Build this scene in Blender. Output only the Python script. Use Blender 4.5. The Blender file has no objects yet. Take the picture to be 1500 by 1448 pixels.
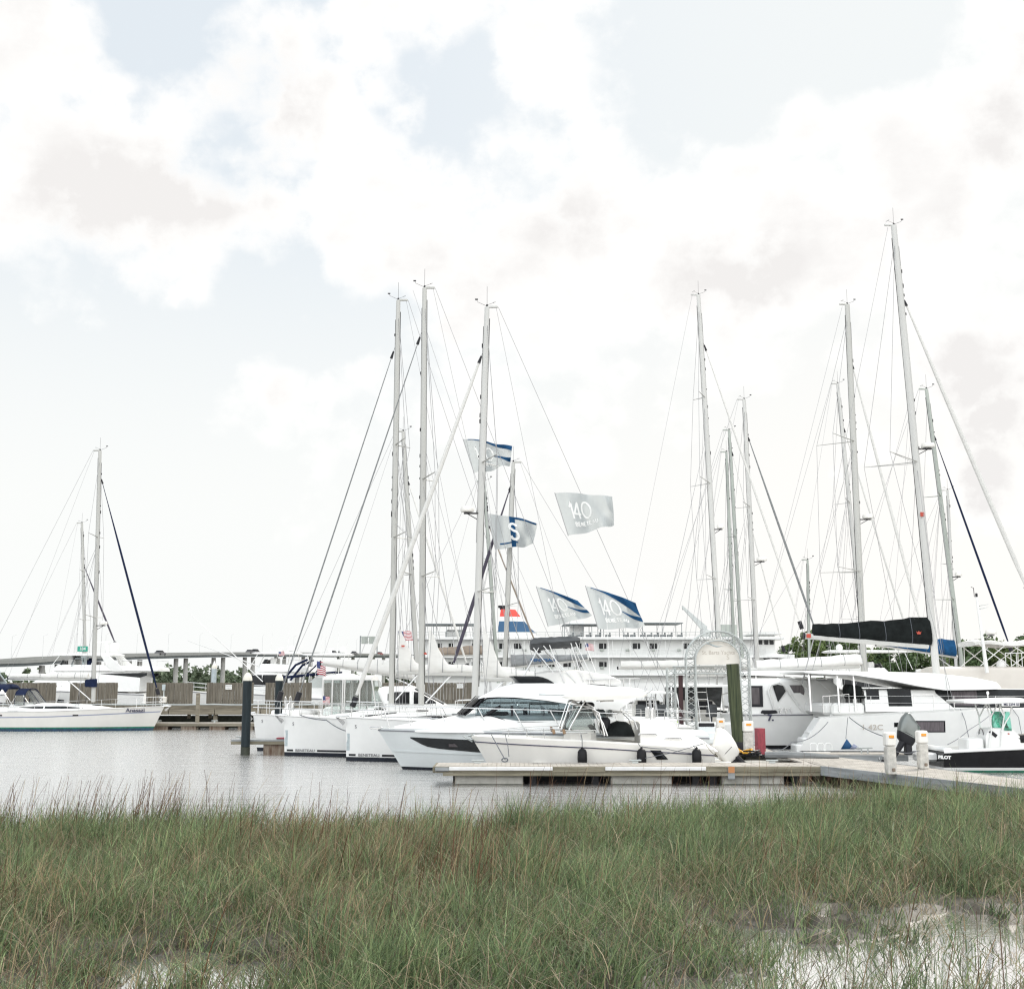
import bpy, bmesh, math, random
import numpy as np
from mathutils import Vector, Matrix
R = math.radians
PI = math.pi
random.seed(7)
SC = bpy.context.scene
COL = SC.collection
# ------------------------------------------------------------------ camera
CAM_H = 3.2
FPX, PW, PH, HOR = 1800.0, 1500.0, 1448.0, 1000.0
PITCH = math.atan((HOR - PH / 2) / FPX)
cam_d = bpy.data.cameras.new('camera')
cam = bpy.data.objects.new('camera', cam_d)
COL.objects.link(cam)
cam.location = (0, 0, CAM_H)
cam.rotation_euler = (PI / 2 + PITCH, 0, 0)
cam_d.sensor_width = 36
cam_d.lens = 36 * FPX / PW
cam_d.clip_start = 0.1
cam_d.clip_end = 5000
SC.camera = cam
_c, _s = math.cos(PITCH), math.sin(PITCH)

def ray(x, y):
    cx, cy = (x - PW / 2) / FPX, (PH / 2 - y) / FPX
    return Vector((cx, _c - cy * _s, _s + cy * _c))

def P(x, y, d):
    """world point seen at photo pixel (x, y) at distance d along +Y"""
    v = ray(x, y)
    return Vector((0, 0, CAM_H)) + v * (d / v.y)

def G(x, y, z=0.0):
    """world point at height z seen at photo pixel"""
    v = ray(x, y)
    return Vector((0, 0, CAM_H)) + v * ((z - CAM_H) / v.z)

# ------------------------------------------------------------------ materials
def newmat(name):
    m = bpy.data.materials.new(name)
    m.use_nodes = True
    nt = m.node_tree
    return m, nt, nt.nodes['Principled BSDF']

def mat(name, col, rough=.5, metal=0, var=0.0, scale=3.0, bump=0.0, bscale=20.0, stretch=None, var2=None, coat=0, detail=4, dirt=None, spec=None):
    m, nt, b = newmat(name)
    b.inputs['Base Color'].default_value = (*col, 1)
    b.inputs['Roughness'].default_value = rough
    b.inputs['Metallic'].default_value = metal
    if spec is not None: b.inputs['Specular IOR Level'].default_value = spec
    if coat: b.inputs['Coat Weight'].default_value = coat
    L = nt.links
    tc = nt.nodes.new('ShaderNodeTexCoord')
    vec = tc.outputs['Object']
    if stretch:
        mp = nt.nodes.new('ShaderNodeMapping'); mp.inputs['Scale'].default_value = stretch
        L.new(vec, mp.inputs['Vector']); vec = mp.outputs['Vector']
    if var or var2:
        n = nt.nodes.new('ShaderNodeTexNoise'); n.inputs['Scale'].default_value = scale
        n.inputs['Detail'].default_value = detail; n.inputs['Roughness'].default_value = .6
        L.new(vec, n.inputs['Vector'])
        rp = nt.nodes.new('ShaderNodeValToRGB')
        c1 = tuple(max(0, c * (1 - var)) for c in col)
        c2 = var2 if var2 else tuple(min(1, c * (1 + var)) for c in col)
        rp.color_ramp.elements[0].position = .3; rp.color_ramp.elements[1].position = .7
        rp.color_ramp.elements[0].color = (*c1, 1); rp.color_ramp.elements[1].color = (*c2, 1)
        L.new(n.outputs['Fac'], rp.inputs['Fac'])
        L.new(rp.outputs['Color'], b.inputs['Base Color'])
    if bump:
        n2 = nt.nodes.new('ShaderNodeTexNoise'); n2.inputs['Scale'].default_value = bscale; n2.inputs['Detail'].default_value = 5
        L.new(vec, n2.inputs['Vector'])
        bp = nt.nodes.new('ShaderNodeBump'); bp.inputs['Strength'].default_value = bump; bp.inputs['Distance'].default_value = .02
        L.new(n2.outputs['Fac'], bp.inputs['Height']); L.new(bp.outputs['Normal'], b.inputs['Normal'])
    return m

def glassmat(name, tint, refl=.12, rough=.02, haze=0.0):
    m = bpy.data.materials.new(name); m.use_nodes = True
    nt = m.node_tree; nt.nodes.clear()
    o = nt.nodes.new('ShaderNodeOutputMaterial'); mx = nt.nodes.new('ShaderNodeMixShader')
    t = nt.nodes.new('ShaderNodeBsdfTransparent'); g = nt.nodes.new('ShaderNodeBsdfGlossy')
    t.inputs['Color'].default_value = (*tint, 1); g.inputs['Roughness'].default_value = rough
    lw = nt.nodes.new('ShaderNodeLayerWeight'); lw.inputs['Blend'].default_value = refl
    nt.links.new(lw.outputs['Fresnel'], mx.inputs[0])
    nt.links.new(t.outputs[0], mx.inputs[1]); nt.links.new(g.outputs[0], mx.inputs[2])
    if haze:
        d = nt.nodes.new('ShaderNodeBsdfDiffuse'); d.inputs['Color'].default_value = (.7, .7, .69, 1); m2 = nt.nodes.new('ShaderNodeMixShader'); m2.inputs[0].default_value = haze
        nt.links.new(mx.outputs[0], m2.inputs[1]); nt.links.new(d.outputs[0], m2.inputs[2]); nt.links.new(m2.outputs[0], o.inputs[0])
    else: nt.links.new(mx.outputs[0], o.inputs[0])
    return m

M = {}
M['gel'] = mat('white_gelcoat', (.77, .775, .765), .3, var=.035, scale=1.3)
M['gelw'] = mat('warm_gelcoat', (.76, .745, .71), .3, var=.05, scale=1.0)
M['gelb'] = mat('cool_gelcoat', (.71, .75, .76), .28, var=.04, scale=1.0)
M['creamhouse'] = mat('cream_house_paint', (.60, .565, .52), .5, var=.06, scale=1)
M['deck'] = mat('deck_nonskid', (.66, .66, .64), .6, var=.06, scale=6, bump=.3, bscale=90)
M['black'] = mat('black_gelcoat', (.012, .012, .014), .15, var=.3, scale=2, spec=0.08)
M['boot'] = mat('black_antifoul', (.012, .015, .022), .55, var=.5, scale=4, spec=0.2)
M['bootnavy'] = mat('navy_antifoul', (.015, .05, .10), .5, var=.4, scale=4)
M['bootgreen'] = mat('green_antifoul', (.02, .16, .10), .5, var=.4, scale=4)
M['grayline'] = mat('gray_stripe', (.16, .165, .19), .45)
M['blueline'] = mat('slate_blue_stripe', (.28, .31, .42), .45)
M['paleblue'] = mat('pale_blue_finish', (.40, .46, .48), .4, var=.15, scale=12)
M['navy'] = mat('navy_canvas', (.011, .018, .048), .85, var=.25, scale=6, bump=.4, bscale=14, spec=0.12)
M['bluecanvas'] = mat('blue_canvas', (.012, .065, .16), .85, var=.3, scale=3, bump=.5, bscale=7, spec=0.12)
M['blackcanvas'] = mat('black_canvas', (.010, .012, .012), .8, var=.4, scale=3, bump=.6, bscale=6, spec=0.08)
M['graycanvas'] = mat('gray_canvas', (.20, .21, .215), .85, var=.2, scale=2, bump=.5, bscale=5, stretch=(1, 1, 3))
M['chcanvas'] = mat('charcoal_canvas', (.085, .09, .095), .85, var=.3, scale=2, bump=.6, bscale=6, stretch=(1, 1, 3), spec=0.15)
M['brown'] = mat('tan_canvas', (.25, .205, .165), .9, var=.18, scale=2.5, bump=.5, bscale=5)
M['sail'] = mat('white_sailcloth', (.62, .615, .595), .8, var=.05, scale=2, bump=.6, bscale=5, stretch=(1, 1, 2.5))
M['canvasw'] = mat('white_canvas', (.66, .655, .64), .8, var=.05, scale=2, bump=.5, bscale=4)
M['alu'] = mat('mast_aluminium', (.42, .42, .40), .45, metal=.1, var=.06, scale=.6, stretch=(4, 4, .3))
M['aluw'] = mat('white_mast_paint', (.50, .50, .485), .4, var=.06, scale=.6, stretch=(4, 4, .3))
M['alug'] = mat('green_gray_mast', (.33, .36, .33), .45, var=.12, scale=.6, stretch=(4, 4, .3))
M['steel'] = mat('stainless_steel', (.62, .62, .62), .22, metal=.9)
M['wire'] = mat('rigging_wire', (.30, .30, .31), .4, metal=.5)
M['rope'] = mat('mooring_rope', (.12, .13, .15), .9, var=.2, scale=30)
M['dark'] = mat('dark_fitting', (.02, .02, .024), .5, spec=0.2)
M['rubber'] = mat('black_rubber', (.008, .008, .010), .42, spec=0.2)
M['purple'] = mat('plum_cover', (.042, .036, .058), .7, var=.2, scale=4)
M['galv'] = mat('galvanised_truss', (.42, .445, .44), .42, metal=.35, var=.1, scale=5)
M['tealv'] = glassmat('teal_vinyl', (.55, .90, .80), .15, .1, .06)
M['glass'] = glassmat('tinted_window_glass', (.74, .785, .80), .14)
M['clear'] = glassmat('clear_vinyl', (.86, .89, .88), .16, .08, .08)
M['smoke'] = mat('smoked_window', (.012, .014, .016), .06, var=.6, scale=1.1, spec=0.18)
M['smokeg'] = mat('smoked_gray_window', (.085, .075, .08), .12, var=.35, scale=1.6, stretch=(6, 6, .6), spec=0.25)
M['curtain'] = mat('gray_curtain', (.13, .115, .125), .8, var=.3, scale=2, stretch=(9, 9, .3), spec=0.1)
M['interior'] = mat('cabin_interior', (.30, .32, .33), .7, var=.15, scale=2)
M['sofa'] = mat('dark_sofa', (.03, .032, .035), .8)
M['red'] = mat('red_paint', (.40, .035, .04), .45, var=.15, scale=5)
M['maroon'] = mat('weathered_red_post', (.24, .035, .05), .6, var=.3, scale=6, stretch=(3, 3, .7))
M['orange'] = mat('amber_lens', (.75, .30, .03), .25)
M['yellow'] = mat('yellow_rubber', (.62, .33, .03), .5)
M['lime'] = mat('lime_towel', (.45, .70, .05), .8)
M['signgreen'] = mat('green_sign', (.02, .28, .20), .5)
M['bluepaint'] = mat('flag_blue', (.012, .075, .19), .75, var=.12, scale=3)
M['flag'] = mat('pale_flag_cloth', (.43, .47, .485), .85, var=.07, scale=3)
def clothmat(name, col, tr):
    m = bpy.data.materials.new(name); m.use_nodes = True; t = m.node_tree; t.nodes.clear()
    o = t.nodes.new('ShaderNodeOutputMaterial'); mx = t.nodes.new('ShaderNodeMixShader'); mx.inputs[0].default_value = tr
    a = t.nodes.new('ShaderNodeBsdfDiffuse'); b = t.nodes.new('ShaderNodeBsdfTranslucent')
    n = t.nodes.new('ShaderNodeTexNoise'); n.inputs['Scale'].default_value = 2.5; r = t.nodes.new('ShaderNodeValToRGB')
    r.color_ramp.elements[0].color = (*[v * .92 for v in col], 1); r.color_ramp.elements[1].color = (*[min(1, v * 1.06) for v in col], 1)
    t.links.new(n.outputs['Fac'], r.inputs['Fac'])
    for q in (a, b): t.links.new(r.outputs[0], q.inputs['Color'])
    t.links.new(a.outputs[0], mx.inputs[1]); t.links.new(b.outputs[0], mx.inputs[2]); t.links.new(mx.outputs[0], o.inputs[0])
    return m
M['flag'] = clothmat('pale_flag_cloth_thin', (.57, .60, .605), .55)
M['flagprint'] = clothmat('white_flag_ink', (.92, .92, .91), .22)
M['bluepaint2'] = clothmat('blue_flag_cloth', (.035, .12, .26), .5)
M['flagw'] = mat('white_flag_print', (.80, .81, .81), .8)
M['usred'] = mat('us_flag_red', (.42, .03, .05), .8)
M['usblue'] = mat('us_flag_blue', (.03, .045, .15), .8)
M['logo'] = mat('red_logo', (.42, .06, .035), .6)
M['lettergray'] = mat('gray_lettering', (.12, .12, .13), .5)
M['letternavy'] = mat('navy_lettering', (.03, .03, .07), .5)
M['letterpale'] = mat('faded_lettering', (.46, .42, .37), .6)
M['signp'] = mat('cream_sign_panel', (.66, .635, .585), .6, var=.05, scale=2)
M['teak'] = mat('teak_wood', (.26, .17, .10), .6, var=.25, scale=5, stretch=(1, 8, 8))
M['ship'] = mat('ship_white_paint', (.72, .725, .715), .5, var=.05, scale=.25)
M['ship2'] = mat('ship_wall_white', (.72, .73, .72), .5, var=.06, scale=.3)  # white of the superstructure walls and funnel base
M['shipnavy'] = mat('funnel_navy', (.02, .08, .17), .5)
M['shipred'] = mat('funnel_red', (.62, .06, .045), .5)
M['concrete'] = mat('float_concrete', (.40, .395, .36), .9, var=.3, scale=1.6, bump=.6, bscale=25, var2=(.50, .49, .45))
M['rust'] = mat('rusty_concrete', (.17, .08, .045), .9, scale=2.2, var=.5, var2=(.30, .26, .21), stretch=(3, 3, .6))
M['fence'] = mat('weathered_planks', (.135, .118, .092), .9, var=.38, scale=2.2, bump=.6, bscale=10, stretch=(7, 7, .35), var2=(.21, .19, .155))
M['beam'] = mat('weathered_beam', (.21, .185, .14), .9, var=.35, scale=2, bump=.6, bscale=10, stretch=(.4, 6, 6), var2=(.31, .28, .22))
M['plank'] = mat('dock_planks', (.35, .325, .29), .9, var=.2, scale=2.5, bump=.4, bscale=14, stretch=(1, 1, 1), var2=(.46, .43, .39))
M['fascia'] = mat('dock_fascia', (.18, .165, .115), .9, var=.35, scale=1.4, bump=.4, bscale=12, stretch=(.5, 5, 5), var2=(.29, .265, .20))
M['fasciag'] = mat('gray_dock_edge', (.24, .255, .26), .85, var=.3, scale=1.4, stretch=(.5, .5, 5), var2=(.36, .38, .39))
M['rubstrip'] = mat('white_dock_bumper', (.72, .72, .72), .5, var=.08, scale=3)
M['pilewood'] = mat('green_pile_wood', (.028, .048, .024), .9, var=.55, scale=2, bump=.8, bscale=10, stretch=(8, 8, .3), var2=(.085, .10, .05))
M['pileblack'] = mat('black_pile_sleeve', (.016, .024, .028), .6, var=.3, scale=3, stretch=(4, 4, .4), spec=0.2)
M['pilecap'] = mat('cream_pile_cap', (.72, .70, .62), .5, var=.05, scale=3)
M['bridge'] = mat('bridge_steel', (.16, .185, .195), .7, var=.15, scale=.2)
M['bridgec'] = mat('bridge_concrete', (.24, .25, .245), .85, var=.12, scale=.15)
M['bark'] = mat('tree_bark', (.10, .08, .06), .9, var=.3, scale=4)
M['pedestal'] = mat('pedestal_plastic', (.50, .485, .45), .6, var=.3, scale=6)
M['motorsil'] = mat('silver_cowling', (.17, .185, .18), .28, metal=.55, var=.1, scale=3)
M['algaedark'] = mat('algae_and_void_dark', (.025, .03, .02), .7, var=.5, scale=5)  # waterline algae; also the painted dark of the void under the wave break
for k, c in (('cargray', (.10, .10, .11)), ('carwhite', (.6, .6, .6)), ('carred', (.25, .04, .04))):
    M[k] = mat('car_paint_' + k[3:], c, .3)

split_mid = {}
# ------------------------------------------------------------------ mesh builder
class MB:
    def __init__(s):
        s.v = []; s.f = []; s.m = []

    def add(s, vs, fs, mi=0):
        o = len(s.v); s.v.extend([tuple(p) for p in vs])
        for f in fs:
            s.f.append([o + i for i in f]); s.m.append(mi)
        return o

    def loft(s, rings, closed=True, cap0=False, cap1=False, mi=0):
        o = len(s.v); n = len(rings[0])
        for r in rings: s.v.extend([tuple(p) for p in r])
        for i in range(len(rings) - 1):
            for j in range(n if closed else n - 1):
                k = (j + 1) % n
                s.f.append([o + i * n + j, o + i * n + k, o + (i + 1) * n + k, o + (i + 1) * n + j])
                s.m.append(mi(i, j) if callable(mi) else mi)
        c = mi if not callable(mi) else 0
        if cap0: s.f.append([o + j for j in range(n)][::-1]); s.m.append(c)
        if cap1: s.f.append([o + (len(rings) - 1) * n + j for j in range(n)]); s.m.append(c)

    def tube(s, pts, r, n=6, mi=0, sx=1.0):
        pts = [Vector(p) for p in pts]
        rs = r if isinstance(r, (list, tuple)) else [r] * len(pts)
        rings = []; up = None
        for i, p in enumerate(pts):
            a = pts[max(0, i - 1)]; b = pts[min(len(pts) - 1, i + 1)]
            t = (b - a)
            if t.length < 1e-9: t = Vector((0, 0, 1))
            t.normalize()
            if up is None:
                up = Vector((0, 1, 0)) if abs(t.y) < .9 else Vector((1, 0, 0))
            u = up - t * up.dot(t); u.normalize(); w = t.cross(u); up = u
            rings.append([p + (u * math.cos(2 * PI * k / n) * rs[i] + w * math.sin(2 * PI * k / n) * rs[i] * sx) for k in range(n)])
        s.loft(rings, True, True, True, mi)

    def box(s, c, size, rz=0, mi=0, bev=0.0, ry=0):
        hx, hy, hz = size[0] / 2, size[1] / 2, size[2] / 2
        b = min(bev, hx * .9, hy * .9, hz * .9)
        def ring(z, k):
            x, y = hx - k, hy - k
            if b <= 0: return [(-x, -y, z), (x, -y, z), (x, y, z), (-x, y, z)]
            e = b
            return [(-x + e, -y, z), (x - e, -y, z), (x, -y + e, z), (x, y - e, z), (x - e, y, z), (-x + e, y, z), (-x, y - e, z), (-x, -y + e, z)]
        rings = [ring(-hz, 0), ring(hz, 0)] if b <= 0 else [ring(-hz, b * .8), ring(-hz + b, 0), ring(hz - b, 0), ring(hz, b * .8)]
        mt = Matrix.Translation(Vector(c)) @ Matrix.Rotation(rz, 4, 'Z') @ Matrix.Rotation(ry, 4, 'Y')
        rings = [[mt @ Vector(p) for p in r] for r in rings]
        s.loft(rings, True, True, True, mi)

    def prism(s, poly, y0, y1, mi=0):
        """polygon of (x,z) extruded along y"""
        n = len(poly)
        vs = [(x, y0, z) for x, z in poly] + [(x, y1, z) for x, z in poly]
        fs = [[i, (i + 1) % n, n + (i + 1) % n, n + i] for i in range(n)] + [list(range(n))[::-1], list(range(n, 2 * n))]
        s.add(vs, fs, mi)

    def lathe(s, prof, c=(0, 0, 0), n=16, mi=0, axis='z'):
        rings = []
        for r, h in prof:
            ring = []
            for k in range(n):
                a = 2 * PI * k / n
                p = (r * math.cos(a), r * math.sin(a), h)
                if axis == 'x': p = (h, p[0], p[1])
                if axis == 'y': p = (p[0], h, p[1])
                ring.append((p[0] + c[0], p[1] + c[1], p[2] + c[2]))
            rings.append(ring)
        s.loft(rings, True, True, True, mi)

    def ell(s, c, r, n=14, m=8, mi=0):
        prof = [(max(.001, math.cos(-PI / 2 + PI * i / m)), math.sin(-PI / 2 + PI * i / m)) for i in range(m + 1)]
        rings = [[(c[0] + r[0] * q * math.cos(2 * PI * k / n), c[1] + r[1] * q * math.sin(2 * PI * k / n), c[2] + r[2] * h) for k in range(n)] for q, h in prof]
        s.loft(rings, True, True, True, mi)

    def grid(s, rows, mi=0):
        s.loft(rows, False, mi=mi)

    def build(s, name, mats, parent=None, angle=38, thick=0.0, loc=None, split=None):
        if split:
            # every group of connected pieces (per side, or each) becomes a part of its own
            n = len(s.v); par = list(range(n))
            def find(a):
                while par[a] != a: par[a] = par[par[a]]; a = par[a]
                return a
            for f in s.f:
                for k in f[1:]: par[find(f[0])] = find(k)
            isl = {}
            for i, f in enumerate(s.f): isl.setdefault(find(f[0]), []).append(i)
            groups = {}
            for k, fs in isl.items():
                if split == 'each': key = k
                else:
                    ax = 'xyz'.index(split); vs = [s.v[j][ax] for i in fs for j in s.f[i]]; key = sum(vs) / len(vs) > split_mid.get(name, 0)
                groups.setdefault(key, []).extend(fs)
            out = None
            for fs in groups.values():
                m_ = MB(); mp_ = {}
                for i in fs:
                    g = []
                    for j in s.f[i]:
                        if j not in mp_: mp_[j] = len(m_.v); m_.v.append(s.v[j])
                        g.append(mp_[j])
                    m_.f.append(g); m_.m.append(s.m[i])
                out = m_.build(name, mats, parent, angle, thick, loc)
            return out
        me = bpy.data.meshes.new(name)
        me.from_pydata(s.v, [], s.f)
        if not isinstance(mats, (list, tuple)): mats = [mats]
        for m_ in mats: me.materials.append(m_)
        if len(mats) > 1: me.polygons.foreach_set('material_index', s.m)
        bm = bmesh.new(); bm.from_mesh(me)
        bmesh.ops.remove_doubles(bm, verts=bm.verts, dist=1e-5)
        bmesh.ops.recalc_face_normals(bm, faces=bm.faces)
        bm.to_mesh(me); bm.free()
        if angle:
            me.polygons.foreach_set('use_smooth', [True] * len(me.polygons))
            me.set_sharp_from_angle(angle=R(angle))
        o = bpy.data.objects.new(name, me); COL.objects.link(o)
        if parent is not None: o.parent = parent
        if loc is not None: o.location = loc
        if thick:
            md = o.modifiers.new('thickness', 'SOLIDIFY'); md.thickness = thick; md.offset = 0
        return o

def tag(o, label, cat, group=None, kind=None):
    if label: o['label'] = label
    if cat: o['category'] = cat
    if group: o['group'] = group
    if kind: o['kind'] = kind
    return o

def thing(name, label, cat, loc=(0, 0, 0), rotz=0.0, group=None):
    o = bpy.data.objects.new(name, None); COL.objects.link(o)
    o.empty_display_size = .2
    o.location = loc; o.rotation_euler = (0, 0, rotz)
    return tag(o, label, cat, group)

def dup(root, loc, rotz=None, label=None, group=None):
    r = root.copy(); COL.objects.link(r); r.location = loc
    if rotz is not None: r.rotation_euler = (0, 0, rotz)
    if label: r['label'] = label
    if group: r['group'] = group
    for ch in list(root.children):
        c = ch.copy(); COL.objects.link(c); c.parent = r
        for g in list(ch.children):
            d = g.copy(); COL.objects.link(d); d.parent = c
    return r

def loc(root, p):
    """world point -> local frame of a root with location + z rotation"""
    q = Vector(p) - root.location
    return Matrix.Rotation(-root.rotation_euler[2], 3, 'Z') @ q

def tx(name, body, size, pos, rot, m, parent, align='CENTER', ext=.004, sx=1.0, bold=0.0):
    c = bpy.data.curves.new(name, 'FONT'); c.body = body; c.size = size; c.extrude = ext
    c.align_x = align; c.align_y = 'CENTER'; c.offset = bold
    c.materials.append(m); c.resolution_u = 4
    o = bpy.data.objects.new(name, c); COL.objects.link(o)
    o.location = pos; o.rotation_euler = rot; o.scale = (sx, 1, 1)
    if parent is not None: o.parent = parent
    return o
ROT_P = (PI / 2, 0, PI)      # lettering read from a boat's port (+y) side
ROT_S = (PI / 2, 0, 0)       # lettering read from a boat's starboard (-y) side

def lerp(a, b, t): return a + (b - a) * t
def interp(x, xs, ys):
    return float(np.interp(x, xs, ys))
EXPOSURE = 0.46
GRASS_N = 400000
GRASS_GAIN = 0.84
# ------------------------------------------------------------------ boat pieces
class Hull:
    def __init__(s, L, B, zb, zm, zs, rake=.2, stern=.78, wl=.9, p=2.3, tm=.42, draft=.5, flare=.25, trake=0.0, powr=7, stripe=.17, stripe0=.05, fwd_full=1.0):
        s.__dict__.update(locals())
    def half(s, t):
        if t < s.tm:
            return s.B / 2 * (s.stern + (1 - s.stern) * math.sin(PI / 2 * t / s.tm))
        return max(.012, s.B / 2 * (1 - ((t - s.tm) / (1 - s.tm)) ** s.p))
    def sheer(s, t):
        return interp(t, (0, .5, 1), (s.zs, s.zm, s.zb)) + (s.zb + s.zs - 2 * s.zm) * -.12 * math.sin(PI * t) ** 2
    def pt(s, t, z, side=1, off=0.0):
        b = s.half(t); zs = s.sheer(t)
        q = max(0.0, min(1.0, z / zs))
        wl = s.wl - s.flare * max(0, (t - .45) / .55) ** 1.5
        f = wl + (1 - wl) * q ** .75
        if z < 0: f *= max(0.0, 1 - (-z / s.draft) ** 1.6)
        x = -s.L / 2 + s.L * t - s.rake * (1 - z / zs) * t ** s.powr + s.trake * (1 - z / zs) * (1 - t) ** 9
        return Vector((x, side * (b * f + off), z))
    def tx(s, x):
        return (x + s.L / 2) / s.L
    def at(s, x, z, side=1, off=0.0):
        """hull surface point at local x"""
        lo, hi = 0.0, 1.0
        for _ in range(22):
            m = (lo + hi) / 2
            if s.pt(m, z, side).x < x: lo = m
            else: hi = m
        return s.pt((lo + hi) / 2, z, side, off)
    def build(s, mats, parent, n=30, name='hull'):
        """mats: topside, stripe, bottom"""
        ts = [1 - (1 - i / n) ** 1.25 for i in range(n + 1)]
        rings = []
        for t in ts:
            zs = s.sheer(t)
            zl = [zs, lerp(s.stripe, zs, .82), lerp(s.stripe, zs, .6), lerp(s.stripe, zs, .38), lerp(s.stripe, zs, .18), s.stripe, s.stripe0, -.06, -s.draft * .6, -s.draft]
            rings.append([s.pt(t, z, 1) for z in zl] + [s.pt(t, z, -1) for z in reversed(zl)])
        nz = 10
        def mi(i, j):
            k = j if j < nz else 2 * nz - 2 - j
            return 0 if k < 5 else (1 if k == 5 else 2)
        mb = MB()
        mb.loft(rings, False, mi=mi)
        # transom
        o = len(mb.v)
        r0 = rings[0]; r1 = rings[-1]
        for ring in (r0, r1):
            for k in range(nz - 1):
                q = [ring[k], ring[k + 1], ring[2 * nz - 2 - k], ring[2 * nz - 1 - k]]
                mb.add(q, [(0, 1, 2, 3)], mi(0, k))
        return mb.build(name, list(mats), parent, 40)
    def deck(s, parent, m, drop=.03, camber=.06, t0=0.0, t1=1.0, name='deck', n=26):
        rows = []
        for i in range(n + 1):
            t = t0 + (t1 - t0) * i / n
            b = s.half(t) - .008; z = s.sheer(t) - drop; x = -s.L / 2 + s.L * t
            c = camber * b / (s.B / 2)
            rows.append([(x, b * k, z + c * (1 - k * k)) for k in (-1, -.6, -.2, .2, .6, 1)])
        mb = MB(); mb.grid(rows)
        return mb.build(name, m, parent, 50)
    def line(s, parent, m, zf, w, t0=.0, t1=.995, name='cove_stripe', off=.006, sides=(1, -1), n=40):
        """stripe; zf(t) gives its centre height"""
        mb = MB()
        for sd in sides:
            rows = []
            for i in range(n + 1):
                t = t0 + (t1 - t0) * i / n; z = zf(t)
                rows.append([s.pt(t, z - w / 2, sd, off), s.pt(t, z + w / 2, sd, off)])
            mb.grid(rows)
        return mb.build(name, m, parent, 60)
    def rail(s, parent, m, r=.03, dz=0.0, name='rub_rail', t0=0.0, t1=1.0):
        mb = MB()
        for sd in (1, -1):
            mb.tube([s.pt(t0 + (t1 - t0) * i / 40, s.sheer(t0 + (t1 - t0) * i / 40) + dz, sd, r * .3) for i in range(41)], r, 6)
        return mb.build(name, m, parent)
    def patch(s, parent, m, xs, zlo, zhi, side, off=.012, name='hull_window', rows=3, grow=None):
        mb = MB(); g = []
        for i, x in enumerate(xs):
            g.append([s.at(x, lerp(zlo[i], zhi[i], k / rows), side, off) for k in range(rows + 1)])
        # give the plate an edge
        gi = [[s.at(x, lerp(zlo[i], zhi[i], k / rows), side, -.02) for k in range(rows + 1)] for i, x in enumerate(xs)]
        mb.grid(g)
        mb.grid([[g[0][k], gi[0][k]] for k in range(rows + 1)]); mb.grid([[g[-1][k], gi[-1][k]] for k in range(rows + 1)])
        mb.grid([[r[0], q[0]] for r, q in zip(g, gi)]); mb.grid([[r[-1], q[-1]] for r, q in zip(g, gi)])
        return mb.build(name, m, parent, 40)

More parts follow.
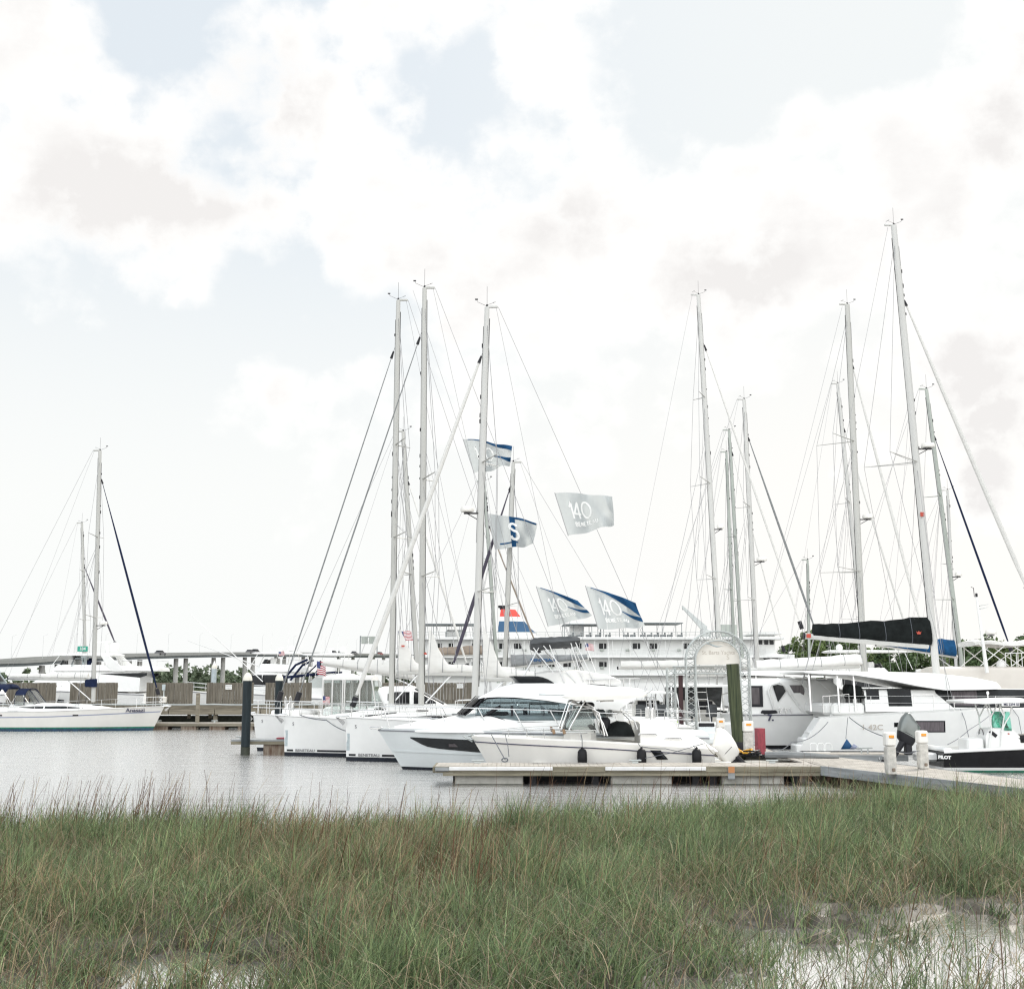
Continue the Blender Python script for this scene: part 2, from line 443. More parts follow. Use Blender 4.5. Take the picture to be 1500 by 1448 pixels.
class Cabin:
    """xs ascending; per-station base z, top z, half width at base and at shoulder"""
    def __init__(s, xs, zb, zt, wb, wt, camber=.08, rad=.16):
        s.xs, s.zb, s.zt, s.wb, s.wt = xs, zb, zt, wb, wt; s.camber = camber; s.rad = rad
    def ring(s, x):
        zb, zt, wb, wt = (interp(x, s.xs, a) for a in (s.zb, s.zt, s.wb, s.wt))
        h = max(.002, zt - zb); r = min(s.rad, h * .45); c = s.camber * min(1, h / .3)
        def w(z): return lerp(wb, wt, (z - zb) / h)
        half = [(w(zb), zb), (w(zb + (h - r) * .5), zb + (h - r) * .5), (w(zt - r), zt - r), (w(zt) - r * .12, zt - r * .4), (w(zt) - r * .45, zt - r * .08), (wt * .6, zt + c * .6), (0, zt + c)]
        return [Vector((x, -y, z)) for y, z in half] + [Vector((x, y, z)) for y, z in reversed(half[:-1])]
    def side(s, x, z):
        zb, zt, wb, wt = (interp(x, s.xs, a) for a in (s.zb, s.zt, s.wb, s.wt))
        return lerp(wb, wt, max(-.5, min(1.2, (z - zb) / max(.002, zt - zb))))
    def top(s, x, y):
        zt, wt = interp(x, s.xs, s.zt), interp(x, s.xs, s.wt)
        return zt + s.camber * (1 - (y / max(.01, wt)) ** 2)
    def build(s, name, m, parent, n=0, angle=40):
        xs = list(s.xs)
        if n:
            xs = sorted(set([round(v, 4) for v in list(np.linspace(s.xs[0], s.xs[-1], n)) + xs]))
        mb = MB(); mb.loft([s.ring(x) for x in xs], True, True, True)
        return mb.build(name, m, parent, angle)
    def window(s, name, m, parent, xs, zlo, zhi, sides=(1, -1), off=.012, rows=3, n=10):
        """plate on the cabin side between two curves"""
        out = []
        for sd in sides:
            X = sorted(set(list(np.linspace(xs[0], xs[-1], n)) + list(xs)))
            g = []; gi = []
            for x in X:
                a, b = interp(x, xs, zlo), interp(x, xs, zhi)
                col = []; coli = []
                for k in range(rows + 1):
                    z = lerp(a, b, k / rows)
                    col.append(Vector((x, sd * (s.side(x, z) + off), z))); coli.append(Vector((x, sd * (s.side(x, z) - .03), z)))
                g.append(col); gi.append(coli)
            mb = MB(); mb.grid(g)
            mb.grid([[r[0], q[0]] for r, q in zip(g, gi)]); mb.grid([[r[-1], q[-1]] for r, q in zip(g, gi)])
            mb.grid([[g[0][k], gi[0][k]] for k in range(rows + 1)]); mb.grid([[g[-1][k], gi[-1][k]] for k in range(rows + 1)])
            out.append(mb.build(name, m, parent, 45))
        return out
    def windshield(s, name, m, parent, x0, x1, k0=.86, k1=.86, off=.018, cols=8, rows=4, x0e=None):
        mb = MB(); g = []
        for i in range(rows + 1):
            row = []
            for j in range(cols + 1):
                q = -1 + 2 * j / cols
                x = lerp(x0, x1, i / rows)
                y = q * lerp(k0, k1, i / rows) * interp(x, s.xs, s.wt)
                row.append(Vector((x, y, s.top(x, y) + off)))
            g.append(row)
        mb.grid(g)
        return mb.build(name, m, parent, 60, thick=.012)

def stanchions(parent, h, t0, t1, n, hgt=.62, m=None, sides=(1, -1), name='lifeline', inset=.06):
    """one guard rail of posts and two wires per side"""
    m = m or M['steel']
    for sd in sides:
        mb = MB(); tops = []; mids = []
        for i in range(n):
            t = lerp(t0, t1, i / (n - 1)); b = max(.02, h.half(t) - inset); z = h.sheer(t); x = -h.L / 2 + h.L * t
            mb.tube([(x, sd * b, z - .05), (x, sd * b, z + hgt)], .014, 5)
            tops.append((x, sd * b, z + hgt)); mids.append((x, sd * b, z + hgt * .52))
        mb.tube(tops, .008, 4); mb.tube(mids, .008, 4)
        mb.build(name, m, parent)

def pulpit(parent, h, t0=.88, hgt=.65, aft=False, m=None, name='pulpit', r=.016):
    m = m or M['steel']; mb = MB(); s = -1 if aft else 1
    ts = [t0 + (1 - t0) * i / 6 for i in range(7)] if not aft else [t0 * (1 - i / 6) for i in range(7)]
    def pt(t, sd, z): return Vector((-h.L / 2 + h.L * t, sd * max(.06, h.half(t) - .06), h.sheer(t) + z))
    for z in (hgt, hgt * .5):
        pts = [pt(t, 1, z) for t in ts] + [pt(t, -1, z) for t in reversed(ts)]
        if aft and z == hgt: pass
        mb.tube(pts, r, 6)
    for t in (ts[0], ts[3], ts[5]):
        for sd in (1, -1):
            mb.tube([pt(t, sd, -.04), pt(t, sd, hgt)], r, 6)
    return mb.build(name, m, parent)

def masthead(mast, top, aft, m, vane=1.0):
    mb = MB()
    mb.box(top + Vector((aft * .22, 0, .02)), (.52, .09, .10), 0, 0, .02)
    mb.build('masthead_crane', m, mast)
    mb = MB(); k = .55
    mb.tube([top + Vector((0, 0, .03)), top + Vector((0, 0, .95))], .007, 4)
    mb.tube([top + Vector((-aft * .03, 0, .06)), top + Vector((-aft * .75 * k, .06, .40 * k)), top + Vector((-aft * .85 * k, .06, .62 * k))], .008, 4)
    mb.box(top + Vector((-aft * .85 * k, .06, .62 * k)), (.13, .02, .06), 0, 0)
    mb.tube([top + Vector((0, 0, .10)), top + Vector((aft * .55 * k, -.06, .42 * k))], .007, 4)
    mb.tube([top + Vector((aft * .46 * k, -.12, .45 * k)), top + Vector((aft * .68 * k, .06, .40 * k))], .010, 4)
    mb.box(top + Vector((0, 0, .07)), (.09, .09, .12), 0, 0, .02)
    mb.build('wind_vane', M['dark'], mast)

def radome(parent, p, r=.3, side=1, name='radar_dome', arm=.35, m=None):
    """radome on a bracket arm that leads back to the mast"""
    mb = MB()
    mb.lathe([(r * .2, 0), (r * .95, .03), (r, .08), (r, .17), (r * .88, .25), (r * .3, .28)], p, 14, 0)
    mb.box((p[0] - side * arm * .5, p[1], p[2] - .04), (arm + r, .16, .05), 0, 1)
    mb.tube([(p[0], p[1], p[2] - .05), (p[0] - side * (arm + r * .6), p[1], p[2] - .35)], .02, 5, 1)
    return mb.build(name, [m or M['gelw'], M['dark']], parent)

def mast_rig(root, base, top, aft, r=.13, m=None, spreaders=((.33, 1.5), (.62, 1.25)), sweep=.38, shroud_b=1.9, chain_z=1.4, stay_bow=None, stay_frac=.92, furl=(.03, .085), furl_m=None, backstay=None, radar=None, dbl_back=False, furl2=None, n_sh=True, lights=True):
    """base, top local points; aft = +1 if aft is local +x else -1 (always -1 for local frames)"""
    m = m or M['alu']; r *= .68
    mb = MB(); n = 12
    pts = [base.lerp(top, k / 8) for k in range(9)]
    rad = [r, r, r, r, r, r, r * .97, r * .9, r * .78]
    mb.tube(pts, rad, 10, 0, 1.35)
    mast = mb.build('mast', m, root)
    # sail track + small mast hardware
    mb = MB()
    ax = (top - base).normalized()
    mb.tube([base.lerp(top, .05) + Vector((aft * r * 1.36, 0, 0)), base.lerp(top, .97) + Vector((aft * r * 1.1, 0, 0))], .025, 4)
    mb.build('sail_track', M['dark'], mast)
    mb = MB()
    rnd = random.Random(int(abs(base.x * 100 + top.z * 37)))
    for k in range(7):
        f = rnd.uniform(.45, .93); c = base.lerp(top, f)
        mb.box(c + Vector((-aft * r * 1.3, rnd.uniform(-.03, .03), 0)), (.08, .06, rnd.uniform(.08, .24)), 0, 0, .02)
    mb.tube([base.lerp(top, .40) + Vector((-aft * r * 1.32, 0, 0)), base.lerp(top, .95) + Vector((-aft * r * 1.2, 0, 0))], .012, 4)
    mb.build('mast_fittings', M['dark'], mast)
    masthead(mast, top, aft, m)
    ends = []
    for f, l in spreaders:
        c = base.lerp(top, f)
        tips = []
        for sd in (1, -1):
            tip = c + Vector((aft * l * sweep * 1.2, sd * l, .10))
            mb = MB(); mb.tube([c + Vector((0, sd * r * .6, 0)), tip], [.055, .03], 6, 0, .5)
            mb.build('spreader', m, mast)
            tips.append(tip)
        ends.append(tips)
    # shrouds
    if n_sh:
        for k, sd in ((0, 1), (1, -1)):
            mb = MB()
            chain = base.lerp(top, 0.0) + Vector((aft * .35, sd * shroud_b, 0)); chain.z = chain_z
            pts = [base.lerp(top, .97)] + [e[k] for e in reversed(ends)] + [chain]
            mb.tube(pts, .011, 4)
            if ends:
                mb.tube([base.lerp(top, spreaders[-1][0] * .99)] + [ends[0][k] + Vector((0, 0, 0))], .009, 4)
                mb.tube([base.lerp(top, spreaders[0][0]), chain + Vector((aft * .25, 0, 0))], .010, 4)
            mb.build('shroud', M['wire'], root)
    if stay_bow is not None:
        a = Vector(stay_bow); b = base.lerp(top, stay_frac)
        mb = MB(); mb.tube([a, b], .010, 4)
        mb.build('forestay', M['wire'], root)
        if furl:
            mb = MB(); q = [a.lerp(b, k) for k in (.05, .12, .35, .65, .88, .945)]
            mb.tube(q, [furl[1] * .55, furl[1] * .9, furl[1], furl[1] * .85, furl[0] * 1.3, furl[0]], 8)
            mb.tube([a.lerp(b, .02), a.lerp(b, .045)], [.13, .13], 10, 1)
            mb.tube([a.lerp(b, .945), a.lerp(b, .965)], [.075, .04], 8, 1)
            mb.build('furled_headsail', [furl_m or M['sail'], M['dark']], root)
    if furl2 is not None:
        a = Vector(furl2); b = base.lerp(top, stay_frac - .1)
        mb = MB(); mb.tube([a, b], .010, 4); q = [a.lerp(b, k) for k in (.05, .12, .35, .65, .88, .945)]
        mb.tube(q, [.04, .06, .065, .055, .04, .03], 8, 1)
        mb.build('inner_headsail', [M['wire'], furl_m or M['sail']], root)
    if backstay is not None:
        mb = MB()
        tp = top + Vector((aft * .5, 0, 0))
        if dbl_back:
            mid = tp.lerp(Vector(backstay), .72)
            mb.tube([tp, mid], .010, 4)
            for sd in (1, -1): mb.tube([mid, Vector(backstay) + Vector((0, sd * dbl_back, 0))], .010, 4)
        else:
            mb.tube([tp, Vector(backstay)], .010, 4)
        mb.build('backstay', M['wire'], root)
    if radar is not None:
        f, r_, side = radar
        c = base.lerp(top, f)
        radome(root, c + Vector((side * (r_ + r + .18), 0, 0)), r_, side)
    return mast

def boom_sail(root, a, b, m_boom, m_bag, h0=.55, h1=.22, w=.2, boom_r=.1, peak=0.0, peak_len=.25, bag0=.03, bag1=.97, logo=None, side=1, sagz=0.0, n=18):
    """boom from gooseneck a to end b with a sail bag lying on it; peak raises the bag against the mast"""
    a = Vector(a); b = Vector(b)
    mb = MB(); mb.tube([a, a.lerp(b, .5), b], [boom_r, boom_r, boom_r * .85], 8)
    mb.tube([b - (b - a).normalized() * .03, b + (b - a).normalized() * .05], [boom_r * 1.02, boom_r * .9], 8, 1)
    boom = mb.build('boom', [m_boom, M['dark']], root)
    rings = []; rnd = random.Random(int(abs(a.x * 91 + b.x * 17)))
    for i in range(n + 1):
        f = i / n; c = a.lerp(b, lerp(bag0, bag1, f))
        h = lerp(h0, h1, f ** .8) + (peak * max(0, 1 - f / peak_len) ** 1.2 if peak else 0)
        h *= 1 + rnd.uniform(-.05, .05)
        if i == 0 : h *= .93
        ww = w * (1 - .45 * f) * (1 + rnd.uniform(-.08, .08)); z0 = boom_r * .25 + (rnd.uniform(-.02, .0))
        ring = []
        for yk, zk in ((-.55, 0), (-.95, .14), (-1.0, .32), (-.7, .62), (-.32, .86), (0, 1.0), (.32, .86), (.7, .62), (1.0, .32), (.95, .14), (.55, 0)):
            ring.append(c + Vector((0, yk * ww, z0 + zk * h)))
        rings.append(ring)
    mb = MB(); mb.loft(rings, True, True, True)
    bag = mb.build('sail_cover', m_bag, root, 50)
    # ties
    mb = MB()
    for f in (.22, .42, .62, .82):
        i = int(f * n); mb.tube([rings[i][k] + (rings[i][k] - (a.lerp(b, lerp(bag0, bag1, i / n)) + Vector((0, 0, h1)))).normalized() * .006 for k in range(0, 11)], .012, 4)
    mb.build('sail_tie', M['rope'], bag)
    return boom, bag

def flag_us(name, label, hoist, w, h, droop=.12, seed=0, staff=None, lean=0.0):
    """small stars and stripes flying along +x from the hoist point"""
    root = thing(name, label, 'flag', hoist)
    rnd = random.Random(seed)
    def S(u, v):
        return Vector((u * w * (1 - .05 * v) + lean * (1 - v) * h, .05 * w * math.sin(u * 7 + v * 1.5 + seed) * (0.3 + u), (v - 1) * h - droop * w * u * u + .02 * w * math.sin(u * 9 + seed)))
    st_r, st_w, ct = MB(), MB(), MB()
    for k in range(13):
        v0, v1 = k / 13, (k + 1) / 13
        u0 = 0.4 if k >= 6 else 0.0
        tgt = st_r if k % 2 == 0 else st_w
        tgt.grid([[S(lerp(u0, 1, i / 12), v0), S(lerp(u0, 1, i / 12), v1)] for i in range(13)])
    ct.grid([[S(.4 * i / 6, lerp(6 / 13, 1, j / 4)) for j in range(5)] for i in range(7)])
    st_r.build('red_stripes', M['usred'], root, 60, thick=.004); st_w.build('white_stripes', M['flagw'], root, 60, thick=.004)
    c = ct.build('blue_canton', M['usblue'], root, 60, thick=.006)
    sm = MB()
    for i in range(5):
        for j in range(4):
            u, v = .4 * (i + .5) / 5, lerp(6 / 13, 1, (j + .5) / 4); p = S(u, v); e = .018 * w
            sm.box(p, (e, .016, e))
    sm.build('stars', M['flagw'], c)
    if staff:
        mb = MB(); mb.tube([Vector((0, 0, .05)), Vector(staff)], .014, 5); mb.build('staff', M['steel'], root)
    return root

def dodger(root, x0, x1, z0, z1, w, m, clear=True, fwd=1):
    """canvas sprayhood; x0 aft edge, x1 forward foot"""
    n = 8; rows = []
    def arch(x, zt, wd):
        pts = []
        for k in range(13):
            a = PI * k / 12
            y = -math.cos(a) * wd; z = z0 + (zt - z0) * min(1, math.sin(a) ** .45 if math.sin(a) > 0 else 0)
            pts.append(Vector((x, y, z)))
        return pts
    mid = lerp(x0, x1, .45)
    full = [arch(lerp(x0, mid, i / 5), z1 - .04 * (i / 5) ** 2 - .03 * (1 - i / 5), w) for i in range(6)]
    cut = lambda p: Vector((p.x, p.y, max(p.z, z1 - (z1 - z0) * .42)))
    top = MB(); top.grid([[cut(p) for p in a] for a in full])
    d = top.build('sprayhood', m, root, 60, thick=.02)
    for sd in (1, -1):
        sw = MB(); sw.grid([[Vector((a[6].x, sd * w * .99, lerp(z0, z1 - (z1 - z0) * .42, k / 3))) for k in range(4)] for a in full]); sw.build('side_panel', M['clear'], d, 60, thick=.01)
    fr = MB(); fr.grid([[Vector(lerp(a, b, i / 4) for a, b in zip(p, Vector((x1 - .25 * abs(p.y / w) * (x1 - mid), p.y * 1.04, z0)))) for p in arch(mid, z1 - .05, w)[2:-2]] for i in range(5)])
    fr.build('sprayhood_window', M['clear'] if clear else m, d, 60, thick=.012)
    ed = MB()
    for i in (0, 1):
        x = (x0, mid)[i]
        ed.tube([p + Vector((0, 0, .015)) for p in arch(x, z1 - .03, w)], .022, 5)
    for y in (-.45, .45):
        ed.tube([Vector((mid, y * w, z1 - .05)), Vector((x1, y * w, z0))], .02, 4)
    ed.build('sprayhood_frame', m, d)
    return d

def sailboat(name, label, group, bow_px, bow_y, d, face, L, B, fb, mast_base, mast_top, boom_end=None, boom_y=None, opts=None, detail=True):
    """face -1: bow to the photo's left, +1: bow to the right; pixels are photo pixels at distance d"""
    o = dict(rake=.25, hm=('gel', 'boot', 'boot'), bag='sail', boom='aluw', mast='alu', spread=((.33, 1.7), (.62, 1.45)), r=.13, h0=.55, h1=.25, peak=0, furl='sail', furl_r=(.03, .085), hood='gray', back=True)
    o.update(opts or {})
    bw = P(bow_px, bow_y, d)
    rz = 0.0 if face > 0 else PI
    cx = bw.x - face * L / 2
    root = thing(name, label, 'sailboat', (cx, d, 0), rz, group)
    h = Hull(L, B, fb[0], fb[1], fb[2], rake=o['rake'], stern=.82, wl=.9, p=2.2, tm=.42, draft=.55, flare=.3, trake=.25, stripe=o.get('stripe', .16), stripe0=o.get('stripe0', .06))
    h.build([M[k] for k in o['hm']], root)
    h.deck(root, M['deck'], camber=.1)
    h.rail(root, M['gel'] if detail else M['gel'], .022, 0, 'toe_rail')
    vis = 1 if face < 0 else -1
    b = loc(root, P(*mast_base, d)); t = loc(root, P(*mast_top, d))
    # coachroof
    zd = fb[1] - .02
    xr = [-.22 * L, -.2 * L, -.05 * L, .12 * L, .24 * L, .30 * L]
    ht = o.get('roof', .42)
    cr = Cabin(xr, [zd] * 6, [zd + ht * .9, zd + ht, zd + ht, zd + ht * .85, zd + ht * .4, zd + .06], [B * .33, B * .34, B * .34, B * .27, B * .16, B * .10], [B * .27, B * .29, B * .29, B * .22, B * .12, B * .06], .07, .14)
    c = cr.build('coachroof', M['gel'], root, 16)
    cr.window('cabin_window', M['smoke'], c, [-.17 * L, -.10 * L, .04 * L, .13 * L], [zd + ht * .52, zd + ht * .38, zd + ht * .36, zd + ht * .42], [zd + ht * .55, zd + ht * .72, zd + ht * .70, zd + ht * .48])
    for k, xx in enumerate((.17 * L, .07 * L)):
        mb = MB(); mb.box((xx, 0, cr.top(xx, 0) + .03), (.55, .55, .05), 0, 0, .02); mb.build('deck_hatch', M['smoke'], c)
    # cockpit coamings, wheel, seats
    mb = MB()
    for sd in (1, -1):
        mb.box((-.34 * L, sd * B * .30, fb[2] + .18), (.24 * L, .22, .36), 0, 0, .08)
    mb.box((-.34 * L, 0, fb[2] + .02), (.22 * L, B * .5, .12), 0, 0, .03)
    mb.build('cockpit_coaming', M['gel'], root, split='each')
    for sd in (1, -1):
        mb = MB(); cpt = Vector((-.40 * L, sd * B * .2, fb[2] + .75))
        mb.tube([cpt + Vector((0, .42 * math.cos(2 * PI * k / 18), .42 * math.sin(2 * PI * k / 18))) for k in range(19)], .016, 5)
        for k in range(3):
            a = PI * k / 3; v = Vector((0, .42 * math.cos(a), .42 * math.sin(a))); mb.tube([cpt - v, cpt + v], .009, 4)
        mb.box(cpt + Vector((.12, 0, -.35)), (.18, .22, .75), 0, 0, .05)
        mb.build('steering_wheel', M['steel'], root)
    if detail:
        if o['hood']:
            dodger(root, -.27 * L, -.10 * L, zd + .25, zd + 1.25, B * .30, M[o['hood']] if o['hood'] in M else M['graycanvas'])
        pulpit(root, h, .90, .66)
        pulpit(root, h, .08, .62, True, name='pushpit')
        stanchions(root, h, .12, .88, 6)
        # anchor on the bow roller
        mb = MB(); zb = fb[0]
        mb.box((L / 2 + .12, 0, zb + .02), (.55, .16, .08), 0, 0, .02)
        mb.tube([(L / 2 - .1, 0, zb + .1), (L / 2 + .45, 0, zb + .02)], .035, 6)
        mb.add([(L / 2 + .5, 0, zb + .06), (L / 2 + .05, .22, zb - .22), (L / 2 + .12, 0, zb - .34), (L / 2 + .05, -.22, zb - .22), (L / 2 + .1, 0, zb - .12)], [(0, 1, 2), (0, 2, 3), (0, 4, 1), (0, 3, 4), (1, 4, 2), (3, 2, 4)])
        mb.build('anchor', M['steel'], root)
    stern = Vector((-L / 2 + .2, 0, fb[2] + .2))
    stay = Vector((L / 2 - .25, 0, fb[0] + .12))
    if 'stay_px' in o: stay = loc(root, P(*o['stay_px'], d))
    mast_rig(root, b, t, -1, o['r'], M[o['mast']], o['spread'], chain_z=fb[1], shroud_b=B * .44, stay_bow=stay if o['furl'] else None, furl=o['furl_r'], furl_m=M[o['furl']] if o['furl'] else None,
             backstay=(o['back_pt'] if 'back_pt' in o else stern) if o['back'] else None, radar=o.get('radar'), furl2=o.get('furl2'), stay_frac=o.get('sfrac', .92), sweep=o.get('sweep', .38), dbl_back=o.get('dbl', 0))
    if boom_end is not None:
        e = loc(root, P(*boom_end, d)); g = b.lerp(t, 0); 
        zz = loc(root, P(mast_base[0], boom_y, d)).z
        f = (zz - b.z) / (t.z - b.z); g = b.lerp(t, f) + Vector((-o['r'] * 1.3, 0, 0)); e.y = 0
        boom_sail(root, g, e, M[o['boom']], M[o['bag']], o['h0'], o['h1'], o.get('bagw', .2), o.get('boom_r', .1), o['peak'], o.get('peak_len', .25))
        # vang, mainsheet, topping lift
        mb = MB()
        mb.tube([g.lerp(e, .3), Vector((b.x - .2, 0, b.z + .15))], .035, 6)
        mb.build('boom_vang', M['steel'], root)
        mb = MB(); mb.tube([g.lerp(e, .85), Vector((g.lerp(e, .8).x, 0, fb[2] + .3))], .012, 4)
        mb.tube([e, t + Vector((-.4, 0, 0))], .007, 4)
        for f_ in (.35, .62):
            for sd in (1, -1): mb.tube([g.lerp(e, f_) + Vector((0, sd * .15, .2)), b.lerp(t, .62)], .006, 4)
        mb.build('running_rigging', M['wire'], root)
    return root, h, vis

def outboard(root, pos, m, scale=1.0, tilt=0.0, name='outboard_motor'):
    """outboard hung on a transom; local -x is aft; pos is the clamp point"""
    mt = Matrix.Translation(Vector(pos)) @ Matrix.Rotation(tilt, 4, 'Y') @ Matrix.Scale(scale, 4)
    mb = MB()
    prof = [(-.20, .15, .12), (-.14, .26, .17), (.08, .32, .205), (.30, .345, .215), (.50, .32, .20), (.60, .25, .16), (.65, .14, .09)]
    rings = []
    for z, a, b_ in prof:
        ring = []
        for k in range(14):
            an = 2 * PI * k / 14; ca, sa = math.cos(an), math.sin(an)
            ring.append(mt @ Vector((-.32 + a * math.copysign(abs(ca) ** .55, ca) - .16 * (z - .1), b_ * math.copysign(abs(sa) ** .6, sa), z + .30 - (.10 * ca if z > .55 else 0))))
        rings.append(ring)
    mb.loft(rings, True, True, True, lambda i, j: 1 if i < 2 else 0)
    cowl = mb.build(name, m if isinstance(m, list) else [m, m], root, 50)
    mb = MB()
    q = [mt @ Vector(v) for v in ((-.34, 0, .16), (-.36, 0, -.35), (-.36, 0, -.62))]
    mb.tube(q, [.16 * scale, .10 * scale, .07 * scale], 8, 0, .7)
    mb.tube([mt @ Vector((-.12, 0, -.72)), mt @ Vector((-.66, 0, -.72))], [.05 * scale, .07 * scale], 8)
    mb.box(mt @ Vector((-.10, 0, .02)), (.2 * scale, .26 * scale, .4 * scale), 0, 0, .03)
    mb.build('outboard_leg', M['dark'], cowl)
    mb = MB()
    for k in range(3):
        a = 2 * PI * k / 3; c0 = Vector((-.69, .14 * math.cos(a), -.72 + .14 * math.sin(a)))
        mb.ell(mt @ c0, (.03 * scale, .09 * scale, .09 * scale), 8, 5)
    mb.build('propeller', M['steel'], cowl)
    mb = MB(); ring = []
    for k in range(15):
        an = 2 * PI * k / 14; ca, sa = math.cos(an), math.sin(an)
        ring.append(mt @ Vector((-.32 + .318 * math.copysign(abs(ca) ** .7, ca) - .0, .207 * math.copysign(abs(sa) ** .7, sa), .42)))
    mb.tube(ring, .012, 4); mb.build('cowling_trim', M['dark'], cowl)
    return cowl

def cruiser(name, label, group, cx_px, d, face, L, B, fb, o=None):
    """motor yacht with deckhouse, flybridge, hardtop; heights in metres"""
    q = dict(rot=None, house=(-.30, .22), roof=2.9, win=True, fly=True, fly_h=.55, hard=None, arch=True, dome=True, hm=('gel', 'black', 'boot'), hullwin=True, rail=True, wm='smoke', seats=True, cat='motor yacht', deckm='gel', enclosure=None)
    q.update(o or {})
    c = P(cx_px, HOR, d)
    rz = (0.0 if face > 0 else PI) if q['rot'] is None else q['rot']
    root = thing(name, label, q['cat'], (c.x, d, 0), rz, group)
    h = Hull(L, B, fb[0], fb[1], fb[2], rake=.9, stern=.9, wl=.86, p=2.4, tm=.38, draft=.5, flare=.45, powr=6)
    h.build([M[k] for k in q['hm']], root); h.deck(root, M['deck'], camber=.12)
    h.rail(root, M['grayline'], .03, -.08)
    x0, x1 = q['house'][0] * L, q['house'][1] * L; zr = q['roof']; zd = fb[1]; zs = fb[2]
    xs = [x0, x0 + .15, lerp(x0, x1, .5), x1 - .16 * L, x1 - .02 * L, x1 + .10 * L]
    hc = Cabin(xs, [zd - .1] * 6, [zr - .05, zr, zr + .02, zr - .03, zd + .5, zd + .05], [B * .43, B * .43, B * .43, B * .42, B * .38, B * .26], [B * .39, B * .39, B * .39, B * .36, B * .31, B * .2], .08, .18)
    hs = hc.build('deckhouse', M[q.get('housem', 'gel')], root, 18)
    if q['win']:
        zl, zh = lerp(zd, zr, .42), lerp(zd, zr, .86)
        hc.window('side_window', M[q['wm']], hs, [x0 + .5, x0 + .9, lerp(x0, x1, .6), x1 - .13 * L, x1 - .06 * L], [zl + .2, zl, zl, zl, zl + .05], [zh - .1, zh, zh, zh - .05, zl + .12])
        hc.windshield('windshield', M[q['wm']], hs, x1 - .03 * L, x1 - .15 * L, .84, .88)
        mb = MB(); mb.box((x0 - .012, 0, lerp(zd, zr, .45)), (.05, B * .42, (zr - zd) * .72), 0, 0, .02); mb.build('aft_door', M['smoke'], hs)
    if q['hullwin']:
        zc = fb[1] * .66
        h.patch(root, M['smoke'], list(np.linspace(-.05 * L, .28 * L, 10)), [zc - .06 - .10 * math.sin(PI * k / 9) for k in range(10)], [zc + .10 + .12 * math.sin(PI * k / 9) ** .6 for k in range(10)], 1)
        h.patch(root, M['smoke'], list(np.linspace(-.05 * L, .28 * L, 10)), [zc - .06 - .10 * math.sin(PI * k / 9) for k in range(10)], [zc + .10 + .12 * math.sin(PI * k / 9) ** .6 for k in range(10)], -1)
    if q['fly']:
        f0, f1 = x0 - .10 * L, x1 - .16 * L; zf = zr + .06; fh = q['fly_h']
        fc = Cabin([f0, f0 + .2, lerp(f0, f1, .5), f1 - .4, f1 + .15], [zf - .12] * 5, [zf + .08, zf + fh * .55, zf + fh * .9, zf + fh, zf + .05], [B * .42, B * .43, B * .43, B * .39, B * .32], [B * .40, B * .41, B * .41, B * .35, B * .28], .01, .10)
        fb_ = fc.build('flybridge', M['gel'], root, 12)
        mb = MB(); g = []
        for i in range(2):
            row = []
            for j in range(11):
                a = PI * (j / 10 - .5) ; row.append(Vector((f1 - .75 + .55 * math.cos(a) - i * .22, B * .36 * math.sin(a), zf + fh - .02 + i * .38)))
            g.append(row)
        mb.grid(g); mb.build('flybridge_windscreen', M['smoke'], fb_, 60, thick=.015)
        mb = MB()
        for sd in (-.5, .5): mb.box((f1 - 1.3, sd * B * .35, zf + fh + .12), (.5, .55, .7), 0, 0, .08)
        mb.build('helm_seat', M['canvasw'], fb_, split='each')
        mb = MB()
        pts = [Vector((f0 + .1, B * .40, zf + fh + .3)), Vector((f0 + .1, -B * .40, zf + fh + .3))]
        for sd in (1, -1):
            mb.tube([Vector((f0 + .1, sd * B * .40, zf + fh + .3)), Vector((lerp(f0, f1, .5), sd * B * .41, zf + fh + .35))], .016, 5)
            for k in range(4):
                x = lerp(f0 + .1, lerp(f0, f1, .5), k / 3); mb.tube([Vector((x, sd * B * .40, zf)), Vector((x, sd * B * .40, zf + fh + .33))], .013, 5)
        mb.tube(pts, .016, 5); mb.build('flybridge_rail', M['steel'], fb_)
    top = None
    if q['hard'] is not None:
        za, a0, a1 = q['hard']; a0 *= L; a1 *= L
        tc = Cabin([a0, a0 + .25, lerp(a0, a1, .5), a1 - .3, a1], [za, za - .04, za - .04, za - .02, za + .03], [za + .06, za + .14, za + .15, za + .12, za + .05], [B * .30, B * .36, B * .37, B * .34, B * .26], [B * .30, B * .36, B * .37, B * .34, B * .26], .06, .06)
        top = tc.build('hardtop', M['gel'], root, 12)
        mb = MB(); zq = (zr + .5) if q['fly'] else zd
        for sd in (1, -1):
            for fx, dx in ((.12, -.35), (.30, .25), (.85, .55)):
                x = lerp(a0, a1, fx); mb.tube([Vector((x + dx, sd * B * .38, zq - .1)), Vector((x, sd * B * .33, za))], .03, 6)
        mb.build('hardtop_leg', M['gel'], root, split='each')
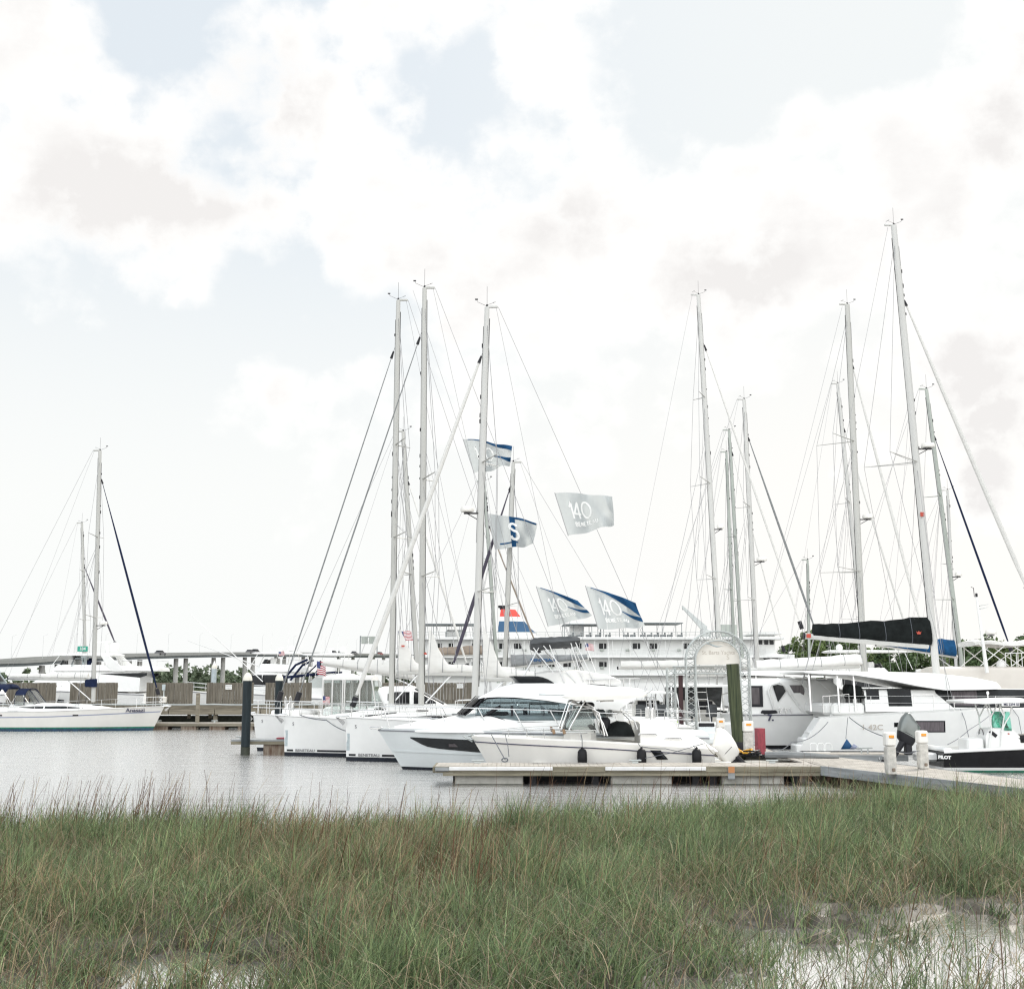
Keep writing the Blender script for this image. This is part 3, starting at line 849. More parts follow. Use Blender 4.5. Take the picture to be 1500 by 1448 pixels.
        if q['dome']:
            mb = MB(); mb.lathe([(.16, 0), (.27, .06), (.29, .2), (.24, .38), (.12, .47), (.02, .5)], (lerp(a0, a1, .18), B * .12, za + .2), 14); mb.build('satellite_dome', M['gel'], top)
            mb = MB(); mb.box((lerp(a0, a1, .45), 0, za + .52), (.18, 1.35, .10), .5, 0, .03); mb.lathe([(.13, 0), (.15, .12), (.11, .24)], (lerp(a0, a1, .45), 0, za + .2), 10); mb.build('radar_scanner', M['gel'], top)
            mb = MB()
            for k in range(3): mb.tube([Vector((lerp(a0, a1, .1 + .25 * k), (-1) ** k * B * .25, za + .12)), Vector((lerp(a0, a1, .1 + .25 * k) - .15, (-1) ** k * B * .25, za + 1.6 + .5 * k))], [.012, .006], 4)
            mb.build('whip_antenna', M['gel'], top, split='each')
    if q['arch']:
        mb = MB(); xa = x0 - .02 * L; zt = (q['hard'][0] if q['hard'] else zr + 1.15)
        for sd in (1, -1):
            mb.loft([[Vector((xa + .9 + dx, sd * B * .42 + dy, zr - .1)) for dx, dy in ((-.5, -.05), (.5, -.05), (.5, .05), (-.5, .05))], [Vector((xa - .55 + dx, sd * B * .38 + dy, zt)) for dx, dy in ((-.28, -.05), (.28, -.05), (.28, .05), (-.28, .05))]], True, True, True)
        mb.box((xa - .55, 0, zt + .03), (.6, B * .80, .10), 0, 0, .04)
        mb.build('radar_arch', M['gel'], root)
    if q['rail']:
        pulpit(root, h, .70, .7, r=.02); 
    if q['seats']:
        mb = MB(); mb.box((-.42 * L, 0, zs + .15), (.7, B * .7, .5), 0, 0, .12); mb.build('aft_seat', M['canvasw'], root)
        mb = MB(); mb.box((-L / 2 - .35, 0, .22), (.8, B * .75, .12), 0, 0, .05); mb.build('swim_platform', M['gel'], root)
    return root, h, hc
# ------------------------------------------------------------------ sky and sun
SUN_EL, SUN_AZ = 47.0, 42.0        # azimuth measured from +Y towards +X
world = bpy.data.worlds.new('World'); SC.world = world; world.use_nodes = True
nt = world.node_tree; nt.nodes.clear(); LK = nt.links
def N(t, **k):
    n = nt.nodes.new(t)
    for a, b in k.items(): setattr(n, a, b)
    return n
def mth(op, a, b=None, clamp=False):
    n = N('ShaderNodeMath', operation=op, use_clamp=clamp)
    for i, v in enumerate((a, b)):
        if v is None: continue
        if isinstance(v, (int, float)): n.inputs[i].default_value = v
        else: LK.new(v, n.inputs[i])
    return n.outputs[0]
def rng(v, a, b, c=0.0, d=1.0, smooth=True):
    n = N('ShaderNodeMapRange'); n.interpolation_type = 'SMOOTHSTEP' if smooth else 'LINEAR'
    LK.new(v, n.inputs['Value'])
    for k, x in zip(('From Min', 'From Max', 'To Min', 'To Max'), (a, b, c, d)): n.inputs[k].default_value = x
    return n.outputs['Result']
def mixc(f, a, b):
    n = N('ShaderNodeMix', data_type='RGBA')
    if isinstance(f, (int, float)): n.inputs[0].default_value = f
    else: LK.new(f, n.inputs[0])
    for i, v in ((6, a), (7, b)):
        if isinstance(v, tuple): n.inputs[i].default_value = (*v, 1)
        else: LK.new(v, n.inputs[i])
    return n.outputs[2]
tc = N('ShaderNodeTexCoord'); nv = N('ShaderNodeVectorMath', operation='NORMALIZE'); LK.new(tc.outputs['Generated'], nv.inputs[0])
dirv = nv.outputs[0]
sky = N('ShaderNodeTexSky', sky_type='NISHITA'); sky.sun_disc = False
sky.sun_elevation = R(SUN_EL); sky.sun_rotation = R(SUN_AZ); sky.air_density = 1.2; sky.dust_density = 3.0; sky.ozone_density = 1.0
# warp the direction a little so that cloud edges are ragged
n0 = N('ShaderNodeTexNoise'); n0.inputs['Scale'].default_value = 15; n0.inputs['Detail'].default_value = 9; n0.inputs['Roughness'].default_value = .62
LK.new(dirv, n0.inputs['Vector'])
n1 = N('ShaderNodeTexNoise'); n1.inputs['Scale'].default_value = 4.2; n1.inputs['Detail'].default_value = 9; n1.inputs['Roughness'].default_value = .60
mp = N('ShaderNodeMapping'); mp.inputs['Scale'].default_value = (1, 1, 1.5); mp.inputs['Location'].default_value = (1.7, .3, .6)
LK.new(dirv, mp.inputs['Vector']); LK.new(mp.outputs[0], n1.inputs['Vector'])
def blob(x, y, r, w, r0=.15):
    """rounded bump of weight w round the sky direction seen at (x, y), radius r photo pixels"""
    v = ray(x, y).normalized()
    n = N('ShaderNodeVectorMath', operation='DOT_PRODUCT'); LK.new(dirv, n.inputs[0]); n.inputs[1].default_value = v
    a = math.atan(r / FPX)
    return rng(n.outputs['Value'], math.cos(a), math.cos(a * r0), 0, w)
def total(lst):
    t = None
    for b in lst:
        o = blob(*b); t = o if t is None else mth('ADD', t, o)
    return t
CLOUDS = [(30, 20, 130, .8), (110, 190, 200, 1.0), (60, 330, 190, .9), (190, 340, 210, .9), (290, 300, 170, .7), (330, 200, 130, .55), (390, 90, 120, .8), (455, 160, 150, .8), (550, 190, 120, .8),
          (500, 290, 190, .7), (440, 350, 90, .5), (590, 10, 120, .8), (720, 30, 130, .7), (850, 80, 150, .9), (760, 150, 110, .7), (900, 300, 220, .9), (720, 290, 140, .7), (620, 350, 170, .7), (1000, 330, 170, .7),
          (1000, 450, 230, .6), (780, 430, 200, .5), (1130, 160, 80, .45), (1210, 160, 70, .4), (1120, 330, 150, .6), (1260, 270, 150, .7), (1400, 190, 180, .9), (1480, 60, 120, .9), (1330, 430, 260, .8), (1480, 380, 200, .7),
          (1450, 620, 260, .6), (1250, 600, 220, .35), (380, 590, 90, .45), (440, 580, 60, .35), (300, 600, 60, .3), (430, 470, 35, .35), (500, 700, 160, .15), (850, 560, 260, .35), (130, 640, 80, .25),
          # clouds outside the frame
          (-600, 200, 500, .8), (2200, 200, 600, .9), (700, -700, 700, .6), (-300, -400, 400, .5), (1800, -500, 500, .7)]
HOLES = [(255, 45, 110, .55), (160, 20, 60, .3), (210, 160, 30, .3), (620, 110, 110, .26), (650, 200, 60, .15), (150, 520, 230, .5), (400, 450, 150, .45), (345, 410, 60, .3), (1060, 90, 130, .5), (1160, 110, 90, .3), (1030, 210, 120, .3), (420, 260, 40, .15), (560, 480, 90, .15)]
csum = mth('SUBTRACT', 1.0, mth('EXPONENT', mth('MULTIPLY', total(CLOUDS), -1.0)))
dens = mth('ADD', csum, mth('MULTIPLY', total(HOLES), -.62))
nz = mth('MULTIPLY', mth('SUBTRACT', n1.outputs['Fac'], .5), 1.9)
nz2 = mth('MULTIPLY', mth('SUBTRACT', n0.outputs['Fac'], .5), 1.1)
vo = N('ShaderNodeTexVoronoi'); vo.feature = 'F1'; vo.normalize = True; vo.inputs['Scale'].default_value = 17; vo.inputs['Detail'].default_value = 1.5; vo.inputs['Roughness'].default_value = .5
vw = N('ShaderNodeVectorMath', operation='SCALE'); LK.new(n0.outputs['Color'], vw.inputs[0]); vw.inputs['Scale'].default_value = .05
va = N('ShaderNodeVectorMath', operation='ADD'); LK.new(dirv, va.inputs[0]); LK.new(vw.outputs[0], va.inputs[1]); LK.new(va.outputs[0], vo.inputs['Vector'])
puff = mth('MULTIPLY', mth('SUBTRACT', .32, vo.outputs['Distance']), 1.5)        # rounded billows
dens = mth('ADD', mth('ADD', mth('ADD', dens, nz), nz2), puff)
sep = N('ShaderNodeSeparateXYZ'); LK.new(dirv, sep.inputs[0])
back = rng(sep.outputs['Y'], .2, -.4, 0, .45)
dens = mth('ADD', dens, back)
cover = rng(dens, .34, .86)
thick = rng(dens, .40, 1.2)
# grey bellies of the clouds, lower part of each bank
SHADE = [(400, 160, 110, .8), (330, 240, 110, .6), (180, 300, 130, .7), (20, 310, 110, .5), (270, 290, 90, .5), (860, 290, 110, .5), (1050, 420, 120, .7), (1110, 400, 80, .4), (1500, 180, 100, .9), (1460, 300, 90, .4), (1370, 340, 50, .4), (1470, 540, 150, .8), (1400, 620, 170, .7), (1500, 680, 150, .7), (1240, 510, 110, .6), (1140, 350, 80, .3), (820, 340, 90, .3), (870, 430, 70, .2), (1500, 30, 60, .6), (700, 340, 120, .25)]
shade = mth('MULTIPLY', total(SHADE), rng(n0.outputs['Fac'], .30, .62, .45, 1.0))
shade = mth('MULTIPLY', shade, thick, True)
shade2 = mth('MULTIPLY', rng(n1.outputs['Fac'], .40, .68, .12, .85), thick)
shade = mth('ADD', shade, shade2, True)
skyc = N('ShaderNodeMix', data_type='RGBA'); skyc.blend_type = 'MULTIPLY'; skyc.inputs[0].default_value = 1
LK.new(sky.outputs[0], skyc.inputs[6]); skyc.inputs[7].default_value = (.10, .10, .10, 1)
# thin bright veil over the blue, thicker towards the horizon
veil = rng(sep.outputs['Z'], .50, .0, .90, .99)
air = mixc(veil, skyc.outputs[2], (.595, .638, .67))
low = rng(sep.outputs['Z'], .44, .12, 0, .95)
lowc = mixc(rng(sep.outputs['X'], -.2, .4, 0, 1), (.712, .720, .708), (.745, .73, .705))
air = mixc(rng(sep.outputs['X'], -.15, .25, 0, .85), air, (.665, .685, .685))
air = mixc(low, air, lowc)
cl = mixc(shade, (.80, .793, .78), (.655, .64, .63))
fin0 = mixc(cover, air, cl)
gainn = N('ShaderNodeVectorMath', operation='SCALE'); LK.new(fin0, gainn.inputs[0])
LK.new(rng(sep.outputs['Y'], .1, -.7, 1.0, 2.55), gainn.inputs['Scale'])       # extra sky brightness added behind the viewer to lift the camera-facing hull sides
fin = gainn.outputs[0]
bg = N('ShaderNodeBackground'); bg.inputs['Strength'].default_value = 1.0; LK.new(fin, bg.inputs['Color'])
wo = N('ShaderNodeOutputWorld'); LK.new(bg.outputs[0], wo.inputs[0])
world.cycles.sampling_method = 'MANUAL'; world.cycles.sample_map_resolution = 512

sl = bpy.data.lights.new('sun', 'SUN'); sl.energy = 2.2; sl.angle = R(10); sl.color = (1, .94, .85)
so = bpy.data.objects.new('sun', sl); COL.objects.link(so); so.location = (0, 0, 60)
sdir = Vector((math.sin(R(SUN_AZ)) * math.cos(R(SUN_EL)), math.cos(R(SUN_AZ)) * math.cos(R(SUN_EL)), math.sin(R(SUN_EL))))
so.rotation_euler = sdir.to_track_quat('Z', 'Y').to_euler()
SC.view_settings.view_transform = 'Standard'; SC.view_settings.look = 'None'
SC.view_settings.exposure = EXPOSURE; SC.view_settings.gamma = 1
SC.cycles.max_bounces = 6; SC.cycles.transparent_max_bounces = 12; SC.cycles.caustics_reflective = False; SC.cycles.caustics_refractive = False
SC.cycles.use_denoising = True; SC.cycles.denoiser = 'OPENIMAGEDENOISE'; SC.cycles.denoising_input_passes = 'RGB_ALBEDO_NORMAL'; SC.cycles.denoising_prefilter = 'NONE'; SC.cycles.use_adaptive_sampling = True; SC.cycles.adaptive_threshold = .01; SC.cycles.adaptive_min_samples = 64; SC.cycles.filter_width = 1.25; SC.cycles.sample_clamp_indirect = 2.5; SC.cycles.sample_clamp_direct = 3

# ------------------------------------------------------------------ water
def water_mat():
    m, t, b = newmat('harbour_water')
    L = t.links
    b.inputs['Base Color'].default_value = (.99, .975, .95, 1); b.inputs['Roughness'].default_value = .04; b.inputs['IOR'].default_value = 1.7; b.inputs['Metallic'].default_value = .93
    c = t.nodes.new('ShaderNodeTexCoord')
    h = None
    for sc, st, w in (((.22, .75, 1), 1.2, 2.6), ((.5, 1.3, 1), 1.3, 1.1), ((1.0, 2.4, 1), 2.6, .6), ((.8, 2.6, 1), 6.5, .95)):
        mp_ = t.nodes.new('ShaderNodeMapping'); mp_.inputs['Scale'].default_value = sc; mp_.inputs['Rotation'].default_value = (0, 0, R(min(14, 11 * w)))
        L.new(c.outputs['Object'], mp_.inputs['Vector'])
        n = t.nodes.new('ShaderNodeTexNoise'); n.inputs['Scale'].default_value = st; n.inputs['Detail'].default_value = 4; L.new(mp_.outputs[0], n.inputs['Vector'])
        q = t.nodes.new('ShaderNodeMath'); q.operation = 'MULTIPLY'; L.new(n.outputs['Fac'], q.inputs[0]); q.inputs[1].default_value = w
        if h is None: h = q.outputs[0]
        else:
            a = t.nodes.new('ShaderNodeMath'); a.operation = 'ADD'; L.new(h, a.inputs[0]); L.new(q.outputs[0], a.inputs[1]); h = a.outputs[0]
    # calm close to the marsh, ruffled out in the harbour
    sp = t.nodes.new('ShaderNodeSeparateXYZ'); L.new(c.outputs['Object'], sp.inputs[0])
    mr = t.nodes.new('ShaderNodeMapRange'); L.new(sp.outputs['Y'], mr.inputs['Value'])
    for k, v in zip(('From Min', 'From Max', 'To Min', 'To Max'), (16, 27, .004, .66)): mr.inputs[k].default_value = v
    mq = t.nodes.new('ShaderNodeMapRange'); L.new(sp.outputs['Y'], mq.inputs['Value'])
    for k, v in zip(('From Min', 'From Max', 'To Min', 'To Max'), (18, 40, .035, .14)): mq.inputs[k].default_value = v
    L.new(mq.outputs['Result'], b.inputs['Roughness'])
    bp = t.nodes.new('ShaderNodeBump'); bp.inputs['Distance'].default_value = .065; L.new(mr.outputs['Result'], bp.inputs['Strength'])
    L.new(h, bp.inputs['Height']); L.new(bp.outputs['Normal'], b.inputs['Normal'])
    return m
mb = MB(); mb.add([(-2500, -60, 0), (2500, -60, 0), (2500, 3500, 0), (-2500, 3500, 0)], [(0, 1, 2, 3)])
tag(mb.build('water', water_mat(), angle=0), 'pale rippled harbour water between the marsh and the boats', None, None, 'structure')

# ------------------------------------------------------------------ marsh
def edge_d(x):
    """far edge of the marsh as a distance for world x (interpolated over bearing)"""
    return np.interp(x, (-40, -14, -11, -6.5, -3.5, 0, 3.2, 6.5, 9.5, 12.5, 16, 24, 40), (25.5, 25.7, 25.9, 26.4, 26.9, 27.5, 28.8, 30.8, 33.2, 32.6, 28.6, 24, 21))
def vnoise(x, y, s, seed=0):
    rs = np.random.RandomState(seed); tab = rs.rand(256, 256)
    X, Y = x * s + 1000, y * s + 1000; xi, yi = np.floor(X).astype(int), np.floor(Y).astype(int); fx, fy = X - xi, Y - yi
    fx = fx * fx * (3 - 2 * fx); fy = fy * fy * (3 - 2 * fy)
    a = tab[xi % 256, yi % 256]; b = tab[(xi + 1) % 256, yi % 256]; c = tab[xi % 256, (yi + 1) % 256]; d = tab[(xi + 1) % 256, (yi + 1) % 256]
    return (a * (1 - fx) + b * fx) * (1 - fy) + (c * (1 - fx) + d * fx) * fy
def pool(x, y):
    """1 in the open pools of the marsh"""
    p = np.zeros_like(x)
    for cx, cy, rx, ry, w in ((4.8, 14.3, 2.1, 2.0, 1.35), (6.6, 15.6, 1.8, 1.9, 1.3), (2.4, 13.4, 1.7, 1.0, 1.1), (3.3, 16.6, 1.9, .8, .8), (-3.2, 14.3, 1.3, 1.2, .84), (-4.2, 12.9, 1.6, .8, .78), (-5.6, 14.2, .8, .5, .6), (0.6, 12.9, 1.4, .5, .7), (.2, 15.6, .9, .5, .35), (5.4, 17.6, 1.2, .5, .4), (9, 15, 2.2, 2.0, 1.0), (-9, 12.5, 2, 1, .9), (0, 10.5, 9, 1.2, .8)):
        p = np.maximum(p, w * np.exp(-(((x - cx) / rx) ** 2 + ((y - cy) / ry) ** 2)))
    return np.clip((p + (vnoise(x, y, 1.3, 3) - .5) * .8 + (vnoise(x, y, 3.7, 4) - .5) * .8 - .44) * 4, 0, 1)
gx = np.linspace(-26, 26, 209); gy = np.linspace(-3, 36, 157)
XX, YY = np.meshgrid(gx, gy, indexing='ij')
ed = edge_d(XX)
zz = .05 + .10 * vnoise(XX, YY, .8, 1) + .04 * vnoise(XX, YY, 3, 2) - .30 * pool(XX, YY)
zz -= np.clip((YY - ed + .8) / 2.0, 0, 3) * .35
zz += np.clip((6 - YY) / 9, 0, 1) * .6
mb = MB(); mb.grid([[(XX[i, j], YY[i, j], zz[i, j]) for j in range(len(gy))] for i in range(len(gx))])
mud = mat('marsh_mud', (.032, .028, .020), .55, var=.4, scale=3, bump=.6, bscale=14, var2=(.065, .055, .038))
tag(mb.build('ground', mud, angle=60), 'dark wet marsh mud under the grass', None, None, 'structure')

def blade_mat(name, trans=.28):
    m = bpy.data.materials.new(name); m.use_nodes = True; t = m.node_tree; t.nodes.clear()
    o = t.nodes.new('ShaderNodeOutputMaterial'); mx = t.nodes.new('ShaderNodeMixShader'); mx.inputs[0].default_value = trans
    a = t.nodes.new('ShaderNodeBsdfPrincipled'); a.inputs['Roughness'].default_value = .55; a.inputs['Specular IOR Level'].default_value = .35
    b = t.nodes.new('ShaderNodeBsdfTranslucent'); v = t.nodes.new('ShaderNodeVertexColor'); v.layer_name = 'tint'
    t.links.new(v.outputs[0], a.inputs['Base Color']); t.links.new(v.outputs[0], b.inputs['Color'])
    t.links.new(a.outputs[0], mx.inputs[1]); t.links.new(b.outputs[0], mx.inputs[2]); t.links.new(mx.outputs[0], o.inputs[0])
    return m
def blades(name, x, y, z, h, w, lean_dir, lean, col, curl=.5, seg=4, label=None, trans=.28, tipw=.15):
    """one mesh of bent tapering blades"""
    n = len(x); rs = np.random.RandomState(n)
    face = rs.rand(n) * PI
    V = np.zeros((n, (seg + 1) * 2, 3), np.float32)
    for k in range(seg + 1):
        f = k / seg
        out = lean * h * (f * (1 - curl) + curl * f * f)
        up = h * f * np.sqrt(np.clip(1 - (lean * f) ** 2 * .55, .08, 1))
        ww = w * (1 - (1 - tipw) * f ** 1.5)
        px = x + np.cos(lean_dir) * out; py = y + np.sin(lean_dir) * out; pz = z + up
        dx, dy = np.cos(face) * ww / 2, np.sin(face) * ww / 2
        V[:, 2 * k, 0] = px - dx; V[:, 2 * k, 1] = py - dy; V[:, 2 * k, 2] = pz
        V[:, 2 * k + 1, 0] = px + dx; V[:, 2 * k + 1, 1] = py + dy; V[:, 2 * k + 1, 2] = pz
    nv_ = (seg + 1) * 2
    base = (np.arange(n) * nv_)[:, None, None]
    q = np.array([[2 * k, 2 * k + 1, 2 * k + 3, 2 * k + 2] for k in range(seg)])[None]
    F = (base + q).reshape(-1)
    me = bpy.data.meshes.new(name)
    me.vertices.add(n * nv_); me.vertices.foreach_set('co', V.reshape(-1))
    nf = n * seg
    me.loops.add(nf * 4); me.polygons.add(nf)
    me.loops.foreach_set('vertex_index', F.astype(np.int32))
    me.polygons.foreach_set('loop_start', np.arange(0, nf * 4, 4, dtype=np.int32))
    me.polygons.foreach_set('loop_total', np.full(nf, 4, np.int32))
    me.polygons.foreach_set('use_smooth', np.ones(nf, bool))
    me.update(calc_edges=True); me.validate()
    ca = me.color_attributes.new('tint', 'FLOAT_COLOR', 'POINT')
    C4 = np.ones((n, nv_, 4), np.float32); C4[:, :, :3] = col[:, None, :]
    ca.data.foreach_set('color', C4.reshape(-1))
    me.materials.append(blade_mat(name + '_blade', trans))
    o = bpy.data.objects.new(name, me); COL.objects.link(o)
    return o
def scatter(n, seed, dmin=9.0, dmax=33.0, pw=1.25):
    rs = np.random.RandomState(seed)
    d = dmin + (dmax - dmin) * rs.rand(n) ** pw
    x = (rs.rand(n) * 2 - 1) * (.44 * d + 4.2)
    k = d < edge_d(x) + (vnoise(x, d, 1.1, 9) - .5) * 1.6
    return x[k], d[k], rs
NB = GRASS_N
x, y, rs = scatter(NB, 11, 9.0, 36.0, pw=1.0)
n = len(x)
pl = pool(x, y)
clump = vnoise(x, y, .9, 21); clump2 = vnoise(x, y, 2.6, 22); dry = vnoise(x, y, .45, 23) * .65 + vnoise(x, y, 1.7, 24) * .35
keep = (rs.rand(n) < (1 - .92 * np.clip((pl - .40) / .45, 0, 1))) & (rs.rand(n) < np.clip(-.22 + 1.9 * clump2 * (.6 + .8 * vnoise(x, y, 5.5, 91)), .06, 1))
x, y, pl, clump, clump2, dry = (a[keep] for a in (x, y, pl, clump, clump2, dry)); n = len(x)
h = (.20 + .44 * clump + .42 * rs.rand(n) ** 1.6) * (1 - .35 * pl)
h *= .62 + .76 * vnoise(x, y, 1.7, 66)
near_ = np.maximum(pool(x, y - .8), pool(x, y - 1.6)); h *= 1 - .45 * near_
h *= np.interp(y, (9, 16, 22, 34), (.82, 1.0, 1.05, 1.05))
ldir = np.where(rs.rand(n) < .5, rs.normal(.15, 1.2, n), rs.rand(n) * 2 * PI); lean = np.where(rs.rand(n) < .45, rs.uniform(.05, .6, n), rs.uniform(.45, 1.32, n))
w = rs.uniform(.007, .018, n) * np.interp(y, (10, 30), (.95, 1.4))
u = rs.rand(n)
gcol = np.stack([np.interp(u, (0, .5, 1), (.080, .142, .270)), np.interp(u, (0, .5, 1), (.124, .204, .330)), np.interp(u, (0, .5, 1), (.060, .096, .158))], 1)
tcol = np.stack([np.interp(u, (0, 1), (.20, .38)), np.interp(u, (0, 1), (.155, .30)), np.interp(u, (0, 1), (.095, .185))], 1)
isdry = rs.rand(n) < np.clip((dry - .38) * 1.6, .12, .52) * np.interp(y, (12, 16, 19, 30), (.40, .55, 1.0, 1.0)) * np.interp(x, (-4, 2), (1.0, .62))
col = np.where(isdry[:, None], tcol, gcol) * (.45 + 1.1 * rs.rand(n))[:, None] * GRASS_GAIN * (.84 + .54 * vnoise(x, y, 1.4, 77))[:, None]
lean = np.where(isdry, lean * 1.25, lean)
tag(blades('marsh_grass', x, y, np.full(n, .02), h, w, ldir, np.clip(lean, 0, 1.25), col.astype(np.float32)), 'dense green and tan marsh grass along the shore', None, None, 'stuff')
# tall dry stalks leaning with the wind
x, y, rs = scatter(20000, 31, 11, 36, 1.0)
den = vnoise(x, y, .5, 41) * .6 + vnoise(x, y, 1.9, 42) * .4
edge = np.exp(-((y - edge_d(x) + .6) / 1.1) ** 2)
k = (rs.rand(len(x)) < np.clip((den - .50) * 2.6, 0.015, 1) * .55 + edge * .30 * np.interp(x, (-14, -5, -3, 2, 12), (1.3, 1.0, .6, .5, .5)) * np.clip((vnoise(x, y, .9, 55) - .35) * 3, .1, 1.4)) & (rs.rand(len(x)) > pool(x, y) * .9)
x, y = x[k], y[k]
# explicit stands of stalks: the ragged shore edge at one end and a few tussocks in the middle of the marsh
cl = []
for px, d, k_, sp in ((45, 24.6, 26, .5), (75, 24.9, 34, .5), (100, 25.2, 26, .4), (130, 25.4, 14, .4), (165, 25.4, 14, .5), (205, 25.6, 22, .35), (222, 25.8, 40, .30), (240, 25.7, 40, .30), (262, 25.9, 24, .3), (290, 25.9, 12, .4), (330, 26, 10, .5), (560, 19.5, 26, .9), (600, 19.0, 34, 1.0), (640, 18.6, 30, 1.0), (625, 21.5, 22, 1.2), (520, 21.5, 26, 1.2), (470, 20.5, 22, 1.1), (420, 22, 22, 1.2), (350, 23, 30, .8), (700, 22, 30, .7), (690, 17.2, 20, .5), (880, 29.0, 16, .8), (950, 29.5, 16, .7), (1010, 30.2, 18, .7), (1110, 31.4, 24, .7), (1170, 31.8, 20, .6), (830, 28.6, 16, .6), (790, 28.2, 14, .5), (560, 26.4, 10, .8), (500, 26.4, 8, .8)):
    d = d + (.35 if d > 23 else 0); c_ = P(px, HOR, d); cl.append(np.stack([c_.x + rs.normal(0, sp, k_), d + rs.normal(0, sp * .6, k_)], 1))
cl = np.concatenate(cl); nt_ = len(cl); x = np.concatenate([x, cl[:, 0]]); y = np.concatenate([y, cl[:, 1]]); n = len(x)
h = rs.uniform(.55, 1.25, n) * (1 + .2 * np.exp(-((x + 9.5) / 2.5) ** 2 - ((y - 25) / 2) ** 2)); lean = np.clip(rs.normal(.26, .17, n), .02, .85); ldir = rs.normal(.1, .9, n)
u = rs.rand(n); brown = rs.rand(n) < .42; brown[-nt_:] = rs.rand(nt_) < .8; h[-nt_:] = rs.uniform(.7, 1.45, nt_)
col = np.where(brown[:, None], np.stack([np.interp(u, (0, 1), (.075, .17)), np.interp(u, (0, 1), (.036, .082)), np.interp(u, (0, 1), (.020, .042))], 1), np.stack([np.interp(u, (0, 1), (.24, .44)), np.interp(u, (0, 1), (.175, .335)), np.interp(u, (0, 1), (.095, .20))], 1)) * GRASS_GAIN
tag(blades('dry_grass', x, y, np.full(n, .0), h, rs.uniform(.008, .015, n), ldir, lean, col.astype(np.float32), .35, 4, trans=.15, tipw=.5), 'tall dry brown and tan stalks standing out of the marsh grass', None, None, 'stuff')
# flattened dead straw, thickest round the pools
x, y, rs = scatter(5200, 51, 9, 26, 1.0)
k = rs.rand(len(x)) < .75 - .25 * pool(x, y)
x, y = x[k], y[k]; n = len(x); u = rs.rand(n)
col = np.stack([np.interp(u, (0, 1), (.10, .34)), np.interp(u, (0, 1), (.08, .27)), np.interp(u, (0, 1), (.055, .17))], 1) * GRASS_GAIN
tag(blades('straw', x, y, rs.uniform(.015, .16, n), rs.uniform(.3, .8, n), rs.uniform(.006, .013, n), rs.rand(n) * 2 * PI, np.full(n, 1.32), col.astype(np.float32), .1, 3, trans=.1, tipw=.6), 'flattened dead straw lying over the mud and pools', None, None, 'stuff')

# tangled dead leaves caught between the green blades
x, y, rs = scatter(30000, 61, 9, 36, 1.0)
k = (rs.rand(len(x)) < (1 - .93 * pool(x, y))) & (rs.rand(len(x)) < .25 + .9 * vnoise(x, y, .8, 62)); x, y = x[k], y[k]; n = len(x); u = rs.rand(n)
col = np.stack([np.interp(u, (0, .5, 1), (.09, .20, .42)), np.interp(u, (0, .5, 1), (.068, .155, .335)), np.interp(u, (0, .5, 1), (.045, .095, .21))], 1) * GRASS_GAIN
tag(blades('dead_leaves', x, y, rs.uniform(.08, .42, n), rs.uniform(.25, .65, n), rs.uniform(.005, .011, n), rs.rand(n) * 2 * PI, rs.uniform(.7, 1.32, n), col.astype(np.float32), .8, 4, trans=.15, tipw=.4), 'tangled dead grass leaves caught among the green blades', None, None, 'stuff')

# ------------------------------------------------------------------ far shores and trees
mb = MB()
def strip(pts, z):
    o = []
    for x_, y0_, y1_ in pts: o.append([(x_, y0_ - 6, -.3), (x_, y0_, z), (x_, y1_, z + .8)])
    mb.grid(o)
strip([(-420, 470, 700), (-200, 480, 700), (-90, 520, 720), (20, 620, 760), (240, 700, 900)], .5)
strip([(30, 235, 420), (60, 225, 400), (120, 215, 380), (220, 215, 380), (420, 260, 420)], .9)
tag(mb.build('far_shore', mat('shore_grass', (.09, .11, .05), .9, var=.3, scale=.2), angle=60), 'low green bank on the far side of the water', None, None, 'structure')

leafm = []
for i, c in enumerate(((.085, .13, .045), (.11, .155, .05), (.070, .112, .045))):
    leafm.append(mat('tree_foliage', c, .7, var=.35, scale=.35))
def leaves(rs, centres, radii, n, size):
    """leaf-cluster cards on the shells of many small clumps; returns verts, faces"""
    V = []; idx = rs.randint(0, len(centres), n)
    v = rs.normal(size=(n, 3)); v /= np.linalg.norm(v, axis=1)[:, None]
    r = radii[idx] * (rs.rand(n) ** .45)[:, None] if radii.ndim > 1 else (radii[idx] * rs.rand(n) ** .45)[:, None]
    p = centres[idx] + v * r
    a = rs.normal(size=(n, 3)); a /= np.linalg.norm(a, axis=1)[:, None]
    b = np.cross(a, rs.normal(size=(n, 3))); b /= np.linalg.norm(b, axis=1)[:, None]
    s = size * rs.uniform(.5, 1.3, n)[:, None]
    q = np.stack([p - a * s, p - b * s * .6, p + a * s, p + b * s * .6], 1)
    return q
def cards(name, q, m, parent=None):
    n = len(q); me = bpy.data.meshes.new(name)
    me.vertices.add(n * 4); me.vertices.foreach_set('co', q.reshape(-1).astype(np.float32))
    me.loops.add(n * 4); me.polygons.add(n)
    me.loops.foreach_set('vertex_index', np.arange(n * 4, dtype=np.int32))
    me.polygons.foreach_set('loop_start', np.arange(0, n * 4, 4, dtype=np.int32)); me.polygons.foreach_set('loop_total', np.full(n, 4, np.int32))
    me.update(calc_edges=True); me.materials.append(m)
    o = bpy.data.objects.new(name, me); COL.objects.link(o)
    if parent is not None: o.parent = parent
    return o
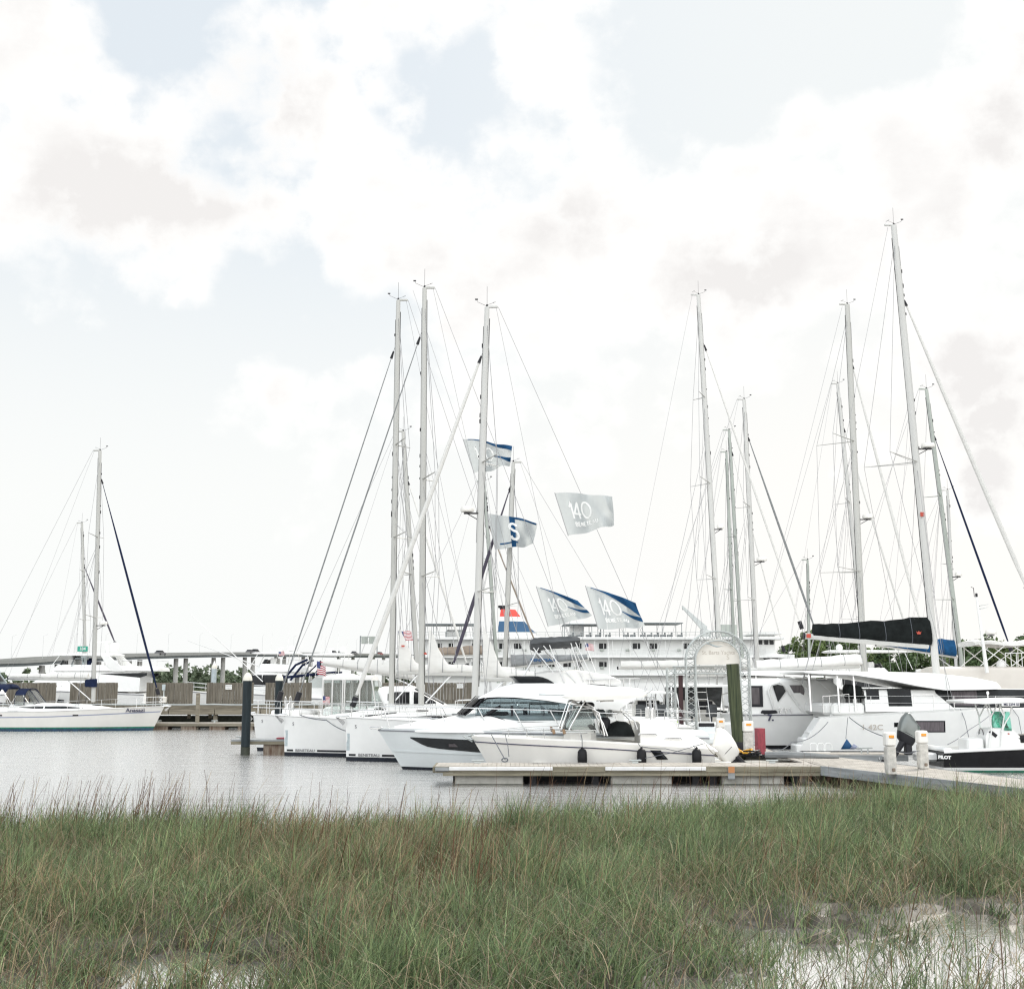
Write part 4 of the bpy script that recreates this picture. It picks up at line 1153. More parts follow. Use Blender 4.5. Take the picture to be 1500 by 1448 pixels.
def tree(label, x, y, hgt, wid, seed, mi, group, n=4600, leaf=.34):
    root = thing('leafy_tree', label, 'tree', (x, y, .8), 0, group)
    rs = np.random.RandomState(seed)
    mb = MB(); tips = []
    lean = rs.uniform(-.4, .4, 2)
    tr = [Vector((lean[0] * f, lean[1] * f, hgt * .72 * f)) for f in (0, .25, .5, .75, 1)]
    mb.tube(tr, [hgt * .030, hgt * .024, hgt * .018, hgt * .011, hgt * .004], 8)
    for k in range(9):
        f = rs.uniform(.25, .9); a = rs.rand() * 2 * PI; l = wid * .5 * rs.uniform(.5, .95)
        s = tr[0].lerp(tr[4], f); e = s + Vector((math.cos(a) * l, math.sin(a) * l, hgt * rs.uniform(.06, .22))); mb.tube([s, s.lerp(e, .5) + Vector((0, 0, .15)), e], [hgt * .010, hgt * .007, hgt * .003], 5); tips.append(e)
    mb.build('trunk', M['bark'], root)
    nc = 34; cs = []; rr = []
    for k in range(nc):
        a = rs.rand() * 2 * PI; f = rs.rand(); zc = hgt * (.22 + .74 * f); rad = wid * .5 * math.sqrt(max(.05, 1 - ((f - .42) / .66) ** 2)) * rs.uniform(.35, .95)
        cs.append((math.cos(a) * rad, math.sin(a) * rad, zc)); rr.append(wid * rs.uniform(.09, .19))
    for e in tips: cs.append(tuple(e)); rr.append(wid * .14)
    q = leaves(rs, np.array(cs), np.array(rr), n, leaf)
    cards('crown', q, leafm[mi], root)
    return root
def far_wood(name, label, spans, seed, n, leaf, m):
    rs = np.random.RandomState(seed); cs = []; rr = []
    for (x0, x1, y, h0, h1, dep) in spans:
        k = int(abs(x1 - x0) / (h1 * .22)) + 3
        for i in range(k):
            xx = lerp(x0, x1, rs.rand()); hh = rs.uniform(h0, h1)
            for j in range(4):
                cs.append((xx + rs.normal() * hh * .16, y + rs.rand() * dep, hh * rs.uniform(.18, 1) + .3)); rr.append(hh * rs.uniform(.14, .24))
    return tag(cards(name, leaves(rs, np.array(cs), np.array(rr), n, leaf), m), label, None, None, 'stuff')
farleaf = mat('hazed_far_foliage', (.12, .155, .095), .8, var=.35, scale=.12)  # distance haze is put into this paler leaf colour
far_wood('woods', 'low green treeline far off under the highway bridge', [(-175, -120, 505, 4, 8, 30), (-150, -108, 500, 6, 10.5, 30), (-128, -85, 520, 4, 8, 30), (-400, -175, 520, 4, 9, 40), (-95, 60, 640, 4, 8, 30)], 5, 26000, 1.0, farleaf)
TR = [(1163, 250, 9.9, 7, 'rounded green tree behind the pilothouse of the white cruise ship'), (1188, 232, 12.3, 8, 'tall dark tree against the sky right of the white cruise ship'), (1216, 240, 11.1, 9, 'green tree showing above the end of the black boom cover'), (1243, 228, 10.1, 7, 'bushy tree behind the white hardtop below the black sail cover'), (1275, 238, 8.9, 8, 'low green tree half hidden below the black boom cover'),
      (1312, 236, 9.3, 9, 'green tree behind the blue sail cover'), (1348, 242, 8.7, 8, 'small green tree just left of the catamaran mast'), (1395, 236, 8.7, 8, 'green tree behind the mast with the blue sail cover'), (1425, 228, 9.7, 8, 'green tree behind the slim white radar pole'), (1452, 236, 10.9, 9, 'tallest tree under the white folded awning'), (1482, 228, 10.0, 8, 'green tree at the far end of the row under the awning'), (1515, 232, 10.7, 9, 'tree at the end of the shore row past the awning'), (1150, 262, 7.7, 6, 'small tree half hidden by the cruise ship')]
for i, (px, d, hh, ww, lb) in enumerate(TR):
    p = P(px, HOR, d); tree(lb, p.x, d, hh, ww, 100 + i, i % 3, 'trees along the far bank')
# ------------------------------------------------------------------ highway bridge
BR = [(-60, 300, 968), (45, 325, 965.5), (100, 345, 961.5), (200, 380, 957), (300, 420, 955), (400, 470, 954.5), (480, 520, 955.5), (570, 600, 957.5), (700, 720, 960), (900, 900, 966)]
root = thing('highway_bridge', 'long low highway bridge on paired concrete columns beyond the marina', 'bridge', P(100, HOR, 282) * 1.0)
root.location.z = 0
BRP = [P(x, y, d) for x, d, y in BR]
def brz(i): return BRP[i]
def brat(px):
    xs = [b[0] for b in BR]
    return P(px, interp(px, xs, [b[2] for b in BR]), interp(px, xs, [b[1] for b in BR]))
pts = [brat(v) for v in np.linspace(-60, 900, 60)]
L_ = [p - root.location for p in pts]
def cross(i):
    a = L_[max(0, i - 1)]; b = L_[min(len(L_) - 1, i + 1)]; t = (b - a); t.z = 0; t.normalize(); return Vector((-t.y, t.x, 0))
def sweep(sec):
    mb = MB(); mb.loft([[L_[i] + cross(i) * u + Vector((0, 0, z)) for u, z in sec] for i in range(len(L_))], True, True, True); return mb
sweep([(0, -.9), (11, -.9), (11, -.6), (0, -.6)]).build('road_deck', M['bridgec'], root)
mc_ = mat('pier_concrete', (.40, .40, .38), .85, var=.1, scale=.3)
sweep([(.5, -1.75), (10.5, -1.75), (10.5, -.91), (.5, -.91)]).build('girder', M['bridge'], root)
sweep([(-.25, -.95), (0, -.95), (0, 0), (-.25, 0)]).build('parapet', M['bridgec'], root)
sweep([(11, -.95), (11.25, -.95), (11.25, 0), (11, 0)]).build('parapet', M['bridgec'], root)
for px in (62, 85, 130, 146, 191.5, 207, 260.5, 275, 316, 330, 362, 374, 408, 420, 448, 459, 500, 521, 551, 566, 590):
    c = brat(px) - root.location; zt = c.z - 1.76; q = c + Vector((-.35, .94, 0)) * 5
    mb = MB(); mb.tube([(q.x, q.y, -2.0), (q.x, q.y, zt - .02)], .78, 12); mb.build('pier_column', mc_, root)
for px in range(-30, 620, 46):
    mb = MB(); p = brat(px) - root.location; mb.tube([p, p + Vector((0, 0, 6)), p + Vector((.6, 1.2, 6.5))], [.05, .035, .03], 5); mb.build('lamp_post', M['galv'], root)
# sign gantry
g = brat(527); root2 = thing('sign_gantry', 'overhead road sign frame standing on the highway bridge', 'road sign', (g.x, g.y + 1, g.z - .6))
q = brat(561)
mb = MB(); dx = q.x - g.x
mb.tube([(0, 0, 0), (0, 0, 8.5)], .22, 8); mb.tube([(dx, 3, -.2), (dx, 3, 8.3)], .22, 8); mb.tube([(0, 0, 8.2), (dx, 3, 8.0)], .16, 6); mb.tube([(0, 0, 6.0), (dx, 3, 5.8)], .10, 6)
mb.build('gantry_frame', M['bridge'], root2)
for k, x0 in enumerate((.6, 4.0)):
    mb = MB(); mb.box((x0 + 1.4, -.35, 6.6), (3.0, .14, 3.4), .25, 0, .04); pn = mb.build('sign_panel', M['alug'], root2)
    mb = MB()
    for j in range(5): mb.box((x0 + .35 + j * .52, -.48 + (j - 2) * .12, 6.6), (.10, .10, 3.2), .25)
    mb.build('panel_brace', M['galv'], pn)
# traffic
def car(label, px, m, ln=4.6, hh=1.5, grp='vehicles crossing the highway bridge', cat='car', name='car'):
    p = brat(px); t = brat(px + 3) - p
    r = thing(name, label, cat, (p.x, p.y + 2.2, p.z - .58), math.atan2(t.y, t.x), grp)
    if hh < 2:
        mb = MB(); rings = []
        for x_, z0, z1, w in ((-.5, .35, .85, .72), (-.46, .25, .95, .88), (-.2, .22, .95, .9), (.25, .22, .92, .9), (.46, .26, .75, .86), (.5, .35, .65, .7)):
            rings.append([(x_ * ln, -w, z0), (x_ * ln, w, z0), (x_ * ln, w * .98, z1), (x_ * ln, -w * .98, z1)])
        mb.loft(rings, True, True, True); mb.build('body', m, r)
        mb = MB(); mb.loft([[(x_ * ln, -w, .9), (x_ * ln, w, .9), (x_ * ln, w * .85, z), (x_ * ln, -w * .85, z)] for x_, z, w in ((-.42, .93, .8), (-.28, hh, .74), (.08, hh, .74), (.26, .93, .78))], True, True, True); mb.build('cabin_glass', M['smoke'], r)
    else:
        mb = MB(); mb.box((-.1 * ln, 0, hh * .55), (ln * .78, 2.3, hh * .85), 0, 0, .06); mb.build('cargo_box', m, r)
        mb = MB(); mb.prism([(ln * .30, .5), (ln * .5, .5), (ln * .5, 1.5), (ln * .44, 2.5), (ln * .30, 2.5)], -1.1, 1.1); mb.build('cab', M['carwhite'], r)
    for sx in (-.3, .3):
        for sy in (-.8, .8):
            mb = MB(); mb.lathe([(.12, -.1), (.33, -.1), (.33, .1), (.12, .1)], (sx * ln, sy, .33), 10, 0, 'y'); mb.build('wheel', M['rubber'], r)
    return r
car('dark car on the bridge above the gap left of the second wave screen', 232, M['cargray'])
car('dark car just right of the sport boat outriggers on the bridge', 365, M['cargray'])
car('second dark car close behind another over the sport fishing boat', 373, M['cargray'], 4.9, 1.7)
car('dark sedan on the bridge left of the sign gantry, rearmost of its pair', 488, M['cargray'])
car('dark van-like car on the bridge next to the gantry, leading its pair', 499, M['cargray'], 5.0, 1.75)
car('dark car on the bridge close under the road sign', 518, M['cargray'])
car('red car on the bridge under the right post of the sign gantry', 556, M['carred'])

# ------------------------------------------------------------------ wave screens and far dock
DF = 90.0
def zat(y, d): return P(PW / 2, y, d).z
SCR = [(-62, -14, 'weathered plank wave screen beside the stern of the navy-canvas sloop'), (10, 83, 'weathered plank wave screen behind the sprayhood of the navy-canvas sloop'), (103, 173, 'weathered plank wave screen directly behind the white mast of the navy-canvas sloop'), (215, 283, 'weathered plank wave screen behind the bow pulpit of the navy-canvas sloop'), (303, 372, 'plank wave screen with a white notice, behind the first black pile'),
       (389, 457, 'brown plank wave screen behind the second black pile'), (475, 545, 'plank wave screen behind the clear canvas cockpit enclosure'), (560, 612, 'plank wave screen between two white sailboat masts'), (622, 692, 'plank wave screen with a white notice, seen between the white booms')]
for x0, x1, lb in SCR:
    a, b = P(x0, 1000, DF), P(x1, 1000, DF); zt, zb = zat(999.5, DF), zat(1031, DF)
    r = thing('wave_screen', lb, 'wooden screen', ((a.x + b.x) / 2, DF, zb), 0, 'wave screens along the far dock')
    w = b.x - a.x; mb = MB(); npl = 15
    rnd = random.Random(x0)
    for k in range(npl):
        mb.box((-w / 2 + w * (k + .5) / npl, rnd.uniform(-.012, .012), (zt - zb) / 2 + rnd.uniform(-.02, .02)), (w / npl - .015, .06, zt - zb), 0, 0, .008)
    mb.build('planks', M['fence'], r, 30)
    mb = MB()
    for z in (.25, (zt - zb) - .25): mb.box((0, .11, z), (w * .98, .10, .14))
    mb.build('rail', M['beam'], r)
    mb = MB()
    for sx in (-.42, .42): mb.box((w * sx, .24, (zt - zb) / 2 - .5), (.22, .2, zt - zb + 1.0))
    mb.build('post', M['beam'], r)
for px, py, lb in ((335, 1006, 'white notice on the plank screen beside the first black pile'), (674, 1004, 'white notice on the plank screen between the sailboat masts')):
    p = P(px, py, DF - .07); r = thing('notice_board', lb, 'sign', p)
    mb = MB(); mb.box((0, 0, 0), (.46, .02, .34), 0, 0, .006); mb.build('board', M['gel'], r)
    tx('lettering', 'PRIVATE', .11, (0, -.014, .08), ROT_S, M['lettergray'], r); tx('lettering', 'DOCK', .11, (0, -.014, -.06), ROT_S, M['lettergray'], r)
# timber deck the screens stand on
a, b = P(-80, 1000, DF), P(720, 1000, DF)
r = thing('wave_break', 'long weathered timber wave break carrying the plank screens', 'breakwater', ((a.x + b.x) / 2, DF, 0))
w = b.x - a.x
for z, hh, yy, nm in ((zat(1035, DF), .34, -.55, 'beam'), (zat(1042, DF), .36, -.75, 'beam')):
    mb = MB(); k = 12
    for i in range(k): mb.box((-w / 2 + w * (i + .5) / k, yy, z), (w / k - .04, .22, hh), 0, 0, .02)
    mb.build(nm, M['beam'], r)
mb = MB(); mb.box((0, .4, zat(1033, DF)), (w, 2.0, .12)); mb.build('deck', M['beam'], r)
mb = MB(); mb.tube([(-w / 2 + w * i / 40, -.95, zat(1030.5, DF) - .06 * abs(math.sin(i * .8))) for i in range(41)], .06, 6); mb.build('pipe', M['galv'], r)
mb = MB(); mb.box((0, 1.2, .4), (w, .3, .9)); mb.build('dark_void_sheet', M['algaedark'], r)  # dark sheet standing for the shade in the void under the deck
for i in range(9):
    mb = MB(); x_ = -w / 2 + w * (i + .5) / 9; mb.box((x_, -.5, .7), (.28, .28, 1.9), 0, 0, .02); mb.build('bracing_post', M['beam'], r)
# low float dock in front of it
r = thing('float_dock', 'low narrow float dock with rust-stained floats before the plank screens', 'dock', ((P(225, 1000, 88).x + P(430, 1000, 88).x) / 2, 87.6, 0))
w = P(430, 1000, 88).x - P(225, 1000, 88).x
mb = MB(); mb.box((0, 0, .42), (w, 1.5, .10), 0, 0, .02); mb.build('deck', M['plank'], r)
mb = MB(); mb.box((0, -.76, .34), (w, .05, .2)); mb.build('edge_board', M['beam'], r)
for i in range(5):
    mb = MB(); mb.box((-w / 2 + w * (i + .45) / 5, -.1, .08), (w / 5 * .55, 1.2, .5), 0, 0, .04); mb.build('float', M['rust'], r)
for px in (318, 236):
    mb = MB(); x_ = P(px, 1000, 87.6).x - r.location.x; mb.box((x_, -.3, .52), (.10, .1, .1)); mb.tube([(x_ - .22, -.3, .6), (x_ + .22, -.3, .6)], .035, 6); mb.build('cleat', M['galv'], r)
p = P(291, 1000, 87.2)
r = tag(None or (lambda m_: m_.build('dock_post', M['beam'], None, loc=(p.x, p.y, 0)))((lambda m_: (m_.box((0, 0, 1.2), (.24, .24, 2.6), 0, 0, .03), m_)[1])(MB())), 'plain brown timber post standing alone in the gap between two plank screens', 'post')
# boxes on the screen by the sloop's bow
p = P(240, 1003, DF - .4)
r = thing('dock_utility_box', 'pale blue electric box on a post near the sloop bow', 'utility box', (p.x, p.y, zat(1032, DF)))
mb = MB(); mb.box((0, 0, 1.25), (.22, .16, .42), 0, 0, .02); mb.build('box', M['paleblue'], r)
mb = MB(); mb.box((0, .12, .7), (.08, .08, 1.5)); mb.build('post', M['galv'], r)
p = P(239, 1024, DF - .9)
r = thing('hose_box', 'small cream box with a coiled hose by the sloop bow', 'box', (p.x, p.y, p.z - .25))
mb = MB(); mb.box((0, 0, .22), (.48, .3, .44), 0, 0, .03); mb.build('box', M['signp'], r)
mb = MB(); mb.tube([(-.12 + .11 * math.cos(t), -.17, .26 + .11 * math.sin(t)) for t in np.linspace(0, 12, 30)], .015, 4); mb.build('hose', M['dark'], r)

# ------------------------------------------------------------------ black sleeved piles
def pile(label, px, d, top_y, r0=.2, group='black piles with pale caps'):
    p = P(px, 1000, d); z = zat(top_y + 10, d)
    r = thing('mooring_pile', label, 'pile', (p.x, d, 0), 0, group)
    mb = MB(); mb.tube([(0, 0, -1.5), (0, 0, .35)], r0 * 1.03, 18); mb.build('waterline_band', M['algaedark'], r)
    mb = MB(); mb.tube([(0, 0, .36), (0, 0, z * .5), (0, 0, z)], r0, 18); mb.build('sleeve', M['pileblack'], r)
    mb = MB(); mb.lathe([(r0 * 1.06, z - .02), (r0 * 1.06, z + .06), (r0 * .95, z + .16), (r0 * .55, z + .30), (r0 * .15, z + .36)], (0, 0, 0), 18); mb.build('cap', M['pilecap'], r)
    return r
pile('nearest black pile with cream domed cap, standing in open water', 362.5, 56.5, 986)
pile('second black pile with cream cap, rising behind the first white bow', 409, 66, 986)
pile('thin pale pile with pointed cap', 313, 98, 968, .2)
o = bpy.data.objects['mooring_pile.002']; o['label'] = 'pale blue channel pile with a pointed cap behind the plank screens'; o.pop('group', None)
for ch in o.children:
    if ch.name.startswith('sleeve'): ch.data.materials[0] = M['paleblue']
p = P(313, 969, 98)
mb = MB(); mb.lathe([(.215, 0), (.2, .1), (.02, .62)], (0, 0, p.z - .55), 14); c_ = mb.build('pointed_cap', M['gel'], o)

# small finger dock by the first pile
r = thing('finger_dock', 'short low finger dock with rusty floats beside the nearest black pile', 'dock', (P(400, 1000, 58).x, 57.4, 0))
mb = MB(); x0, x1 = P(343, 1000, 57).x - r.location.x, P(500, 1000, 57).x - r.location.x
mb.box(((x0 + x1) / 2, 0, .62), (x1 - x0, 1.3, .10), 0, 0, .02); mb.build('deck', M['fasciag'], r)
mb = MB(); mb.box(((x0 + x1) / 2, -.62, .52), (x1 - x0, .06, .14)); mb.build('edge_board', M['fascia'], r)
mb = MB(); mb.box((x0 + 2.0, .0, .22), (1.1, 1.1, .62), 0, 0, .04); mb.box((x0 + 3.4, 0, .22), (1.2, 1.1, .62), 0, 0, .04); mb.build('float', M['rust'], r)
mb = MB(); mb.box((x0 + 2.6, -.2, .71), (1.2, .5, .07), 0, 0, .03); mb.build('red_hose_mat', M['maroon'], r)
mb = MB(); mb.tube([(x0 + .35, -.3, .67), (x0 + .35, -.3, .76), ], .04, 6); mb.tube([(x0 + .15, -.3, .78), (x0 + .6, -.3, .78)], .03, 6); mb.build('cleat', M['galv'], r)

# ------------------------------------------------------------------ main finger dock in front
DZ = .58
r = thing('main_finger_dock', 'weathered timber finger dock on concrete floats alongside the white sport boat', 'dock', (0, 0, 0))
xa, xb = G(640, 1119, DZ).x, G(1192, 1119, DZ).x
yf, yb = 40.0, 41.9
mb = MB(); rnd = random.Random(3); x_ = xa
while x_ < xb:
    mb.box((x_ + .075, (yf + yb) / 2, DZ - .025 + rnd.uniform(-.003, .003)), (.142, yb - yf - .1, .05)); x_ += .15
mb.build('deck_planks', M['plank'], r, 30)
mb = MB(); mb.box(((xa + xb) / 2, yf, DZ - .10), (xb - xa, .08, .19), 0, 0, .015); mb.box(((xa + xb) / 2, yb, DZ - .10), (xb - xa, .08, .19), 0, 0, .015); mb.box((xa - .04, (yf + yb) / 2, DZ - .10), (.08, yb - yf, .19), 0, 0, .015)
mb.build('fascia', M['fascia'], r)
mb = MB(); mb.box(((xa + xb) / 2 + .1, yf - .02, DZ - .25), (xb - xa - .3, .08, .09)); mb.build('lower_wale', M['fascia'], r)
for p0, p1 in ((660, 808), (883, 1027)):
    mb = MB(); a, b = G(p0, 1119, DZ).x, G(p1, 1119, DZ).x; mb.box(((a + b) / 2, yf - .065, DZ - .07), (b - a, .045, .12), 0, 0, .015); mb.build('white_bumper', M['rubstrip'], r)
mb = MB(); a = G(640, 1119, DZ).x; b = G(660, 1119, DZ).x; mb.box(((a + b) / 2, yf - .065, DZ - .085), (b - a, .045, .13), 0, 0, .02); mb.build('corner_bumper', M['fasciag'], r)
for p0, p1 in ((668, 766), (892, 979), (1052, 1105), (1106, 1140)):
    mb = MB(); a, b = G(p0, 1119, DZ).x, G(p1, 1119, DZ).x; mb.box(((a + b) / 2, yf + .85, .10), (b - a, 1.45, .62), 0, 0, .05); mb.box(((a + b) / 2, yf + .84, -.06), (b - a + .012, 1.462, .22), 0, 1, .05); mb.build('concrete_float', [M['concrete'], M['algaedark']], r)
mb = MB()
for p0 in (780, 870, 1015, 1040, 1160): a = G(p0, 1119, DZ).x; mb.box((a, yf + .5, .14), (.22, .2, .42))
mb.box(((xa + xb) / 2, yb - .25, .15), (xb - xa - 1, .1, .35)); mb.build('underframe', M['dark'], r)
mb = MB(); a = G(1063, 1119, DZ).x; mb.box((a, yf - .06, DZ - .2), (.22, .05, .40), 0, 0, .01); mb.build('gray_patch_plate', M['fasciag'], r)
mb = MB(); mb.box((a, yf - .088, DZ - .1), (.2, .012, .2)); mb.build('orange_patch_plate', mat('rust_orange', (.45, .20, .08), .7), r)
for pxc in (700, 930, 1130):
    c = G(pxc, 1117, DZ); mb = MB(); mb.box((c.x, yb - .35, DZ + .03), (.2, .08, .06)); mb.tube([(c.x - .2, yb - .35, DZ + .09), (c.x + .2, yb - .35, DZ + .09)], .03, 6); mb.build('cleat', M['galv'], r)

# ------------------------------------------------------------------ walkway to the right and the cross dock behind
WF = [(xb + .02, 40.0), (G(1260, 1128, DZ).x, G(1260, 1128, DZ).y), (G(1500, 1155, DZ).x, G(1500, 1155, DZ).y), (G(1640, 1172, DZ).x, G(1640, 1172, DZ).y)]
WB = [(G(1122, 1096, DZ).x, 49.5), (G(1250, 1111, DZ).x, G(1250, 1111, DZ).y), (G(1500, 1141, DZ).x, G(1500, 1141, DZ).y), (G(1640, 1157, DZ).x, G(1640, 1157, DZ).y)]
r = thing('walkway', 'grey plank walkway running from the finger dock to the shore', 'walkway', (0, 0, 0))
def wl(A, t):
    k = min(len(A) - 2, int(t)); f = t - k
    return Vector((lerp(A[k][0], A[k + 1][0], f), lerp(A[k][1], A[k + 1][1], f), 0))
mb = MB(); nst = 210
for i in range(nst):
    t0, t1 = 3 * i / nst, 3 * (i + .95) / nst
    q = [wl(WF, t0), wl(WF, t1), wl(WB, t1), wl(WB, t0)]; dz = rnd.uniform(-.003, .003)
    top = [v + Vector((0, 0, DZ + dz)) for v in q]; bot = [v + Vector((0, 0, DZ - .05)) for v in q]
    mb.loft([bot, top], True, True, True)
mb.build('deck_planks', M['plank'], r, 30)
for A, nm in ((WF, 'edge_board'), (WB, 'edge_board')):
    mb = MB(); sgn = -1 if A is WF else 1
    for k in range(3):
        a, b = Vector((*A[k], 0)), Vector((*A[k + 1], 0)); t = (b - a).normalized(); nn = Vector((-t.y, t.x, 0)) * (-.06 if A is WF else .06)
        if nn.y * sgn < 0 and abs(nn.y) > .01: nn = -nn
        mb.loft([[p + Vector((0, 0, z)) + nn * s_ for s_, z in ((0, DZ - .28), (1, DZ - .28), (1, DZ + .015), (0, DZ + .015))] for p in (a, b)], True, True, True)
    mb.build(nm, M['fasciag'], r)
for t in (.25, .7, 1.1, 1.5, 1.9, 2.3):
    c = (wl(WF, t) + wl(WB, t)) / 2; mb = MB(); mb.box((c.x, c.y, .02), (1.9, 1.5, .55), R(60), 0, .05); mb.build('float', M['rust'], r)
r = thing('cross_dock', 'wide plank dock carrying the arch and the power pedestals', 'dock', (0, 0, 0))
mb = MB(); y_ = 42.0
x0, x1 = G(985, 1085, DZ).x - .2, G(1122, 1096, DZ).x
while y_ < 59.5:
    xl = lerp(x0 + 2.6, x0, min(1, max(0, (y_ - 47) / 4))); xr = x1 if y_ > 49.4 else lerp(WF[0][0], x1, (y_ - 40.0) / 9.5) - .03
    mb.box(((xl + xr) / 2, y_ + .08, DZ - .025), (xr - xl, .15, .05)); y_ += .16
mb.build('deck_planks', M['plank'], r, 30)
for k in range(3): mb = MB(); mb.box((x0 + 2.6, 46 + 4.5 * k, .05), (2.2, 2.6, .55), 0, 0, .05); mb.build('float', M['concrete'], r)
# side finger by the catamaran
a, b = G(1182, 1099, DZ), G(1302, 1108, DZ)
r = thing('side_finger_dock', 'small grey finger dock under the catamaran stern', 'dock', (0, 0, 0))
mb = MB(); mb.box(((a.x + b.x) / 2 + .5, 47.6, DZ - .06), (b.x - a.x + 1.6, 1.1, .12), 0, 0, .02); mb.build('deck', M['plank'], r)
mb = MB(); mb.box(((a.x + b.x) / 2 + .5, 47.02, DZ - .16), (b.x - a.x + 1.6, .06, .22)); mb.build('edge_board', M['fasciag'], r)
mb = MB(); mb.box(((a.x + b.x) / 2 + .5, 47.6, .1), (b.x - a.x, .9, .45), 0, 0, .04); mb.build('float', M['algaedark'], r)
mb = MB(); c = G(1262, 1102, DZ); mb.tube([(c.x - .3, 47.3, DZ + .2), (c.x + .3, 47.3, DZ + .2)], .03, 6); mb.tube([(c.x - .12, 47.3, DZ), (c.x - .12, 47.3, DZ + .2)], .03, 6); mb.tube([(c.x + .12, 47.3, DZ), (c.x + .12, 47.3, DZ + .2)], .03, 6); mb.build('cleat', M['galv'], r)

# ------------------------------------------------------------------ pedestals, red post, wood pile
def pedestal(label, px, d, y0, y1, w=.42, rz=0.0, lean=0.0):
    p = P(px, y0, d); z1 = zat(y1, d) - DZ
    r = thing('power_pedestal', label, 'power pedestal', (p.x, d, DZ), rz, 'dockside power pedestals'); r.rotation_euler = (0, lean, rz)
    mb = MB(); mb.box((0, 0, z1 * .33), (w * .92, w * .9, z1 * .66), 0, 0, .03); mb.build('base_column', M['pedestal'], r)
    mb = MB(); mb.box((0, 0, z1 * .84), (w, w, z1 * .34), 0, 0, .04); h_ = mb.build('head', M['gelw'], r)
    mb = MB(); mb.box((0, -w * .5 - .004, z1 * .90), (w * .52, .03, z1 * .07), 0, 0, .008); mb.build('amber_light', M['orange'], h_)
    mb = MB(); mb.box((w * .1, -w * .46, z1 * .12), (w * .3, .05, z1 * .08), 0, 0, .01); mb.build('socket_box', M['rust'], r)
    return r
pedestal('front left white pedestal with amber light on the grey walkway', 1305, 36.4, 1131, 1072, .30, .12)
pedestal('white pedestal with amber light at the outboard of the black boat', 1352, 38.8, 1120, 1070, .31, .12)
pedestal('white pedestal with amber light beside the dark red post', 1096.5, 47.5, 1097, 1056, .37)
pedestal('white pedestal with amber light left of the green-stained pile', 1056, 52, 1088, 1052, .32)
p = P(1114, 1103, 45.8)
r = thing('red_post', 'square dark red timber post on the dock', 'post', (p.x, p.y, DZ))
mb = MB(); zt = zat(1066, 45.8) - DZ; mb.box((0, 0, zt / 2), (.30, .30, zt), R(12), 0, .012); mb.build('shaft', M['maroon'], r)
mb = MB(); mb.box((0, 0, .03), (.44, .44, .05), R(12), 0, .01); mb.build('foot_plate', M['dark'], r)
a, b = P(1084, 1104, 49.2), P(1073, 972, 49.2)
r = thing('wooden_pile', 'tall round timber pile stained green with a brown foot', 'pile', (a.x, 49.2, 0))
mb = MB(); dx = b.x - a.x; mb.tube([(0, 0, -1.5), (dx * .3, 0, 1.2), (dx * .7, 0, 2.6), (dx, 0, b.z)], [.24, .245, .25, .245], 20); mb.build('shaft', M['pilewood'], r)
mb = MB(); mb.lathe([(.27, DZ), (.29, DZ + .05), (.29, DZ + .3), (.27, DZ + .34)], (dx * .12, 0, 0), 18); mb.build('pile_hoop', M['dark'], r)
# hose and rope heap at the foot of the pile
p = P(1100, 1108, 44.5)
r = thing('hose_coil', 'untidy coil of yellow and black hose on the dock by the red post', 'hose', (p.x, 44.5, DZ))
mb = MB(); rnd = random.Random(5)
mb.tube([(.45 * math.cos(t) * (1 - .02 * t) + rnd.uniform(-.04, .04), .35 * math.sin(t) + rnd.uniform(-.04, .04), .04 + .012 * t) for t in np.linspace(0, 19, 70)], .028, 5); mb.build('black_hose', M['rubber'], r)
mb = MB(); mb.tube([(.28 * math.cos(t) + rnd.uniform(-.06, .06) - .25, .3 * math.sin(t) + rnd.uniform(-.05, .05), .20 + .06 * math.sin(t * 2.3) + .008 * t) for t in np.linspace(0, 9, 40)], .03, 5); mb.build('yellow_hose', M['yellow'], r)
mb = MB(); mb.tube([(.5, 0, .1), (1.2, -.1, .12), (2.2, -.2, .08), (3.0, -.5, .06)], [.12, .13, .1, .05], 8); mb.build('hose_sleeve', M['graycanvas'], r)

# ------------------------------------------------------------------ truss arch with its sign
DA = 56.0
def truss(mb, pts, w, r_=.035, brace=.015, up=Vector((0, 1, 0)), n_seg=None):
    """square box truss along a polyline"""
    pts = [Vector(p) for p in pts]; fr = []
    for i, p in enumerate(pts):
        t = (pts[min(i + 1, len(pts) - 1)] - pts[max(i - 1, 0)]).normalized(); s_ = up.cross(t).normalized()
        fr.append([p + s_ * w / 2 * a + up * w / 2 * b for a, b in ((-1, -1), (1, -1), (1, 1), (-1, 1))])
    for c in range(4): mb.tube([f[c] for f in fr], r_, 6)
    for i in range(len(fr) - 1):
        for c in range(4):
            d = (c + 1) % 4
            if i % 2: mb.tube([fr[i][c], fr[i + 1][d]], brace, 4)
            else: mb.tube([fr[i][d], fr[i + 1][c]], brace, 4)
aL, aR = P(1012, HOR, DA).x, P(1091, HOR, DA).x; cxm = (aL + aR) / 2; zsp = zat(966, DA); ztop = zat(931, DA)
r = thing('truss_arch', 'grey metal truss arch holding a round-topped sign over the dock', 'arch', (cxm, DA, DZ))
hw = (aR - aL) / 2; z0 = zsp - DZ; rise = ztop - zsp
for sx in (-1, 1): mb = MB(); truss(mb, [(sx * hw, 0, z0 * k / 14) for k in range(15)], .42); mb.build('leg_truss', M['galv'], r)
mb = MB(); truss(mb, [(-hw * math.cos(PI * k / 18), 0, z0 + rise * math.sin(PI * k / 18)) for k in range(19)], .42); mb.build('arch_truss', M['galv'], r)
zb = zat(981, DA) - DZ
